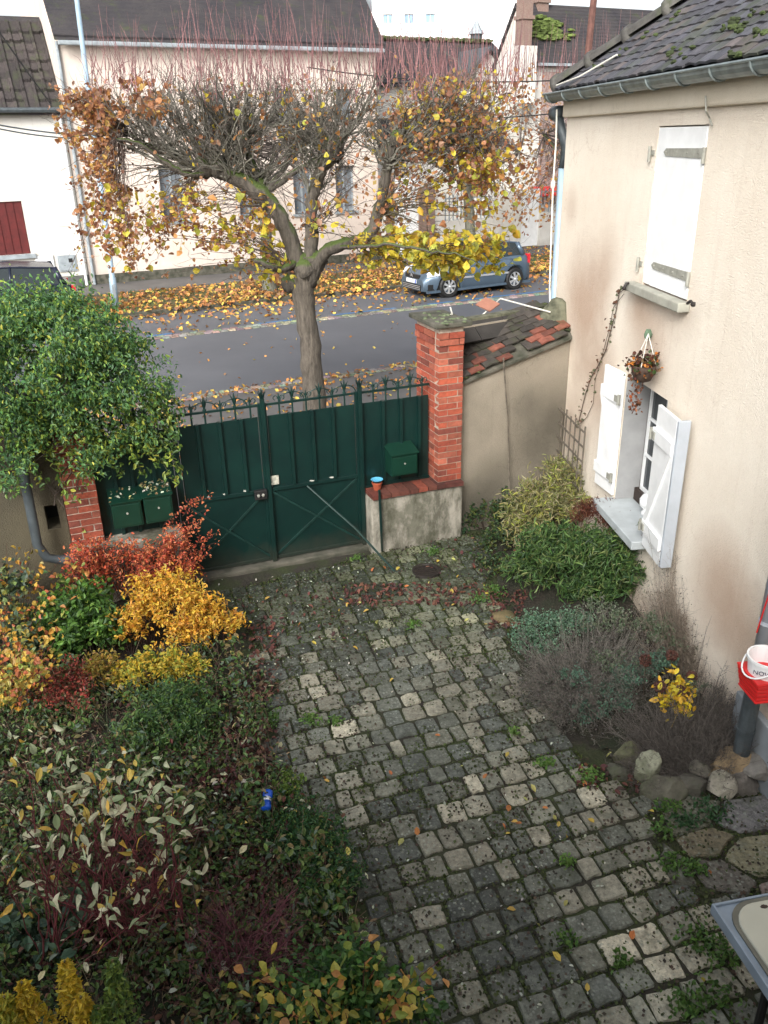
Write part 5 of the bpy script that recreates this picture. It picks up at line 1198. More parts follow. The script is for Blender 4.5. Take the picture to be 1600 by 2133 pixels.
tq = thing('loose_tile', 'loose flat red clay tile lying on the wall coping', 'tile', P(Lx * .72, .1, zx1)); q = MB(); c_ = CP(.70, .85, .10); u2 = norm(ua * .9 + va * .3); v2 = np.cross(tn_, u2); q.prism([c_ - u2 * .09 - v2 * .11, c_ + u2 * .09 - v2 * .11, c_ + u2 * .09 + v2 * .11, c_ - u2 * .09 + v2 * .11], tn_ * .015); q.build('slab', simple('flat_red_tile', '#9a6a58', .8, .2, 12, .2), tq)
q = MB(); zt_ = zP1 + .06
cab = [(938, 655, zt_), (950, 668, zt_), (985, 668, None), (1010, 672, None), (1030, 682, None)]
pts = [GF.P(GS(938, 656, dP0 - .02)[0], dP0 - .02, zt_ + .01), GF.P(sP1, (dP0 + dP1) / 2, zt_ + .005), CP(.12, .95, .10), CP(.25, .85, .07), CP(.32, .7, .05)]; q.tube(pts, .009, 6)
tag(q.build('cable', 'whitecable'), 'white cable running off the pier cap onto the tiled coping', 'cable')
pts = [CP(.45, .85, .05), CP(.58, .75, .05), CP(.7, .8, .07), CP(.85, .9, .08), HP3(1146, 650, .2)]; q = MB(); q.tube(pts, .009, 6); tag(q.build('cable', 'whitecable'), 'white cable looping from under the loose tile up to the house corner', 'cable')
# rounded mortar haunch at the house
q = MB(); hc = HF.P(.33, .10, zw1 - .10); q.blob(hc + ZUP * .12, (.20, .13, .34), 4, .12, None, 14, 9); tag(q.build('mortar_haunch', 'lichenstone', stw, smooth=True))
q = MB(); sx = WF.S(1050, 760, .02)[0]; q.tube([P_ for P_ in (WF.P(WF.S(1052, 712, .12)[0], .10, zw0 + .25), WF.P(WF.S(1058, 880, .04)[0], .04, WF.S(1058, 880, .04)[1]), WF.P(WF.S(1062, 1030, .06)[0], .1, .05))], .009, 5); tag(q.build('cane', 'wood_grey'), 'thin bare cane leaning up the plaster yard wall', 'cane')
# ---- left side: low wall, fixed fence, mailboxes, pier, wall
sL_end = -.02; sLw0 = GS(205, 1120)[0]; zLl = .66
lwl = thing('low_wall', 'mossy concrete low wall left of the gate under the red berried shrub', 'wall', GF.P(sLw0, 0, 0))
q = MB(); q.box(GF, sLw0 - .12, -.03, -.25, .22, -.1, zLl); q.build('wall_body', 'streak', lwl, bevel=.02)
fl_ = thing('fence_panel', 'fixed green metal fence section left of the gate behind two mailboxes', 'fence', GF.P(sLw0, 0, zLl)); q = MB(); q.box(GF, sLw0, -.03, -.01, .01, zRail - .012, zRail + .012); q.build('rail', 'green', fl_); q = MB(); q.box(GF, -.03, .0, -.02, .02, .05, zPost - .05); q.build('post', 'green', fl_)
cuts_ = [gs_(240, 1000), gs_(275, 990), gs_(320, 980)]; sheets(fl_, sLw0, -.03, zLl, cuts_)
for k, s_ in enumerate(np.linspace(sLw0 + .1, -.14, 7)): finial(fl_, s_, k % 2 == 0, 2)
m1 = (GS(232, 1060, .24)[0], GS(294, 1050, .24)[0]); m2 = (GS(296, 1045, .26)[0], GS(358, 1040, .26)[0])
zA0, zA1 = GS(262, 1100, .24)[1], GS(262, 1040, .24)[1]; zB0, zB1 = GS(330, 1088, .26)[1], GS(330, 1026, .26)[1]
mailbox('left one of the two mailboxes behind the red berried shrub', m1[0], m1[1], .0, .23, zA0, zA1, 22, 3)
mailbox('mailbox with many pale leaves on its lid beside the gate', m2[0] + .012, m2[1], .0, .26, zB0, zB1, 60, 4)
sq0 = GS(130, 1030, .1)[0]; sq1 = GS(203, 1030, .1)[0]
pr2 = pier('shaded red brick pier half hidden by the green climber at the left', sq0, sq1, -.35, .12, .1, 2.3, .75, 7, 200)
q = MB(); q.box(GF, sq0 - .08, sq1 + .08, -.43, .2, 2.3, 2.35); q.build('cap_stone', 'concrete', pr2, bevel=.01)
MT['oldwall'] = plaster('old_dark_wall', '#56503f', '#443f33', '#2b2a20', None, .6)
ow_ = thing('old_wall', 'dark old plastered wall behind the grey pipe at the left edge', 'wall', GF.P(sq0 - 3, 0, 0)); hs0 = GS(95, 1075, .0); hs1 = GS(128, 1100, .0)
q = MB(); wall_holes(q, GF, sq0 - 3.2, sq0 - .005, -.1, 2.1, -.3, .0, [(hs0[0], hs1[0], GS(110, 1102)[1], GS(110, 1052)[1])]); q.build('wall_body', 'oldwall', ow_)
q = MB(); q.box(GF, sq0 - 3.2, sq0 - .01, -.36, .06, 2.1, 2.17); q.build('coping', 'concrete', ow_, bevel=.02)
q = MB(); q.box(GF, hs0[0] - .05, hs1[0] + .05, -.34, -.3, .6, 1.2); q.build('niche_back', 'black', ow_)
pp_ = [GF.P(GS(25, 860, .2)[0], .2, GS(25, 860, .2)[1] + .3), GF.P(GS(48, 980, .2)[0], .2, GS(48, 980, .2)[1]), GF.P(GS(78, 1135, .2)[0], .2, GS(78, 1135, .2)[1]), GF.P(GS(98, 1162, .2)[0], .2, GS(98, 1162, .2)[1]), GF.P(GS(125, 1166, .2)[0], .2, GS(125, 1166, .2)[1]), GF.P(GS(215, 1160, .25)[0], .25, GS(215, 1160, .25)[1])]
q = MB(); q.tube(pp_, .045, 12); o = q.build('drainpipe', 'castiron', smooth=True); tag(o, 'grey drain pipe with an elbow bending right below the green climber', 'pipe')
# side boundary wall
lp0 = GF.P(sq0 - 2.4, .0, 0); sb = two(lp0[:2], (-4.2, -1.0)); q = MB(); q.box(sb, 0, float(np.linalg.norm(lp0[:2] - np.array([-4.2, -1.0]))), -.12, .12, -.1, 1.5); bw = q.build('boundary_wall', 'oldwall'); tag(bw, 'low dark boundary wall down the left side of the garden', 'wall')

# the house the photograph is taken from: unseen front wall behind the viewer, added and sized to shade the courtyard
own = thing('house', 'front of the house from whose window the courtyard is seen', 'house', (0, -.6, 0))
OF = Frame((-4.2, -.45), 0.0)
q = MB(); wall_holes(q, OF, 0, 7.4, -.1, 4.75, 0, .4, [(8.4, 9.6, 3.3, 4.9)] if False else []); q.build('wall', 'housewall', own)
# ================================================================== cars
def car(lab, origin, ang, paint, length=3.67, height=1.46, width=1.66, plate=True, dark=False):
    """small three door hatchback, nose towards -u; origin = point on the ground under the middle"""
    fr = Frame(origin[:2], ang); t = thing('parked_car', lab, 'car', origin, None); P = fr.P; hl = length / 2; hw = width / 2
    fw, rw, R = -hl + .74, hl - .62, .315            # axle positions, wheel radius
    st = np.linspace(-hl, hl, 45)
    def belt(x):   # shoulder line
        u = (x + hl) / length
        return np.interp(u, [0, .02, .06, .14, .26, .34, .55, .80, .94, .985, 1.0], [.50, .60, .68, .80, .90, .945, .965, 1.0, 1.0, .93, .80]) * height / 1.46
    def sill(x):
        z = .20
        for c_ in (fw, rw):
            if abs(x - c_) < R + .045: z = max(z, .305 + math.sqrt(max((R + .045) ** 2 - (x - c_) ** 2, 0)))
        return z
    def plan(x):
        u = (x + hl) / length; return hw * np.interp(u, [0, .03, .09, .2, .5, .85, .95, 1.0], [.72, .84, .94, .99, 1.0, .985, .93, .84])
    q = MB(); rows = []
    for x in st:
        zb, zt, w_ = sill(x), belt(x), plan(x); fl = 0
        for c_ in (fw, rw):
            if abs(x - c_) < R + .16: fl = .022
        sec = [(w_ * .93 + 0, zb), (w_ + fl, zb + (zt - zb) * .18), (w_ + fl, zb + (zt - zb) * .5), (w_ * .985 + fl * .4, zb + (zt - zb) * .75), (w_ * .93, zt), (w_ * .80, zt + .03), (w_ * .4, zt + .045)]
        rows.append([P(x, y, z) for y, z in sec] + [P(x, -y, z) for y, z in sec[::-1]])
    n = len(rows[0]); V = [p for r_ in rows for p in r_]; F = [(i * n + j, i * n + j + 1, (i + 1) * n + j + 1, (i + 1) * n + j) for i in range(len(st) - 1) for j in range(n - 1)]
    F += [tuple(range(n)), tuple((len(st) - 1) * n + j for j in range(n - 1, -1, -1))]; q.add(V, F)
    body = q.build('body', paint, t, smooth=True); body.modifiers.new('es', 'EDGE_SPLIT').split_angle = math.radians(50)
    # underside / arches
    q = MB(); q.box(fr, -hl + .1, hl - .1, -hw * .9, hw * .9, .18, .40); q.build('underbody', 'black', t)
    for c_ in (fw, rw):
        q = MB(); q.prism([P(c_ + (R + .04) * math.cos(a), hw * .92, .305 + (R + .04) * math.sin(a)) for a in np.linspace(0, 2 * PI, 18)[:-1]], -fr.n * (2 * hw * .92)); q.build('wheel_arch', 'black', t)
    # greenhouse: pillars and roof in paint, glass inset
    zb = .93 * height / 1.46; zr = height
    A = [(-.80, .955), (-.12, 1.0)]
    xs = [(-hl + 1.02, belt(-hl + 1.02) + .02), (-hl + 1.78, zr - .06), (hl - 1.2, zr - .0), (hl - .42, zr - .09), (hl - .12, belt(hl - .14) + .02)]
    wb, wr_ = hw * .90, hw * .70
    def ring(x, zbase, ztop, f=1): return None
    q = MB(); zr_pts = [xs[1], (-.2, zr), xs[2], xs[3]]
    Lp = [P(x, wr_, z) for x, z in zr_pts]; Rp = [P(x, -wr_, z) for x, z in zr_pts]; n = len(Lp)
    mid_ = [P(x, 0, z + .03) for x, z in zr_pts]
    q.add(Lp + mid_ + Rp, [(i, i + 1, n + i + 1, n + i) for i in range(n - 1)] + [(n + i, n + i + 1, 2 * n + i + 1, 2 * n + i) for i in range(n - 1)]); q.build('roof', paint, t, smooth=True)
    for sg in (1, -1):
        bot = [xs[0][0], -.2, .55, hl - .30]; B = [P(x, sg * (plan(x) * .92), belt(x) + .012) for x in bot]; T = [P(x, sg * wr_, z) for x, z in [(xs[1][0], xs[1][1]), (-.2, zr), (.62, zr - .005), (xs[3][0], xs[3][1])]]
        q = MB(); q.add(B + T, [(0, 1, 5, 4), (1, 2, 6, 5), (2, 3, 7, 6)] if sg > 0 else [(4, 5, 1, 0), (5, 6, 2, 1), (6, 7, 3, 2)]); q.build('side_glass', 'carglass', t)
        for a_, b_, r_ in ((B[0], T[0], .035), (B[2], T[2], .028), (B[3], T[3], .07)): q = MB(); q.tube([a_, b_], r_, 8); q.build('pillar', paint, t, smooth=True)
        q = MB(); q.tube(T, .022, 6); q.build('roof_rail', paint, t)
        q = MB(); q.blob(P(-hl + 1.28, sg * (hw + .06), belt(-hl + 1.28) + .06), (.07, .10, .065), 3, .05, None, 10, 8); q.build('mirror', paint, t, smooth=True)
        x_ = .35; q = MB(); q.box(fr, x_, x_ + .16, sg * (hw * .965) - .012, sg * (hw * .965) + .022, belt(x_) - .14, belt(x_) - .115); q.build('door_handle', 'black', t)
        q = MB(); q.box(fr, -.72, .95, sg * (hw + .004) - .006, sg * (hw + .004) + .012, .50, .55); q.build('side_moulding', 'carchrome' if not dark else 'black', t)
        # headlight and tail light
        q = MB(); hp_ = [(-hl + .10, .62), (-hl + .40, .66), (-hl + .56, .80), (-hl + .24, .755)]
        q.prism([P(x, sg * (plan(x) * .99 + .012), z * height / 1.46) for x, z in hp_], -fr.n * sg * .22); q.build('headlight', 'lampglass', t)
        q = MB(); q.blob(P(-hl + .16, sg * plan(-hl + .16) * .82, .36), (.05, .06, .045), 2, 0, None, 8, 6); q.build('fog_light', 'lampglass', t)
        q = MB(); q.box(fr, hl - .10, hl - .015, sg * hw * .80 - .07, sg * hw * .80 + .07, .72, .98); q.build('tail_light', 'lampred', t)
        for c_ in (fw, rw):
            dc = sg * (hw - .09); q = MB(); ctr = P(c_, dc, R)
            th = np.linspace(0, 2 * PI, 25)[:-1]; prof = [(R * .66, -.09), (R * .9, -.095), (R, -.06), (R, .06), (R * .9, .095), (R * .66, .09)]
            V = []
            for r_, y in prof: V += [ctr + fr.u * r_ * math.cos(a) + ZUP * r_ * math.sin(a) + fr.n * sg * y for a in th]
            m_ = 24; q.add(V, [(i * m_ + j, i * m_ + (j + 1) % m_, (i + 1) * m_ + (j + 1) % m_, (i + 1) * m_ + j) for i in range(5) for j in range(m_)] + [tuple(j for j in range(m_))]); wh = q.build('wheel', 'black', t)
            q = MB(); ro = R * .66
            V = [ctr + fr.n * sg * .075 + fr.u * ro * k_ * math.cos(a) + ZUP * ro * k_ * math.sin(a) for k_ in (1.0, .88) for a in th]; q.add(V, [(j, (j + 1) % m_, m_ + (j + 1) % m_, m_ + j) for j in range(m_)])
            for k_ in range(7):
                a = k_ * 2 * PI / 7; d1 = fr.u * math.cos(a) + ZUP * math.sin(a); d2 = fr.u * -math.sin(a) + ZUP * math.cos(a); c2 = ctr + fr.n * sg * .085
                q.prism([c2 + d1 * .02 - d2 * .022, c2 + d1 * ro * .95 - d2 * .036, c2 + d1 * ro * .95 + d2 * .036, c2 + d1 * .02 + d2 * .022], fr.n * sg * .012)
            q.blob(ctr + fr.n * sg * .095, (.035, .035, .035), 0, 0, None, 8, 6); q.build('rim', 'carchrome', wh)
    # windscreen, rear window
    q = MB(); q.add([P(xs[0][0], -plan(xs[0][0]) * .9, xs[0][1]), P(xs[0][0], plan(xs[0][0]) * .9, xs[0][1]), P(xs[1][0], wr_, xs[1][1]), P(xs[1][0], -wr_, xs[1][1]), P(xs[0][0] - .12, 0, xs[0][1] + .03), P(xs[1][0] - .05, 0, xs[1][1] + .03)], [(0, 4, 5, 3), (4, 1, 2, 5)]); q.build('windscreen', 'carglass', t)
    q = MB(); q.add([P(hl - .16, -hw * .80, belt(hl - .16) + .0), P(hl - .16, hw * .80, belt(hl - .16)), P(xs[3][0], wr_, xs[3][1]), P(xs[3][0], -wr_, xs[3][1])], [(0, 1, 2, 3)]); q.build('rear_window', 'carglass', t)
    # front end
    q = MB(); q.box(fr, -hl - .012, -hl + .06, -.36, .36, .53, .63); q.build('grille', 'black', t); q = MB(); q.box(fr, -hl - .02, -hl + .05, -.48, .48, .22, .37); gr = q.build('lower_grille', 'black', t)
    for k_ in range(3): q = MB(); q.box(fr, -hl - .03, -hl - .018, -.46, .46, .24 + .045 * k_, .255 + .045 * k_); q.build('grille_bar', 'carchrome', gr)
    q = MB()
    for k_ in range(2): q.prism([P(-hl - .02, -.07, .56 + k_ * .035), P(-hl - .02, 0, .595 + k_ * .035), P(-hl - .02, .07, .56 + k_ * .035), P(-hl - .02, .07, .572 + k_ * .035), P(-hl - .02, 0, .61 + k_ * .035), P(-hl - .02, -.07, .572 + k_ * .035)], -fr.u * .012)
    q.build('chevron_badge', 'carchrome', t)
    q = MB(); q.box(fr, -hl - .035, -hl - .013, -.26, .26, .40, .505); npl = q.build('number_plate', 'white', t); q = MB(); q.box(fr, -hl - .038, -hl - .0352, .205, .258, .402, .503); q.build('plate_band', 'carblue', npl)
    q = MB(); q.box(fr, hl - .0, hl + .018, -.26, .26, .60, .70); q.build('rear_plate', 'white', t)
    q = MB(); q.box(fr, -hl + .02, hl - .02, hw * .86, hw * .965, .17, .235); q.box(fr, -hl + .9, hl - .85, -hw * .965, -hw * .86, .17, .235); q.build('skirt', paint, t)
    return t
MT['carpaint'] = simple('blue_grey_metallic', (.105, .150, .20), .28, .1, 3, 0, metallic=.45)
MT['cardark'] = simple('dark_blue_paint', (.02, .025, .045), .25, .1, 3, 0, metallic=.3)
MT['carglass'] = simple('car_glass', (.02, .028, .03), .05, .2, 3, 0)
MT['carchrome'] = simple('silver_trim', (.62, .63, .64), .3, .15, 8, 0, metallic=.6)
MT['lampglass'] = simple('clear_lamp', (.75, .80, .85), .12, .15, 8, 0); MT['lampred'] = simple('red_lamp', (.6, .03, .04), .15, .2, 8, 0); MT['carblue'] = simple('plate_blue', (.02, .08, .5), .4, .1, 5, 0)
wf_, wr2 = G(930, 621), G(1060, 602); cmid = (wf_ + wr2) / 2; CA = math.radians(29)
cn = np.array([math.sin(CA), -math.cos(CA), 0]); cu = np.array([math.cos(CA), math.sin(CA), 0])
car('blue grey three door hatchback parked at the kerb under the yellow leaves', cmid - cn * .72 + cu * .02, CA, 'carpaint', height=1.40)
rc = G(172, 676); rcn = SF.n; car('dark blue car at the left edge mostly hidden by the green climber', rc - SF.u * 2.05 - SF.n * .8, SF.a, 'cardark', 4.1, 1.5, 1.72, dark=True)

# ================================================================== trees
def limb(mb, pts, r, c, sides=8, wob=.0, seed=0):
    g_ = np.random.default_rng(seed); pts = np.array(pts, float); n = len(pts); t0 = np.arange(n); t1 = np.linspace(0, n - 1, (n - 1) * 5 + 1)
    def cr(a):   # catmull-rom
        out = []
        for t in t1:
            i = min(int(t), n - 2); f = t - i; p0 = a[max(i - 1, 0)]; p1 = a[i]; p2 = a[i + 1]; p3 = a[min(i + 2, n - 1)]
            out.append(.5 * ((2 * p1) + (-p0 + p2) * f + (2 * p0 - 5 * p1 + 4 * p2 - p3) * f * f + (-p0 + 3 * p1 - 3 * p2 + p3) * f ** 3))
        return np.array(out)
    P_ = cr(pts); R_ = np.interp(t1, t0, r); P_[1:-1] += g_.normal(size=(len(P_) - 2, 3)) * wob
    R_ = R_ * (1 + g_.uniform(-.07, .07, len(R_))); mb.tube(P_, R_, sides, c); return P_
b = NB('mossy_bark'); a_ = b.n('ShaderNodeAttribute', attribute_name='col').outputs['Color']
mp = b.n('ShaderNodeMapping'); mp.inputs['Scale'].default_value = (9, 9, 1.6); b.l(b.pos(), mp.inputs['Vector']); f_ = b.noise(3, 7, .7, mp.outputs[0])
k = b.mix(1.0, a_, b.ramp(f_, [(.35, .5), (.65, 1.35)]), 'MULTIPLY'); sp = b.n('ShaderNodeSeparateXYZ'); b.l(b.n('ShaderNodeNewGeometry').outputs['Normal'], sp.inputs[0])
up_ = b.ramp(b.math('ADD', b.math('MULTIPLY', sp.outputs[2], .5), b.math('MULTIPLY', b.noise(4, 5), .6)), [(.44, 0.0), (.60, 1.0)]); k = b.mix(b.math('MULTIPLY', up_, .85), k, (.06, .10, .012))
b.base(k); b.set(Roughness=.9); b.bump(f_, .9, .03); MT['bark'] = b.m
MT['leafcol'] = leaf_mat('autumn_leaf', .55, .45)

YT = 11.6
TB = np.array([*AY(652, 905, YT)[:2], 0.03])
tree = thing('pollarded_tree', 'pollarded lime tree with mossy limbs and last yellow leaves beyond the green gate', 'tree', TB)
def TP(px, py, dy=0.0): return AY(px, py, YT + dy)
bk = (.115, .098, .078); bk2 = (.095, .082, .066)
m = MB()
limb(m, [TB + [0, 0, -.1], TP(656, 850), TP(648, 740), TP(636, 650), TP(630, 590), TP(634, 555)], [.18, .165, .148, .142, .17, .15], bk, 16, .006, 1)
limb(m, [TP(630, 590), TP(612, 520), TP(590, 465), TP(555, 415), TP(500, 375), TP(455, 358), TP(425, 352)], [.15, .115, .11, .105, .10, .095, .06], bk2, 12, .008, 2)
limb(m, [TP(636, 580), TP(648, 520), TP(648, 460), TP(655, 400), TP(672, 350), TP(692, 318)], [.13, .10, .085, .08, .08, .11], bk2, 12, .008, 3)
limb(m, [TP(642, 590), TP(668, 535, -.1), TP(700, 512, -.2), TP(745, 502, -.25), TP(775, 478, -.25), TP(792, 430, -.2), TP(803, 375, -.2), TP(812, 330, -.2), TP(828, 295, -.2)], [.12, .085, .08, .078, .075, .07, .065, .065, .09], bk2, 12, .008, 4)
limb(m, [TP(555, 415), TP(540, 370, .2), TP(520, 330, .3), TP(508, 300, .4)], [.06, .05, .045, .06], bk2, 8, .006, 5)
limb(m, [TP(425, 352), TP(395, 335, .1), TP(355, 325, .2), TP(300, 300, .2), TP(262, 275, .2)], [.055, .045, .04, .03, .02], bk2, 8, .008, 6)
limb(m, [TP(440, 355), TP(400, 365, -.2), TP(350, 340, -.3), TP(290, 300, -.4), TP(240, 290, -.4)], [.04, .032, .03, .022, .012], bk2, 8, .008, 7)
limb(m, [TP(828, 295, -.2), TP(870, 290, 0), TP(930, 290, .2), TP(1000, 300, .3)], [.05, .03, .025, .012], bk2, 8, .01, 8)
limb(m, [TP(700, 512, -.2), TP(760, 515, -.6), TP(830, 510, -.9), TP(900, 525, -1.1), TP(960, 530, -1.2), TP(1010, 560, -1.2)], [.03, .024, .02, .016, .010, .004], bk2, 6, .01, 9)
limb(m, [TP(620, 545), TP(588, 560, -.3), TP(560, 555, -.5), TP(530, 540, -.6)], [.07, .045, .04, .03], bk2, 8, .01, 10)
for (x, y, r_) in [(425, 350, .15), (692, 312, .17), (828, 292, .12), (632, 560, .21), (508, 296, .10), (455, 352, .12), (655, 545, .16), (608, 590, .14)]: m.blob(TP(x, y, -.2 if x == 828 else 0), (r_, r_, r_ * .9), int(x), .22, bk2, 12, 8)
m.build('trunk', 'bark', tree, smooth=True)
gt = np.random.default_rng(77)
# main boughs fanning from the knobs: (px,py,dy, n, xlo, xhi, ytop)
def fan(o_px, dy0, n, x0, x1, y0, y1, r0, c, seed, dyr=1.0, bend=.35):
    g_ = np.random.default_rng(seed); P0 = np.tile(TP(*o_px, dy0), (n, 1)) + g_.normal(size=(n, 3)) * .05
    xs_ = g_.uniform(x0, x1, n); ys_ = g_.uniform(y0, y1, n); dy_ = g_.uniform(-dyr, dyr, n)
    P2 = np.array([TP(a, b_, d_) for a, b_, d_ in zip(xs_, ys_, dy_)]); mid_ = P0 * .5 + P2 * .5
    mid_[:, 0] += (P2[:, 0] - P0[:, 0]) * bend * .5; mid_[:, 2] -= np.abs(P2[:, 0] - P0[:, 0]) * bend * .35
    P = bez(P0, mid_, P2, 9); P[:, 1:-1] += g_.normal(size=(n, 7, 3)) * .02
    R = np.linspace(1, .3, 9)[None] * (r0 * g_.uniform(.55, 1.2, (n, 1)))
    cc = np.array(c)[None] * g_.uniform(.7, 1.3, (n, 1)) * np.array([1, 1.02, .98]); return P, R, cc
gry = (.175, .165, .14)
B = [fan((425, 350), 0, 34, 190, 520, 150, 300, .020, gry, 1), fan((455, 352), .1, 26, 330, 600, 150, 230, .022, gry, 2), fan((692, 312), 0, 46, 560, 800, 150, 250, .018, gry, 3),
     fan((828, 292), -.2, 42, 740, 1010, 150, 290, .02, gry, 4), fan((508, 296), .3, 34, 400, 640, 150, 220, .02, gry, 5), fan((655, 400), 0, 16, 560, 760, 170, 330, .012, gry, 6),
     fan((300, 300), .2, 16, 170, 330, 160, 330, .011, gry, 7), fan((930, 290), .1, 18, 880, 1080, 180, 320, .011, gry, 8), fan((425, 352), 0, 14, 170, 400, 300, 420, .012, gry, 9, 1.0, -.1),
     fan((612, 555), 0, 26, 330, 600, 420, 600, .008, (.09, .07, .06), 10, 1.2, -.4), fan((570, 430), 0, 26, 250, 560, 380, 540, .008, (.09, .07, .06), 11, 1.2, -.3), fan((655, 470), 0, 22, 600, 800, 330, 520, .007, (.09, .07, .06), 12, 1.2, -.2),
     fan((790, 440), -.2, 36, 780, 1080, 320, 500, .008, (.09, .075, .05), 13, 1.2, -.2), fan((745, 502), -.25, 26, 760, 1060, 480, 580, .007, (.09, .075, .05), 14, 1.2, -.1), fan((400, 360), 0, 26, 180, 400, 350, 560, .007, (.10, .07, .06), 15, 1.2, -.3),
     fan((262, 275), .2, 44, 100, 250, 165, 400, .008, (.11, .085, .07), 16, .9, .1), fan((250, 290), -.3, 34, 140, 300, 380, 575, .006, (.10, .07, .06), 17, .9, -.3),
     fan((540, 372), .2, 26, 380, 700, 170, 330, .013, gry, 18), fan((480, 366), 0, 26, 300, 560, 160, 300, .013, gry, 19), fan((812, 340), -.2, 30, 690, 960, 170, 330, .013, gry, 20), fan((350, 322), .1, 22, 230, 420, 150, 260, .012, gry, 21), fan((670, 350), 0, 24, 540, 720, 160, 300, .012, gry, 22), fan((940, 292), .2, 30, 860, 1090, 150, 300, .009, gry, 23), fan((1000, 300), .3, 26, 900, 1095, 280, 470, .007, (.10, .08, .06), 24, 1.1, -.2), fan((905, 525), -1.1, 34, 850, 1088, 480, 568, .004, (.08, .06, .04), 25, .4, .0)]
B = [B[i] for i in (0, 1, 2, 3, 4, 5, 6, 7, 17, 18, 19, 20, 21, 22)] + [B[i] for i in (8, 9, 10, 11, 12, 13, 14, 15, 16, 23, 24)]
P = np.concatenate([x[0] for x in B]); R = np.concatenate([x[1] for x in B]); Cc = np.concatenate([x[2] for x in B])
# secondary twigs off the boughs
def offshoots(P, n, L, spread, r0, c, seed, up=0.0, kmin=3):
    g_ = np.random.default_rng(seed); i = g_.integers(0, len(P), n); k = g_.integers(kmin, P.shape[1] - 1, n); p0 = P[i, k]; d = norm(P[i, np.minimum(k + 1, P.shape[1] - 1)] - P[i, k - 1])
    d2 = norm(d + g_.normal(size=(n, 3)) * spread + np.array([0, 0, up])); ln = L * g_.uniform(.4, 1.3, (n, 1)); p2 = p0 + d2 * ln; p1 = p0 + d * ln * .45
    Q = bez(p0, p1, p2, 6); Q[:, 1:] += g_.normal(size=(n, 5, 3)) * .012; return Q, np.linspace(1, .35, 6)[None] * r0 * g_.uniform(.6, 1.2, (n, 1)), np.array(c)[None] * g_.uniform(.6, 1.4, (n, 1))
nu = sum(len(x[0]) for x in B[:14]); O1 = offshoots(P[:nu], 2100, .45, .85, .0062, (.12, .11, .09), 21, .35); O2 = offshoots(P[nu:], 1300, .35, .8, .004, (.08, .06, .05), 22, -.15, 1)
O3 = offshoots(O1[0], 2000, .24, .8, .0035, (.10, .085, .075), 23, .5, 1)
ztop_ = TP(600, 152)[2]
n = 440; xs_ = gt.uniform(180, 1075, n); base_ = np.array([TP(x, gt.uniform(140, 215), d_) for x, d_ in zip(xs_, gt.uniform(-1.1, 1.1, n))])
tip = base_ + np.stack([gt.normal(size=n) * .12, gt.normal(size=n) * .12, gt.uniform(.2, .95, n) * (1 - .35 * np.clip((350 - xs_) / 200, 0, 1))], 1)
SH = bez(base_, (base_ + tip) / 2 + gt.normal(size=(n, 3)) * .07, tip, 5); SHr = np.linspace(1, .3, 5)[None].repeat(n, 0) * .0052
shc = np.array((.23, .11, .11))[None] * gt.uniform(.6, 1.3, (n, 1))
leaf_obj('twigs', [tubes_np(P, R, Cc, 5), tubes_np(*O1), tubes_np(*O2), tubes_np(*O3)], 'twig', tree)
leaf_obj('new_shoots', [tubes_np(SH, SHr, shc)], 'twig', tree)
POOL = np.concatenate([O1[0][:, 2:].reshape(-1, 3), O2[0][:, 1:].reshape(-1, 3), O3[0][:, 2:].reshape(-1, 3), P[nu:, 5:].reshape(-1, 3)]); _dc = (POOL - EYE) @ RB; PPX = CX + FPX * _dc[:, 0] / _dc[:, 2]; PPY = CY + FPX * _dc[:, 1] / _dc[:, 2]
def lcl(box, n, size, pal, seed, clump=25, sp=.10, wts=None, dyr=1.0, **kw):
    g_ = np.random.default_rng(seed); x0, x1, y0, y1 = box; K = POOL[(PPX > x0) & (PPX < x1) & (PPY > y0) & (PPY < y1)]; K = K[g_.permutation(len(K))[:clump * 4]]
    C = K[g_.integers(0, len(K), n)] + g_.normal(size=(n, 3)) * .035 - ZUP * g_.uniform(0, .08, (n, 1)); return rich_leaves(C, size, .85, pal, wts, .3, .25, .5, seed)
YEL = [(.62, .50, .05), (.52, .46, .06), (.68, .55, .06), (.40, .42, .07), (.60, .38, .05)]
ORA = [(.42, .20, .09), (.34, .15, .07), (.50, .24, .08), (.28, .12, .07), (.55, .36, .10), (.38, .22, .14)]
LV = [lcl((850, 1090, 478, 560), 480, .11, YEL, 30, 60), lcl((780, 1000, 470, 530), 200, .11, YEL, 31, 46, .09, dyr=1.0), lcl((740, 880, 490, 545), 150, .11, YEL, 32, 16, .12), lcl((880, 1090, 300, 480), 190, .10, YEL + ORA[:4], 33, 60, .16), lcl((160, 620, 380, 600), 260, .095, YEL + ORA[:3], 34, 110, .16),
      lcl((430, 700, 400, 570), 80, .12, YEL, 35, 60, .1), lcl((105, 235, 165, 380), 1500, .062, ORA, 36, 70, .13, dyr=.9), lcl((240, 340, 150, 240), 240, .08, ORA, 37, 30, .13), lcl((150, 290, 380, 560), 520, .062, ORA, 38, 60, .15), lcl((220, 520, 440, 590), 520, .062, ORA, 39, 120, .18),
      lcl((850, 1100, 130, 330), 520, .068, ORA + YEL[:2], 40, 90, .16), lcl((960, 1100, 330, 480), 260, .075, ORA + YEL, 41, 50, .14), lcl((400, 850, 180, 520), 260, .08, ORA + YEL, 42, 150, .14), lcl((920, 1060, 540, 590), 60, .12, YEL, 43, 12, .08), lcl((180, 820, 380, 600), 900, .06, ORA + YEL[:3], 44, 300), lcl((160, 1080, 150, 380), 700, .055, ORA, 45, 300), lcl((820, 1110, 150, 520), 900, .065, ORA + YEL[:2], 46, 300)]
leaf_obj('leaves', LV, 'leafcol', tree)

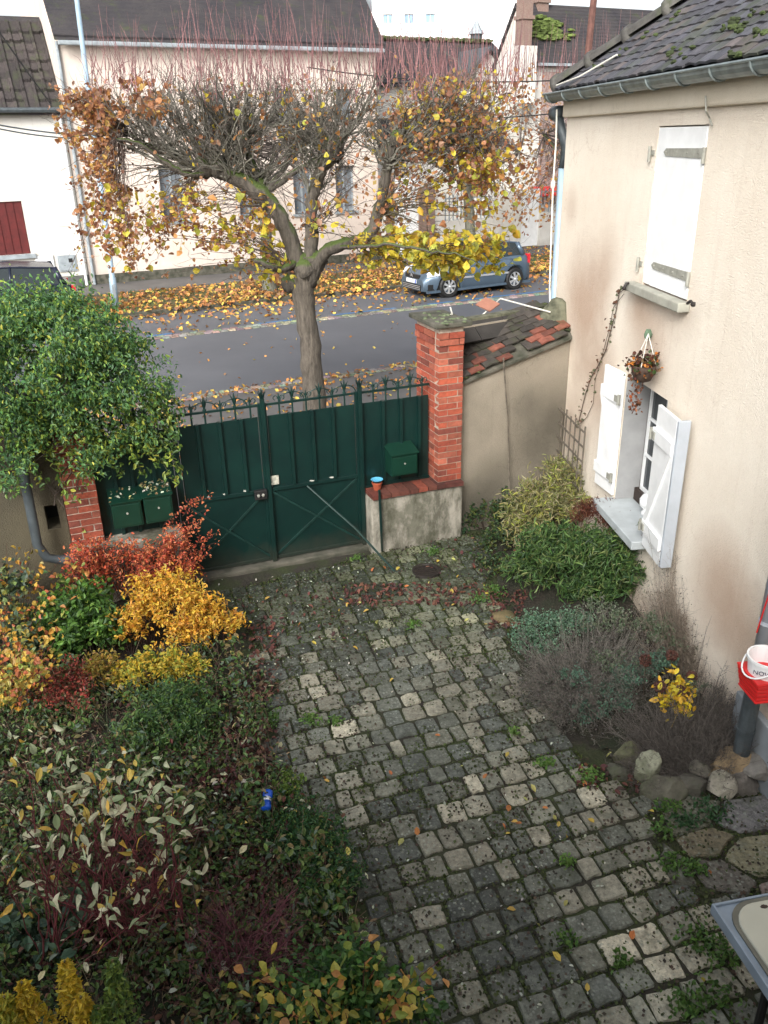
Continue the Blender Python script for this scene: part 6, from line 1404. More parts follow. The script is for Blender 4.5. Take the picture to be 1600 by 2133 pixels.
def far_tree(lab, px, py, x0, x1, y0, y1, nleaf, seed, hasfork=True):
    b0 = G(px, py); Y = b0[1]; t = thing('roadside_tree', lab, 'tree', b0, 'pollarded trees in the far verge'); A = lambda x, y, d=0: AY(x, y, Y + d); m_ = MB(); g_ = np.random.default_rng(seed)
    xt = px - (py - 360) * .06
    limb(m_, [b0 - ZUP * .1, A(px - 2, py - 30), A((px + xt) / 2, (py + 370) / 2), A(xt, 370)], [.27, .22, .17, .14], (.13, .13, .10), 10, .01, seed)
    kn = []
    for k_ in range(6):
        x = xt + (k_ - 2.5) * (x1 - x0) / 7; e_ = A(x, 300 + g_.uniform(-20, 20), g_.uniform(-.8, .8)); limb(m_, [A(xt, 385 + k_ * 5), A((x + xt) / 2, 350), e_], [.10, .07, .05], (.10, .09, .07), 7, .02, seed + k_); kn.append(e_)
    m_.build('trunk', 'bark', t, smooth=True); kn = np.array(kn); n_ = 260; P0 = kn[g_.integers(0, 6, n_)]
    P2 = np.array([A(g_.uniform(x0, x1), g_.uniform(y0, y1), g_.uniform(-1.3, 1.3)) for _ in range(n_)]); Pm = (P0 + P2) / 2 + g_.normal(size=(n_, 3)) * .2
    n2 = 110; q0 = np.array([A(g_.uniform(x0, x1), g_.uniform(150, 190), g_.uniform(-1.2, 1.2)) for _ in range(n2)]); q2 = q0 + np.stack([g_.normal(size=n2) * .12, g_.normal(size=n2) * .1, g_.uniform(.6, 2.0, n2)], 1)
    leaf_obj('twigs', [tubes_np(bez(P0, Pm, P2, 7), np.linspace(1, .3, 7)[None].repeat(n_, 0) * .016, np.array((.11, .09, .08))[None] * g_.uniform(.7, 1.3, (n_, 1))), tubes_np(bez(q0, (q0 + q2) / 2, q2, 4), np.linspace(1, .3, 4)[None].repeat(n2, 0) * .012, np.array((.24, .13, .13))[None] * g_.uniform(.6, 1.3, (n2, 1)))], 'twig', t)
    K = P2[g_.integers(0, n_, nleaf)] + g_.normal(size=(nleaf, 3)) * .25
    leaf_obj('leaves', [leaf_arrays(K, .15, .8, .2, .3, ORA + [(.45, .30, .16)], seed=seed, simple_=True)], 'leafcol', t)
far_tree('far roadside pollard with grey mossy trunk behind the big tree', 563, 610, 380, 800, 170, 470, 420, 51)
far_tree('far roadside pollard rising behind the blue grey car', 985, 566, 800, 1110, 160, 440, 1500, 52)
far_tree('far roadside pollard mostly hidden by the corner of the cream house', 1240, 535, 1060, 1330, 180, 470, 1500, 53)

# fallen leaves
def ground_leaves(name, pts, size, pal, seed, wts=None, par=None):
    pts = np.asarray(pts); return tag(leaf_obj(name, [leaf_arrays(pts, size, .8, 5, 0, pal, wts, .35, seed=seed, simple_=False, fold=.12)], 'leaf_dry', par), kind='stuff')
gl = np.random.default_rng(90); LIT = [(.50, .24, .07), (.42, .18, .05), (.60, .36, .07), (.34, .15, .06), (.62, .46, .10), (.25, .13, .07)]
n = 15000; s_ = gl.uniform(-16, 30, n); d_ = -8.0 - gl.random(n) ** 1.2 * 3.6; ok = (np.sin(s_ * 1.7 + d_ * 2) + gl.normal(size=n) * .9 > -.7); s_, d_ = s_[ok], d_[ok]
pv = SF.o + s_[:, None] * SF.u + d_[:, None] * SF.n + np.stack([s_ * 0, s_ * 0, .115 + gl.random(len(s_)) * .03], 1); ground_leaves('verge_leaf_litter', pv, gl.uniform(.06, .16, len(pv)), LIT, 1)
n = 2600; s_ = gl.uniform(-16, 25, n); d_ = -8.05 + gl.random(n) ** 2.2 * 2.6; pv = SF.o + s_[:, None] * SF.u + d_[:, None] * SF.n + ZUP * .02; ground_leaves('kerbside_leaf_litter', pv, .12, LIT, 2)
n = 260; s_ = gl.uniform(-12, 25, n); d_ = -gl.random(n) * 5; pv = SF.o + s_[:, None] * SF.u + d_[:, None] * SF.n + ZUP * .014; ground_leaves('road_leaves', pv, .07, LIT, 3)
n = 2200; s_ = gl.uniform(-3, 14, n); d_ = gl.random(n) ** 1.5 * 4.8; pv = SF.o + s_[:, None] * SF.u + d_[:, None] * SF.n + ZUP * .045; ground_leaves('pavement_leaves', pv, .085, LIT, 4)
n = 1300; s_ = gl.uniform(6, 30, n); d_ = gl.uniform(-13.7, -11.5, n); pv = SF.o + s_[:, None] * SF.u + d_[:, None] * SF.n + ZUP * .11; ground_leaves('footpath_leaves', pv, .10, LIT, 5)
# grass tufts of the verge
n = 9000; s_ = gl.uniform(-16, 26, n); d_ = gl.uniform(-11.7, -8.3, n); ok = np.sin(s_ * .9) + np.cos(d_ * 2.3 + s_) > .3; s_, d_ = s_[ok], d_[ok]; pv = SF.o + s_[:, None] * SF.u + d_[:, None] * SF.n + ZUP * .12
tag(leaf_obj('verge_grass', [leaf_arrays(pv, .13, .12, .1, -2.5, [(.06, .11, .03), (.09, .13, .03)], seed=6, simple_=True)], 'leaf', None), kind='stuff')
# ================================================================== garden
def gp(px, py, z=0.0): return G(px, py, z)
def stems_fan(base, tips, r, c, seed, wob=.03, k=8):
    g_ = np.random.default_rng(seed); n = len(tips); P0 = np.asarray(base) + g_.normal(size=(n, 3)) * np.array([.05, .05, 0]); P2 = np.asarray(tips); Pm = P0 * .5 + P2 * .5 + g_.normal(size=(n, 3)) * .06 + np.array([0, 0, .08])
    P = bez(P0, Pm, P2, k); P[:, 1:-1] += g_.normal(size=(n, k - 2, 3)) * wob * .3; return P, np.linspace(1, .35, k)[None] * r * g_.uniform(.6, 1.2, (n, 1)), np.array(c)[None] * g_.uniform(.6, 1.4, (n, 1))
GRN = [(.050, .110, .022), (.035, .085, .022), (.075, .150, .030), (.11, .19, .035)]
# big climber top left
def gat(px, py, d): s, z = GF.S(px, py, d); return GF.P(s, d, z)
cb = []
for (x, y, d, r) in [(40, 700, -.1, (.55, .5, .30)), (130, 700, .0, (.55, .5, .30)), (215, 760, .0, (.45, .45, .28)), (60, 800, .15, (.55, .45, .30)), (160, 820, .15, (.5, .42, .25)), (280, 850, .05, (.36, .36, .24)), (320, 900, .05, (.26, .28, .17)), (-60, 740, .1, (.5, .5, .4)), (60, 660, -.3, (.5, .4, .22)), (-60, 880, .3, (.5, .4, .35)), (230, 930, .1, (.34, .3, .15)), (100, 880, .2, (.5, .35, .2)), (10, 960, .35, (.3, .3, .2)), (170, 740, .25, (.45, .35, .3)), (250, 830, .25, (.36, .3, .28)), (120, 900, .3, (.4, .3, .25)), (300, 930, .2, (.25, .2, .18)), (200, 960, .3, (.26, .22, .14)), (30, 1030, .35, (.18, .2, .18))]:
    cb.append((gat(x, y, d), r))
shrub('climber', 'large green and yellowish climbing shrub heaped over the wall and pier at the left', 'climbing plant', GF.P(sq0 - .2, .2, 0), cb, 36000, .043, [(.10, .21, .07), (.075, .165, .065), (.16, .28, .06), (.27, .36, .06), (.05, .11, .05), (.44, .46, .07)], [5, 4, 4, 1.4, 2, .5], 420, .085, .45, .35, 0, (.05, .04, .03), .006, 3, adir=np.array([.35, -.15, -.9]), shell=.35)
g6 = np.random.default_rng(66)
_cl = bpy.data.objects['climber']; _a = np.array([gat(g6.uniform(-40, 190), g6.uniform(960, 1060), .12) for _ in range(26)]); _b = np.array([gat(g6.uniform(-40, 260), g6.uniform(760, 900), .1) for _ in range(26)]); leaf_obj('stems', [tubes_np(bez(_a, (_a + _b) / 2 + g6.normal(size=_a.shape) * .15, _b, 9), np.full((26, 9), .006), np.tile([.06, .045, .035], (26, 1)))], 'twig', _cl)
# trailing sprays of the climber
tips = np.array([gat(x, y, .3) for x, y in [(370, 935), (378, 990), (330, 965), (300, 990), (250, 985), (200, 960), (180, 1000), (120, 960), (355, 880), (360, 1000), (90, 1010), (150, 1040)]]); org = np.array([gat(x - 90, y - 120, .1) for x, y in [(370, 935), (378, 970), (330, 965), (300, 980), (250, 985), (200, 960), (180, 980), (120, 960), (355, 900), (340, 960), (90, 980), (150, 1000)]])
Pt = bez(org, (org + tips) / 2 + ZUP * .15 + GF.n * .1, tips, 14); C = Pt[:, 3:].reshape(-1, 3).repeat(7, 0); C = C + g6.normal(size=C.shape) * .03
t = thing('climber_spray', 'light green sprays of the climber trailing across the fence top', 'climbing plant', tips[0]); leaf_obj('leaves', [leaf_arrays(C, .06, .45, .4, .5, [(.10, .18, .04), (.20, .28, .05), (.34, .38, .06), (.06, .12, .03)], seed=4)], 'leaf', t); leaf_obj('stems', [tubes_np(Pt, np.full(Pt.shape[:2], .004), np.tile([.06, .07, .03], (12, 1)))], 'twig', t)

# red cotoneaster over the low wall
RED = [(.62, .14, .06), (.50, .09, .05), (.68, .21, .09), (.30, .06, .04), (.50, .20, .08)]
def spray_plant(name, lab, cat, base, ends, npb, size, pal, seed, stemc=(.10, .04, .03), spread=.03, aspect=.5, wts=None, starts=None, rib=True, r=.004, group=None, mat='leaf'):
    g_ = np.random.default_rng(seed); t_ = thing(name, lab, cat, base, group); ends = np.asarray(ends); n = len(ends); P0 = np.asarray(starts) if starts is not None else np.tile(base, (n, 1)) + g_.normal(size=(n, 3)) * np.array([.08, .08, 0]) 
    P = bez(P0, (P0 + ends) / 2 + ZUP * g_.uniform(.01, .09, (n, 1)), ends, 12); leaf_obj('stems', [tubes_np(P, np.linspace(1, .3, 12)[None].repeat(n, 0) * r, np.array(stemc)[None] * g_.uniform(.7, 1.3, (n, 1)))], 'twig', t_)
    C = P[:, 4:].reshape(-1, 3); C = C[g_.integers(0, len(C), npb * n)] + g_.normal(size=(npb * n, 3)) * spread
    leaf_obj('foliage', [rich_leaves(C, size, aspect, pal, wts, .3, .4, .0, seed) if size > .05 else leaf_arrays(C, size, aspect, .4, .0, pal, wts, .3, seed=seed)], mat, t_); return t_
cs_ = GF.P(GS(300, 1150, .3)[0], .32, 0.1)
E1 = []; S1 = []
for k in range(210):
    x = g6.uniform(150, 415); y = g6.uniform(1118, 1205) if x < 350 else g6.uniform(1080, 1190); d = g6.uniform(.22, .62); e = gat(x, y, d); E1.append(e); o_ = gat(x - g6.uniform(-30, 60), y + 10, .30); o_[2] = max(.1, o_[2] - .28); S1.append(o_)
for (x, y) in [(440, 1035), (430, 1060), (450, 1130), (455, 1110), (425, 1085), (420, 1040), (440, 1150), (400, 1055), (412, 1165)]: E1.append(gat(x, y, .45)); S1.append(gat(x - 60, y + 40, .35))
spray_plant('cotoneaster', 'orange red cotoneaster sprays spreading over the low wall under the two mailboxes', 'shrub', cs_, E1, 25, .032, RED, 5, spread=.022, starts=S1)
# small red sprays lower left
b0 = gp(150, 1440); spray_plant('red_shrub', 'small crimson shrub low at the left between green and orange plants', 'shrub', b0, [gp(x, y, g6.uniform(.2, .5)) for x, y in [(g6.uniform(60, 190), g6.uniform(1370, 1480)) for _ in range(60)]], 36, .03, [(.30, .05, .04), (.42, .10, .07), (.18, .05, .035), (.14, .09, .04)], 6, spread=.03)

# golden spiraea
GOLD = [(.68, .38, .045), (.72, .45, .06), (.58, .28, .045), (.62, .46, .07), (.38, .19, .04)]
def bb(lst): return [(gp(x, y, z), r) for x, y, z, r in lst]
shrub('golden_shrub', 'bright orange yellow shrub in front of the left gate post', 'shrub', gp(370, 1380), bb([(340, 1240, .42, (.28, .22, .18)), (300, 1290, .35, (.26, .2, .16)), (420, 1290, .32, (.28, .22, .15)), (460, 1310, .22, (.18, .2, .13)), (380, 1270, .4, (.3, .22, .16)), (400, 1330, .2, (.25, .15, .1)), (260, 1310, .3, (.12, .15, .12))]), 6800, .042, GOLD, [4, 4, 2, 3, 1], 190, .045, .42, .45, 90, (.07, .04, .035), .004, 11)
shrub('yellow_shrub', 'lower yellow green shrub just in front of the bright orange one', 'shrub', gp(350, 1450), bb([(330, 1400, .28, (.28, .18, .13)), (380, 1400, .24, (.18, .15, .10)), (290, 1410, .2, (.18, .15, .12))]), 2400, .04, [(.60, .42, .05), (.50, .42, .06), (.32, .36, .06), (.2, .27, .05)], [4, 3, 2, 1], 80, .045, .42, .45, 40, (.07, .05, .035), .003, 12)
shrub('small_gold_plant', 'small dull gold plant left of the yellow green shrub', 'plant', gp(215, 1430), bb([(215, 1400, .25, (.15, .13, .14))]), 700, .038, [(.40, .32, .06), (.28, .24, .06), (.45, .26, .06)], None, 34, .035, .4, .4, 20, (.07, .05, .035), .003, 13)
shrub('green_bush', 'glossy mid green bush at the left beside the orange yellow shrub', 'shrub', gp(150, 1420), bb([(150, 1300, .35, (.36, .26, .22)), (190, 1330, .25, (.25, .22, .2)), (110, 1340, .22, (.25, .22, .2)), (180, 1260, .45, (.16, .18, .18))]), 3300, .062, [(.10, .21, .035), (.065, .15, .03), (.15, .28, .05), (.045, .10, .03), (.34, .40, .07)], [4, 4, 2, 3, .4], 120, .06, .5, .5, 60, (.06, .06, .03), .004, 14)
shrub('green_perennial', 'fresh green feathery plant in the middle of the left bed', 'plant', gp(370, 1560), bb([(360, 1500, .28, (.25, .2, .18)), (400, 1530, .18, (.2, .18, .15)), (300, 1540, .18, (.2, .18, .15)), (370, 1460, .3, (.25, .15, .12))]), 4200, .034, [(.08, .16, .04), (.055, .12, .035), (.12, .20, .05), (.05, .10, .05)], None, 160, .04, .4, .3, 50, (.06, .06, .03), .003, 15)
# orange leaved climber/hazel at left edge
E2 = [gp(x, y, z) for x, y, z in [(g6.uniform(-20, 120), g6.uniform(1110, 1420), g6.uniform(.3, 1.1)) for _ in range(46)]]
spray_plant('autumn_creeper', 'loose yellow and orange leaved creeper hanging at the far left edge', 'climbing plant', gp(20, 1500), E2, 22, .046, [(.55, .30, .05), (.60, .40, .07), (.50, .16, .07), (.42, .34, .08), (.25, .28, .06)], 7, spread=.05, aspect=.75, r=.004)
shrub('grey_leaf_plant', 'bluish green leaves behind the orange creeper at the left edge', 'plant', gp(20, 1330), bb([(15, 1250, .5, (.3, .25, .22)), (10, 1350, .35, (.3, .25, .2))]), 900, .06, [(.10, .15, .10), (.07, .11, .07), (.2, .25, .09)], None, 50, .06, .7, .5, 20, seed=16)
E3 = [gp(x, y, z) for x, y, z in [(g6.uniform(120, 190), g6.uniform(1050, 1250), g6.uniform(.4, 1.0)) for _ in range(14)]]
spray_plant('vine', 'thin vine with a few orange leaves beside the grey drain pipe', 'climbing plant', gp(150, 1300), E3, 7, .06, [(.55, .25, .08), (.50, .33, .08), (.25, .3, .08)], 8, spread=.04, aspect=.75)

# ground cover of the left bed: low mixed greens
def cover(name, poly_, n, size, pal, seed, zr=(.05, .2), wts=None, spread=.05, clump=200, aspect=.5, up=.4, mat='leaf', simple_=False):
    P_ = np.array([G(x, y)[:2] for x, y in poly_]); lo, hi = P_.min(0), P_.max(0); g_ = np.random.default_rng(seed); K = []
    while len(K) < clump:
        p = g_.uniform(lo, hi)
        if inside(p[0], p[1], P_): K.append((p[0], p[1], g_.uniform(*zr)))
    K = np.array(K); C = K[g_.integers(0, clump, n)] + g_.normal(size=(n, 3)) * np.array([spread, spread, spread * .5]); C[:, 2] = np.maximum(C[:, 2], .03)
    return tag(leaf_obj(name, [leaf_arrays(C, size, aspect, up, 0, pal, wts, .35, seed=seed, simple_=simple_)], mat, None), kind='stuff')
LB = [(-60, 1420), (200, 1420), (470, 1380), (540, 1420), (560, 1560), (590, 1660), (700, 1780), (700, 1880), (780, 2050), (800, 2200), (-60, 2200)]
cover('bed_ground_cover', LB, 21000, .036, [(.085, .15, .04), (.06, .11, .04), (.13, .20, .05), (.12, .08, .05), (.10, .15, .09)], 201, (.06, .24), [3, 3, 2, 2, 1.5], .07, 420)
cover('bed_leaf_mould', LB, 9000, .045, [(.15, .07, .045), (.10, .05, .04), (.22, .15, .09), (.07, .05, .04), (.36, .32, .22), (.12, .045, .04)], 202, (.04, .10), [4, 4, 2, 4, .5, 2], .08, 400, .6, 2, 'leaf_dry')
cover('pale_ground_leaves', [(200, 1700), (560, 1650), (720, 1800), (780, 2000), (600, 2133), (100, 2133)], 230, .055, [(.48, .45, .28), (.42, .44, .34), (.5, .40, .10)], 203, (.10, .2), None, .1, 90, .55, 2, 'leaf_dry')
cover('purple_ground_cover', [(380, 1600), (560, 1560), (560, 1800), (620, 2000), (200, 2060), (120, 1900)], 4200, .04, [(.085, .028, .028), (.12, .04, .035), (.055, .028, .024), (.07, .08, .035)], 204, (.05, .24), None, .07, 170)
shrub('dark_evergreen', 'dense dark green low bush spilling onto the setts at the right of the left bed', 'shrub', gp(660, 1830), bb([(650, 1760, .12, (.22, .2, .13)), (680, 1840, .12, (.20, .22, .13)), (610, 1740, .12, (.2, .2, .12)), (640, 1880, .1, (.2, .15, .1)), (600, 1690, .08, (.15, .15, .1))]), 9000, .022, [(.042, .115, .04), (.03, .09, .03), (.07, .16, .04), (.12, .20, .04)], [4, 4, 2, 1], 300, .03, .5, .4, 30, seed=17)
shrub('light_green_tuft', 'yellow green tuft on the right flank of the dark green bush', 'plant', gp(700, 1880), bb([(695, 1870, .15, (.09, .12, .07)), (600, 1640, .1, (.1, .1, .07))]), 1200, .024, [(.16, .24, .04), (.10, .17, .03)], None, 50, .025, .5, .4, 10, seed=18)
shrub('leafy_clump', 'bright green leafy clump at the bottom of the frame', 'plant', gp(720, 2100), bb([(700, 2060, .25, (.25, .2, .12)), (780, 2090, .22, (.18, .18, .12)), (640, 2110, .2, (.2, .15, .12)), (860, 2120, .15, (.12, .1, .1))]), 2600, .042, [(.07, .17, .04), (.10, .21, .05), (.045, .11, .035)], None, 110, .05, .6, .5, 30, seed=19)
E4 = [gp(x, y, z) for x, y, z in [(520, 2030, .6), (560, 2010, .65), (640, 2060, .65), (650, 2090, .6), (700, 2050, .6), (760, 2000, .55), (800, 1990, .5), (840, 2050, .55), (930, 1990, .5), (900, 2060, .5), (600, 2110, .6), (860, 2090, .5), (500, 2080, .5), (560, 2100, .55), (720, 2110, .5)]]
spray_plant('mottled_shrub', 'branching shrub with yellow, green and reddish leaves at the bottom centre', 'shrub', gp(740, 2160), E4, 20, .056, [(.36, .34, .06), (.22, .28, .06), (.50, .24, .08), (.12, .2, .05), (.58, .42, .08)], 9, (.12, .03, .04), .05, .7, r=.006)
_P = np.array([G(x, y)[:2] for x, y in LB]); _g = np.random.default_rng(411); _s = []
while len(_s) < 1100:
    p = _g.uniform(_P.min(0), _P.max(0))
    if inside(p[0], p[1], _P): _s.append((p[0], p[1], .03))
_s = np.array(_s); _e = _s + np.stack([_g.normal(size=1100) * .14, _g.normal(size=1100) * .14, _g.uniform(.06, .38, 1100)], 1); _m = (_s + _e) / 2 + np.array([0, 0, .06]) + _g.normal(size=_s.shape) * .04
tag(leaf_obj('tangled_stems', [tubes_np(bez(_s, _m, _e, 6), np.linspace(1, .4, 6)[None].repeat(1100, 0) * .0028, np.array([(.14, .09, .06), (.20, .16, .10), (.09, .045, .035), (.07, .09, .04)])[_g.integers(0, 4, 1100)])], 'twig', None), kind='stuff')
cover('bed_mid_greens', LB, 5200, .05, [(.09, .17, .045), (.07, .13, .045), (.15, .22, .06), (.20, .16, .07), (.12, .17, .12)], 211, (.15, .32), None, .05, 150)
cover('straw_litter', LB, 1500, .05, [(.42, .34, .20), (.34, .24, .14), (.48, .44, .30)], 212, (.06, .16), None, .1, 400, .25, 1.5, 'leaf_dry')
# dark red stemmed dogwood with cream variegated leaves
db = gp(330, 2020); g7 = np.random.default_rng(70)
cents = [(100, 1540, 1.15), (140, 1650, 1.0), (60, 1690, 1.0), (200, 1600, 1.1), (260, 1640, 1.05), (330, 1650, 1.05), (360, 1690, 1.0), (190, 1720, .95), (230, 1700, 1.0), (270, 1760, .95), (40, 1760, .9), (380, 1740, .9), (300, 1700, 1.0), (150, 1750, .95), (340, 1850, .8), (200, 1840, .8), (60, 1600, 1.1), (60, 1850, .8), (250, 1940, .6), (180, 1660, 1.05), (350, 1630, 1.0), (30, 1700, .95), (380, 1830, .7), (10, 1840, .8)]
T_ = np.array([gp(x, y, z) for x, y, z in cents for _ in range(2)]) + g7.normal(size=(len(cents) * 2, 3)) * .06
dw = thing('dogwood', 'dark red stemmed dogwood with cream edged leaves at the lower left', 'shrub', db)
bases = [gp(250, 2000), gp(370, 1960), gp(110, 2030)]; PP = []; 
for k, e in enumerate(T_): PP.append(stems_fan(bases[k % 3], [e], .0065, (.12, .025, .03), 300 + k))
Pd = np.concatenate([x[0] for x in PP]); Rd = np.concatenate([x[1] for x in PP]); Cd = np.concatenate([x[2] for x in PP]); Od = offshoots(Pd, 260, .28, .7, .003, (.13, .03, .035), 71, .2, 2)
leaf_obj('stems', [tubes_np(Pd, Rd, Cd, 5), tubes_np(*Od)], 'twig', dw)
C = np.concatenate([T_[g7.integers(0, len(T_), 260)] + g7.normal(size=(260, 3)) * .085, Od[0][g7.integers(0, 260, 60), 5]])
CR = [(.52, .54, .36), (.60, .58, .40), (.30, .38, .20), (.62, .46, .10), (.66, .42, .08), (.40, .46, .28)]
leaf_obj('leaves', [rich_leaves(C, .072, .42, CR, [4, 3, 2, 2, 1.2, 2], .15, .4, .3, 72, .25)], 'leaf', dw)
# bare purple stems in the middle of the bed
Bt = np.array([gp(g7.uniform(380, 640), g7.uniform(1830, 2020), g7.uniform(.15, .55)) for _ in range(90)]); pb2 = gp(500, 2060); tq2 = thing('bare_shrub', 'leafless shrub of fine purplish twigs in the middle of the left bed', 'shrub', pb2); xx = stems_fan(pb2, Bt, .0045, (.12, .035, .045), 73); Oe = offshoots(xx[0], 500, .2, .8, .0022, (.12, .04, .05), 74, 0, 2); leaf_obj('twigs', [tubes_np(*xx), tubes_np(*Oe)], 'twig', tq2)
# dry pale canes standing in the bed
for k, (x, y, x2, y2, z) in enumerate([(590, 2040, 603, 1930, .35), (395, 1810, 415, 1730, .6), (250, 1860, 215, 1870, .5), (420, 1960, 400, 1830, .5), (290, 2010, 330, 1880, .5)]):
    q = MB(); a_ = gp(x, y, .03); q.tube([a_, (a_ + gp(x2, y2, z)) / 2 + ZUP * .02, gp(x2, y2, z)], [.006, .005, .004], 5); tag(q.build('garden_stick', 'wood_grey'), ['pale dry stem standing alone near the bottom of the bed', 'pale dry stem right of the dogwood leaves', 'short dry stem among the dogwood at the left', 'long dry stem leaning left in the bed', 'dry stem at the foot of the dogwood'][k], 'stick')
# golden rod plumes bottom left
def plume(lab, px, py, h, pal, seed, lean=(0, 0)):
    b_ = gp(px, py, h); b_[2] = 0; g_ = np.random.default_rng(seed); t_ = thing('plume_plant', lab, 'plant', b_, 'upright yellow plumes at the lower left'); top_ = b_ + np.array([lean[0], lean[1], h]); q_ = MB(); q_.tube([b_, (b_ + top_) / 2, top_], .006, 5, (.12, .10, .04)); q_.build('stem', 'twig', t_)
    n_ = 520; u = g_.random(n_) ** .8 * .62 + .36; a_ = g_.uniform(0, 2 * PI, n_); rr = (1.02 - u) * .16 + .012; C_ = b_ + (top_ - b_) * u[:, None] + np.stack([np.cos(a_) * rr, np.sin(a_) * rr, rr * .1], 1) * g_.random((n_, 1)) ** .5
    leaf_obj('foliage', [leaf_arrays(C_, .042, .35, .3, -.4, pal, seed=seed)], 'leaf', t_)
YP = [(.62, .46, .04), (.55, .42, .05), (.68, .50, .06)]; YG = [(.16, .24, .05), (.22, .30, .06), (.10, .17, .05)]
plume('tallest bright yellow plume at the lower left', 125, 2025, .75, YP, 1, (0, .06)); plume('yellow plume left of the tallest one', 45, 2045, .7, YP, 2); plume('yellow plume right of the tallest one', 168, 2075, .62, YP, 3); plume('green plume beside the yellow ones', 218, 2020, .78, YG, 4, (.02, .05)); plume('yellow green plume at the very corner', 8, 2075, .66, [(.36, .38, .06), (.5, .42, .05)], 5)
plume('greenish plume low between the yellow ones', 205, 2100, .55, YG, 6)
# blue green leaves, pots, toy
shrub('blue_green_plant', 'broad blue green leaves behind the terracotta pot', 'plant', gp(140, 1960), bb([(130, 1930, .18, (.18, .14, .1)), (20, 1950, .15, (.15, .12, .1))]), 260, .075, [(.08, .14, .09), (.06, .11, .075), (.12, .19, .12)], None, 20, .05, .65, .6, 6, seed=20)
def pot(lab, px, py, r, h, tilt=0, plant=False):
    c_ = gp(px, py, .06); t_ = thing('flower_pot', lab, 'flower pot', c_); q_ = MB(); q_.lathe(c_, [(0, 0), (r * .7, 0), (r * .95, h * .8), (r * 1.08, h * .8), (r * 1.08, h), (r * .95, h), (r * .85, h * .75), (0, h * .7)], 20); o_ = q_.build('pot', 'terracotta', t_, smooth=False); t_.rotation_euler = (tilt, tilt * .5, 0)
    if plant: C_ = c_ + np.random.default_rng(3).normal(size=(60, 3)) * np.array([r * .6, r * .6, .03]) + ZUP * (h + .01); leaf_obj('seedlings', [leaf_arrays(C_, .035, .7, 1, 0, [(.30, .34, .08), (.10, .2, .04)], seed=1)], 'leaf', t_)
pot('empty terracotta pot with herb leaves at the edge of the dark green bush', 527, 1830, .06, .07, 0, True)
pot('overturned terracotta pot among the leaves at the lower left', 145, 2010, .055, .085, math.radians(-25))
c_ = gp(556, 1668, .30); t = thing('blue_bottle', 'bright blue plastic bottle with white band lying in the bed', 'bottle', c_)
MT['bluep'] = simple('bright_blue_plastic', (.01, .09, .55), .35, .15, 8, .03)
ax = norm(gp(551, 1700, .28) - gp(558, 1650, .30)); q = MB(); q.tube([c_ - ax * .075, c_ - ax * .07, c_ - ax * .02], [.02, .032, .034], 12); q.build('cap_end', 'bluep', t, smooth=True)
q = MB(); q.tube([c_ - ax * .02, c_ + ax * .015], .027, 12); q.build('white_band', 'white', t, smooth=True); q = MB(); q.tube([c_ + ax * .015, c_ + ax * .06, c_ + ax * .07], [.033, .033, .02], 12); q.build('body_end', 'bluep', t, smooth=True)

# ------------------------------------------------------------------ right hand bed
BAM = [(.085, .165, .045), (.06, .12, .035), (.12, .20, .055), (.19, .23, .08), (.035, .075, .028)]
shrub('green_bamboo', 'dense bright green dwarf bamboo below the window sill', 'shrub', gp(1200, 1260), bb([(1190, 1170, .45, (.40, .34, .26)), (1270, 1180, .45, (.34, .30, .25)), (1120, 1190, .3, (.3, .28, .22)), (1240, 1230, .2, (.4, .25, .18)), (1330, 1170, .5, (.18, .2, .2)), (1150, 1150, .45, (.3, .26, .2))]), 9000, .085, BAM, [4, 4, 3, 1.5, 3], 240, .07, .17, .35, 60, (.10, .12, .05), .003, 41, adir=np.array([-.3, -.3, -.2]), shell=.4)
shrub('yellow_bamboo', 'yellowish bleached dwarf bamboo behind the bright green one', 'shrub', gp(1160, 1130), bb([(1160, 1020, .55, (.34, .32, .26)), (1110, 1070, .4, (.3, .28, .22)), (1230, 1010, .6, (.24, .24, .22)), (1190, 1060, .45, (.34, .28, .22)), (1090, 1110, .25, (.25, .22, .18))]), 5200, .075, [(.30, .28, .11), (.22, .24, .08), (.36, .32, .18), (.14, .15, .06), (.38, .42, .09)], [3, 3, 3, 3, 1.2], 190, .07, .18, .35, 120, (.22, .18, .10), .0035, 42, adir=np.array([-.2, -.2, .3]), shell=.4)
shrub('brown_grass', 'rusty brown tuft wedged between the bamboos and the sill', 'grass', gp(1270, 1130), bb([(1240, 1075, .72, (.22, .18, .10)), (1290, 1095, .72, (.12, .12, .09))]), 2600, .06, [(.12, .035, .02), (.08, .025, .018), (.18, .07, .04)], None, 90, .04, .1, .2, 30, (.12, .05, .03), .003, 43, adir=np.array([0, 0, .6]))
shrub('wall_foot_weeds', 'dark leafy weeds at the foot of the plaster yard wall', 'plant', gp(1040, 1110), bb([(1010, 1080, .15, (.25, .2, .14)), (1040, 1130, .12, (.22, .2, .12)), (1060, 1060, .25, (.2, .18, .18)), (1030, 1180, .08, (.15, .2, .08))]), 2600, .04, [(.035, .075, .025), (.05, .095, .03), (.025, .05, .02), (.1, .12, .03)], None, 110, .05, .55, .4, 40, seed=44)
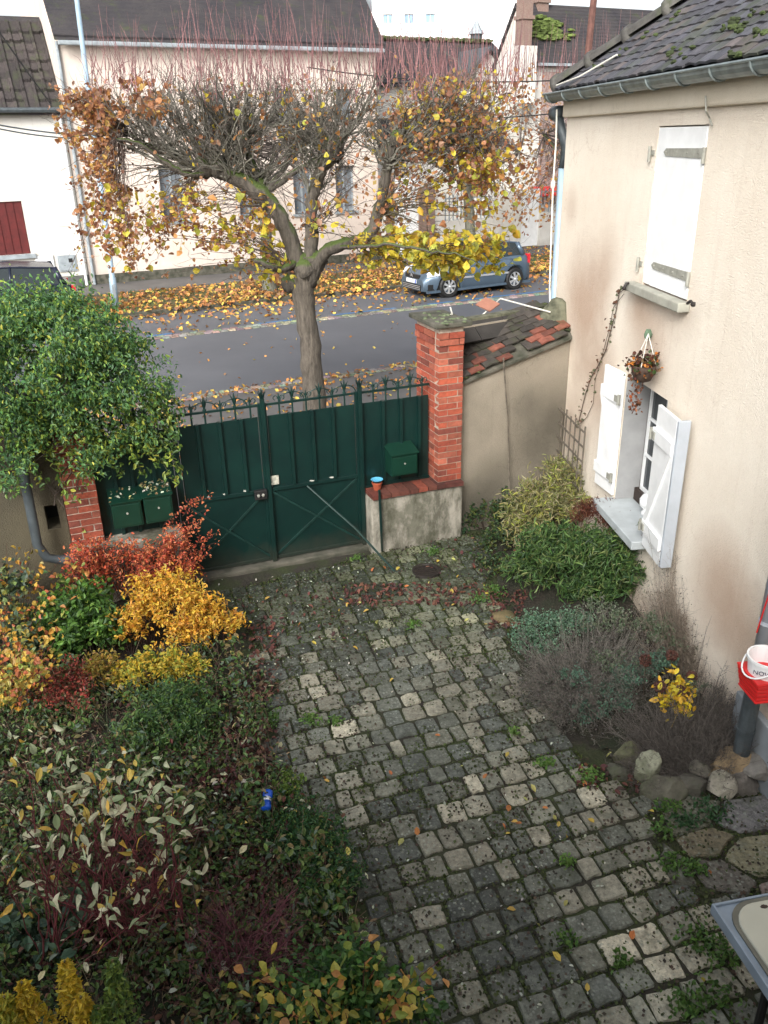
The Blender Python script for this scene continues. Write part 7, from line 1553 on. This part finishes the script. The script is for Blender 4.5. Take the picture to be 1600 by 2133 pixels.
# trellis and dead climber in the corner
tr = thing('trellis', 'weathered grey wooden trellis leaning in the corner by the cream wall', 'trellis', HF.P(.75, .1, 0)); s0, s1 = HS(1160, 880, .08)[0], HS(1218, 900, .08)[0]; z0, z1 = .45, HS(1190, 862, .08)[1]
for k in range(7): a_ = s0 + (s1 - s0) * k / 6; q = MB(); q.box(HF, a_ - .009, a_ + .009, .07, .082, z0, z1 - .03 * (k % 2)); q.build('upright', 'wood_grey', tr)
for k in range(6): z_ = z0 + .06 + (z1 - z0 - .12) * k / 5; q = MB(); q.box(HF, s0 - .02, s1 + .02, .082, .09, z_ - .01, z_ + .01); q.build('crossbar', 'wood_grey', tr)
def twiggy(name, lab, cat, base, boxes, n, L, r, c, seed, nleaf=0, pal=None, size=.03, k2=3, up=.2, sp=.6):
    g_ = np.random.default_rng(seed); t_ = thing(name, lab, cat, base); tips_ = []
    for (x, y, z, rx, rz) in boxes:
        for _ in range(n // len(boxes)): tips_.append(gp(x, y, z) + g_.normal(size=3) * np.array([rx, rx, rz]))
    tips_ = np.array(tips_); tips_[:, 2] = np.maximum(tips_[:, 2], .06); st_ = tips_ * .45 + np.asarray(base) * .55; st_[:, 2] = .03; P_ = bez(st_, (st_ + tips_) / 2 + g_.normal(size=tips_.shape) * .05, tips_, 7); R_ = np.linspace(1, .3, 7)[None].repeat(len(tips_), 0) * r; cc_ = np.array(c)[None] * g_.uniform(.55, 1.5, (len(tips_), 1))
    O_ = offshoots(P_, n * k2, L, sp, r * .5, c, seed + 1, up, 2); O2_ = offshoots(O_[0], n * k2, L * .5, sp, r * .35, c, seed + 2, up, 1)
    leaf_obj('twigs', [tubes_np(P_, R_, cc_), tubes_np(*O_), tubes_np(*O2_)], 'twig', t_)
    if nleaf: ends_ = np.concatenate([O_[0][:, -1], O2_[0][:, -1]]); C_ = ends_[g_.integers(0, len(ends_), nleaf)] + g_.normal(size=(nleaf, 3)) * .02; leaf_obj('foliage', [leaf_arrays(C_, size, .5, .4, 0, pal, seed=seed)], 'leaf', t_)
    return t_
twiggy('dead_climber', 'bare dark twigs of a dead climber in the corner by the trellis', 'climbing plant', gp(1120, 1080), [(1080, 960, .5, .12, .25), (1130, 960, .5, .12, .25), (1175, 950, .55, .1, .25), (1060, 1000, .4, .06, .3)], 80, .25, .005, (.06, .045, .04), 45, 260, [(.05, .035, .03), (.08, .05, .035)], .035)
twiggy('lavender', 'sprawling grey brown lavender and heather mound in the right bed', 'shrub', gp(1220, 1440), [(1150, 1390, .2, .16, .10), (1220, 1400, .3, .18, .10), (1130, 1430, .12, .14, .06), (1280, 1430, .28, .18, .10), (1250, 1330, .35, .2, .10), (1180, 1480, .1, .13, .05), (1320, 1360, .4, .16, .12), (1200, 1450, .22, .2, .1)], 900, .14, .0028, (.165, .150, .130), 46, 5200, [(.12, .115, .10), (.10, .11, .085), (.16, .14, .13), (.075, .08, .06)], .02, 4, .35, .5)
twiggy('dead_shrub', 'dry brown wispy shrub against the cream wall right of the window', 'shrub', gp(1440, 1420), [(1420, 1200, .75, .12, .25), (1440, 1260, .7, .16, .2), (1480, 1290, .55, .14, .15), (1400, 1290, .5, .18, .15), (1500, 1370, .35, .12, .12), (1440, 1350, .4, .2, .12), (1380, 1250, .5, .1, .15)], 620, .22, .0028, (.20, .165, .13), 47, 1500, [(.15, .12, .09), (.11, .09, .065)], .018, 4, .1, .6)
twiggy('dry_heather', 'dark dry heather hanging over the stones under the bucket', 'shrub', gp(1430, 1600), [(1400, 1500, .25, .15, .10), (1470, 1490, .3, .12, .10), (1360, 1540, .15, .15, .08), (1450, 1560, .12, .14, .08), (1500, 1440, .38, .12, .10), (1330, 1500, .18, .15, .08), (1410, 1580, .08, .12, .05), (1490, 1560, .24, .12, .06), (1350, 1590, .12, .12, .06)], 1050, .14, .003, (.105, .092, .080), 48, 1600, [(.07, .065, .055), (.10, .09, .075)], .016, 4, -.1, .55)
SIL = [(.17, .30, .19), (.13, .25, .155), (.22, .35, .24), (.09, .17, .10)]
shrub('silver_green_mat', 'silvery green mat of leaves at the upper left of the right bed', 'plant', gp(1130, 1340), bb([(1130, 1310, .16, (.26, .2, .08)), (1190, 1300, .18, (.2, .16, .08)), (1100, 1340, .1, (.15, .16, .06)), (1150, 1350, .1, (.12, .12, .05))]), 5200, .022, SIL + [(.10, .13, .08)], None, 260, .03, .6, .6, 20, seed=49)
shrub('santolina', 'blue green herb clump in front of the lavender', 'plant', gp(1260, 1480), bb([(1270, 1455, .18, (.18, .15, .08)), (1230, 1480, .12, (.1, .12, .06)), (1300, 1420, .28, (.12, .1, .08)), (1330, 1400, .3, (.10, .10, .08)), (1200, 1420, .26, (.12, .1, .06)), (1370, 1380, .35, (.12, .1, .07))]), 4800, .022, [(.11, .22, .15), (.085, .17, .115), (.15, .26, .18)], None, 130, .028, .6, .5, 14, seed=50)
shrub('sage_sprigs', 'grey green sprigs scattered across the top of the lavender', 'plant', gp(1320, 1360), bb([(1300, 1310, .4, (.3, .16, .08)), (1370, 1310, .45, (.15, .14, .1)), (1250, 1280, .35, (.2, .15, .08)), (1390, 1340, .4, (.15, .15, .09)), (1280, 1380, .36, (.2, .15, .07)), (1440, 1440, .36, (.12, .1, .07))]), 3600, .022, [(.14, .18, .11), (.10, .15, .08), (.18, .20, .14)], None, 130, .026, .6, .4, 14, seed=51)
# yellow plant in black crate
yc = gp(1400, 1500, .12); cr = thing('planter', 'black mesh planter holding the bright yellow leaved plant', 'planter', yc); 
for k in range(12):
    a_ = k * PI / 6; q = MB(); q.tube([yc + np.array([math.cos(a_) * .09, math.sin(a_) * .09, 0]), yc + np.array([math.cos(a_) * .11, math.sin(a_) * .11, .14])], .004, 4); q.build('rib', 'black', cr)
for z_ in (.0, .07, .14): q = MB(); q.tube([yc + np.array([math.cos(a) * (.09 + .143 * z_), math.sin(a) * (.09 + .143 * z_), z_]) for a in np.linspace(0, 2 * PI, 19)], .004, 4); q.build('hoop', 'black', cr)
q = MB(); q.lathe(yc, [(0, .01), (.085, .01), (.10, .11), (0, .12)], 14); q.build('liner', 'soil', cr)
E5 = [yc + np.array([g7.normal() * .10, g7.normal() * .08, g7.uniform(.16, .36)]) for _ in range(24)]
spray_plant('yellow_plant', 'bright yellow leaved plant growing in the black mesh planter', 'plant', yc + ZUP * .1, E5, 11, .058, [(.72, .55, .03), (.62, .52, .05), (.70, .42, .04)], 52, (.2, .14, .04), .028, .55, r=.003)
for k, (x, y, z) in enumerate([(1345, 1375, .5), (1400, 1365, .5), (1440, 1410, .45), (1375, 1430, .4), (1420, 1440, .4)]):
    p = gp(x, y, z); t = thing('dried_flower_head', ['round brown dried flower head above the lavender', 'topmost brown dried flower head near the wall', 'brown dried flower head right of the yellow plant', 'brown dried flower head left of the yellow plant', 'brown dried flower head just behind the yellow leaves'][k], 'flower', p); leaf_obj('petals', [leaf_arrays(p + norm(g7.normal(size=(160, 3))) * .045 * g7.uniform(.6, 1, (160, 1)), .022, .8, .2, 0, [(.13, .055, .04), (.09, .04, .03)], seed=k)], 'leaf_dry', t); q = MB(); q.tube([p, p + np.array([.03, .02, -.4])], .003, 4, (.1, .07, .05)); q.build('stem', 'twig', t)
# rocks
def rock_mb(q_, p_, r_, sd):
    q_.blob((0, 0, 0), 1.0, sd, .02, None, 18, 12); V = q_.V[-1]; g_ = np.random.default_rng(sd)
    for _ in range(11):
        n_ = norm(g_.normal(size=3)); c_ = g_.uniform(.55, .88); dd = V @ n_; V = V - np.outer(np.maximum(dd - c_, 0), n_) * .94
    V = V * (1 + np.array([.05 * _mn.noise(Vector((v[0] * 3 + sd, v[1] * 3, v[2] * 3))) + .03 * _mn.noise(Vector((v[0] * 9, v[1] * 9 + sd, v[2] * 9))) for v in V]))[:, None]; q_.V[-1] = V * np.asarray(r_) + np.asarray(p_)
rk = [(1312, 1570, .10, (.10, .08, .10), '#6a6852'), (1352, 1600, .12, (.10, .08, .14), '#8a8c78'), (1385, 1640, .07, (.14, .09, .10), '#5e5c50'), (1500, 1630, .10, (.10, .08, .10), '#9c978a'), (1535, 1575, .22, (.17, .10, .055), '#8d7a5e'), (1500, 1600, .16, (.09, .07, .05), '#7c6a50'), (1545, 1625, .10, (.12, .08, .08), '#6d6862'), (1440, 1630, .07, (.13, .09, .09), '#55534a'), (1285, 1600, .05, (.07, .09, .05), '#5b5a50'), (1575, 1590, .2, (.09, .12, .08), '#7b7872'), (1465, 1595, .14, (.08, .07, .05), '#6a675c')]
labs = ['low mossy rock at the left end of the bed edge', 'tall pale upright rock at the bed edge', 'dark squat rock beside the tall pale one', 'large whitish rounded rock under the dry heather', 'long flat tan rock topping the edging near the downpipe', 'small tan rock left of the flat tan rock', 'grey rock between the whitish one and the plinth', 'brown rock in the middle of the edging', 'small flat rock at the far end of the edging', 'grey rock leaning against the plinth', 'small grey rock above the whitish rounded one']
for k, (x, y, z, r, c_) in enumerate(rk):
    q = MB(); p = gp(x, y, z); rock_mb(q, p - ZUP * .03, np.array(r) * 1.22, k + 40); o = q.build('rock', 'rock_i', None); o.color = (*lin(c_), 1); tag(o, labs[k], 'rock', 'rocks edging the right bed')
rr = gp(1090, 1290, .05); q = MB(); q.blob(gp(1050, 1285, .03), (.13, .10, .05), 77, .15, None, 9, 6); o = q.build('rock', 'rock_i', None, smooth=True); o.color = (*lin('#6e6144'), 1); tag(o, 'flat ochre stone at the upper left corner of the right bed', 'rock')
# weeds in the paving
wd = [(1135, 1590, .05, 'L'), (1225, 1620, .07, 'L'), (1070, 1525, .04, 'L'), (1180, 1960, .05, 'M'), (1400, 1800, .07, 'M'), (1480, 1690, .10, 'D'), (1425, 1710, .06, 'D'), (1390, 1680, .06, 'M'), (1460, 1960, .10, 'M'), (1510, 1990, .09, 'M'), (1290, 2000, .04, 'M'), (1480, 2080, .10, 'M'), (1430, 2100, .07, 'M'), (650, 1500, .06, 'L'), (700, 1505, .04, 'L'), (860, 1300, .05, 'L'), (1000, 1250, .07, 'M'), (560, 1500, .08, 'M'), (1380, 1730, .05, 'M'), (1450, 1810, .05, 'M'), (1180, 1800, .04, 'L'), (740, 1165, .05, 'L'), (1030, 1230, .07, 'M'), (960, 1105, .07, 'D'), (900, 1150, .06, 'M')]
PALW = {'L': [(.10, .20, .04), (.15, .26, .06)], 'M': [(.065, .14, .03), (.10, .19, .04)], 'D': [(.03, .08, .03), (.045, .11, .04)]}
parts_ = []
for k, (x, y, r, ty) in enumerate(wd):
    g_ = np.random.default_rng(k + 900); n_ = int(1500 * r); C_ = gp(x, y, .03) + g_.normal(size=(n_, 3)) * np.array([r, r, .012]) * .7; C_[:, 2] = np.abs(C_[:, 2]) + .015; parts_.append(leaf_arrays(C_, .032, .5, 1, 0, PALW[ty], seed=k))
tag(leaf_obj('paving_weeds', parts_, 'leaf', None), kind='stuff')
# moss in the joints and loose leaves on the setts
n = 24000; lo, hi = poly.min(0), poly.max(0); mp_ = []
while len(mp_) < n:
    p = g7.uniform(lo, hi)
    if inside(p[0], p[1]) and p[1] > 2.2 and mn_noise(p) > -.05 + .18 * math.sin(p[0] * 2) - .35 * max(0, p[1] - 6.3): mp_.append((p[0], p[1], g7.uniform(.004, .018)))
tag(leaf_obj('joint_moss', [leaf_arrays(np.array(mp_), .022, .8, 1.5, 0, [(.05, .075, .015), (.07, .10, .02), (.035, .05, .012)], seed=91, simple_=True)], 'leaf', None), kind='stuff')
_g = np.random.default_rng(77); _c = []
while len(_c) < 9000:
    p = _g.uniform(lo, hi)
    if inside(p[0], p[1]) and p[1] > 2.2:
        dm = min(np.linalg.norm(np.cross(poly[(k + 1) % len(poly)] - poly[k], poly[k] - p)) / np.linalg.norm(poly[(k + 1) % len(poly)] - poly[k]) for k in range(0, 18))
        if _g.random() < max(.0, 1 - dm / .35) * .8 + .75 * min(1, max(0, (p[1] - 6.4) / 1.2)) * (mn_noise(p * 1.7) > -.1): _c.append((p[0], p[1], .028 + _g.random() * .006))
tag(leaf_obj('soil_and_moss_crumbs', [leaf_arrays(np.array(_c), .024, .8, 2, 0, [(.035, .028, .020), (.05, .065, .018), (.07, .05, .035), (.035, .045, .016)], seed=78, simple_=True)], 'leaf_dry', None), kind='stuff')
def scat(name, boxes, size, pal, seed, z=.035):
    g_ = np.random.default_rng(seed); pts_ = []
    for (x0, x1, y0, y1, n_) in boxes:
        for _ in range(n_): pts_.append(gp(g_.uniform(x0, x1), g_.uniform(y0, y1), z))
    return tag(leaf_obj(name, [leaf_arrays(np.array(pts_), size, .6, 3, 0, pal, seed=seed, fold=.15)], 'leaf_dry', None), kind='stuff')
scat('brown_leaf_drift', [(720, 1020, 1215, 1260, 330), (480, 720, 1230, 1330, 60), (1020, 1100, 1230, 1310, 160), (520, 580, 1290, 1460, 110), (880, 1130, 1120, 1200, 60), (1200, 1350, 1590, 1650, 60)], .05, [(.13, .045, .035), (.09, .03, .028), (.18, .08, .05), (.06, .03, .025)], 92)
scat('yellow_fallen_leaves', [(700, 1020, 1160, 1300, 22), (420, 760, 1230, 1400, 20), (560, 1250, 1400, 1800, 22), (1050, 1420, 1480, 1760, 16), (1000, 1500, 1800, 2100, 8)], .055, [(.55, .42, .08), (.5, .35, .08), (.45, .45, .15), (.5, .18, .06)], 93)
scat('pale_petals', [(420, 800, 1170, 1420, 120), (520, 1200, 1350, 1900, 130), (850, 1450, 1700, 2100, 60)], .022, [(.5, .5, .42), (.4, .42, .34)], 94)
# drain cover
dc = gp(888, 1193); t = thing('drain_cover', 'round cast iron drain cover in the setts near the gate', 'drain cover', dc); q = MB(); q.lathe(dc, [(0, .030), (.12, .030), (.125, .036), (.15, .036), (.155, .0)], 24); q.build('frame', 'darkiron', t)
for k in range(5): q = MB(); f_ = Frame(dc[:2], 0.3); q.box(f_, -.10 + .0, .10, -.085 + k * .036, -.070 + k * .036, .031, .040); q.build('bar', 'darkiron', t)
# garden table corner
tz = .74; c0 = G(1482, 1884, tz); c1 = G(1600, 2062, tz); td = (c1 - c0); td[2] = 0; td = norm(td); Tn = np.array([-td[1], td[0], 0]); Tn = Tn if Tn[0] > 0 else -Tn
TF = Frame(c0[:2], math.atan2(td[1], td[0])); sg = 1 if TF.n.dot(Tn) > 0 else -1
tb_ = thing('garden_table', 'blue grey edged table with rounded pale beige top in the lower right corner', 'table', (c0[0] + Tn[0] * .35, c0[1] + Tn[1] * .35, 0))
MT['tableedge'] = simple('blue_grey_enamel', '#8a98a6', .4, .2, 6, .05); MT['tabletop'] = simple('wet_beige_top', '#b3b3a4', .16, .12, 3, .02)
Wt, Lt = .95, 1.3
q = MB(); 
def tbx(s0, s1, a0, a1, z0, z1): q.box(TF, s0, s1, min(sg * a0, sg * a1), max(sg * a0, sg * a1), z0, z1)
tbx(0, Lt, 0, .012, tz - .055, tz + .006); tbx(0, Lt, Wt - .012, Wt, tz - .055, tz + .006); tbx(0, .012, .012, Wt - .012, tz - .055, tz + .006); tbx(Lt - .012, Lt, .012, Wt - .012, tz - .055, tz + .006); tbx(.012, Lt - .012, .012, Wt - .012, tz - .02, tz - .008); q.build('tray_rim', 'tableedge', tb_, bevel=.003)
pts = []
for (cx_, cy_, a0) in [(.16, .18, PI), (.16, Wt - .16, PI / 2), (Lt - .16, Wt - .16, 0), (Lt - .16, .18, -PI / 2)]:
    for a in np.linspace(0, PI / 2, 7): aa = a0 - a if cy_ < Wt / 2 else a0 - a; pts.append((cx_ + .13 * math.cos(aa), cy_ + .13 * math.sin(aa)))
# ordered outline of the rounded top
pts = []
for (cx_, cy_, a0) in [(.17, .19, PI), (Lt - .17, .19, 1.5 * PI), (Lt - .17, Wt - .17, 0), (.17, Wt - .17, .5 * PI)]:
    for a in np.linspace(0, PI / 2, 8): pts.append((cx_ + .13 * math.cos(a0 + a), cy_ + .13 * math.sin(a0 + a)))
q = MB(); q.prism([TF.P(a, sg * b_, tz - .008) for a, b_ in pts], ZUP * .022); q.build('top', 'tabletop', tb_, bevel=.006)
q = MB(); q.prism([TF.P(Lt / 2 + (a - Lt / 2) * 1.04, sg * (Wt / 2 + (b_ - Wt / 2) * 1.045), tz - .0075) for a, b_ in pts], ZUP * .010); q.build('top_seal', simple('dark_seal', '#6b6a5f', .6, .3, 10, .1), tb_)
for (a, b_) in ((.4, .03), (Lt - .05, .05), (.05, Wt - .05), (Lt - .05, Wt - .05)): q = MB(); q.tube([TF.P(a, sg * (b_ + .02), tz - .02), TF.P(a, sg * (b_ + .02), 0)], .02, 8); q.build('leg', 'black', tb_)
p = G(1592, 1888, tz + .016); q = MB(); q.blob(p, (.018, .01, .006), 5, .3, (.06, .04, .03), 8, 5); tag(q.build('dead_leaf', 'twig'), 'tiny dark dead leaf lying on the beige table top', 'leaf')
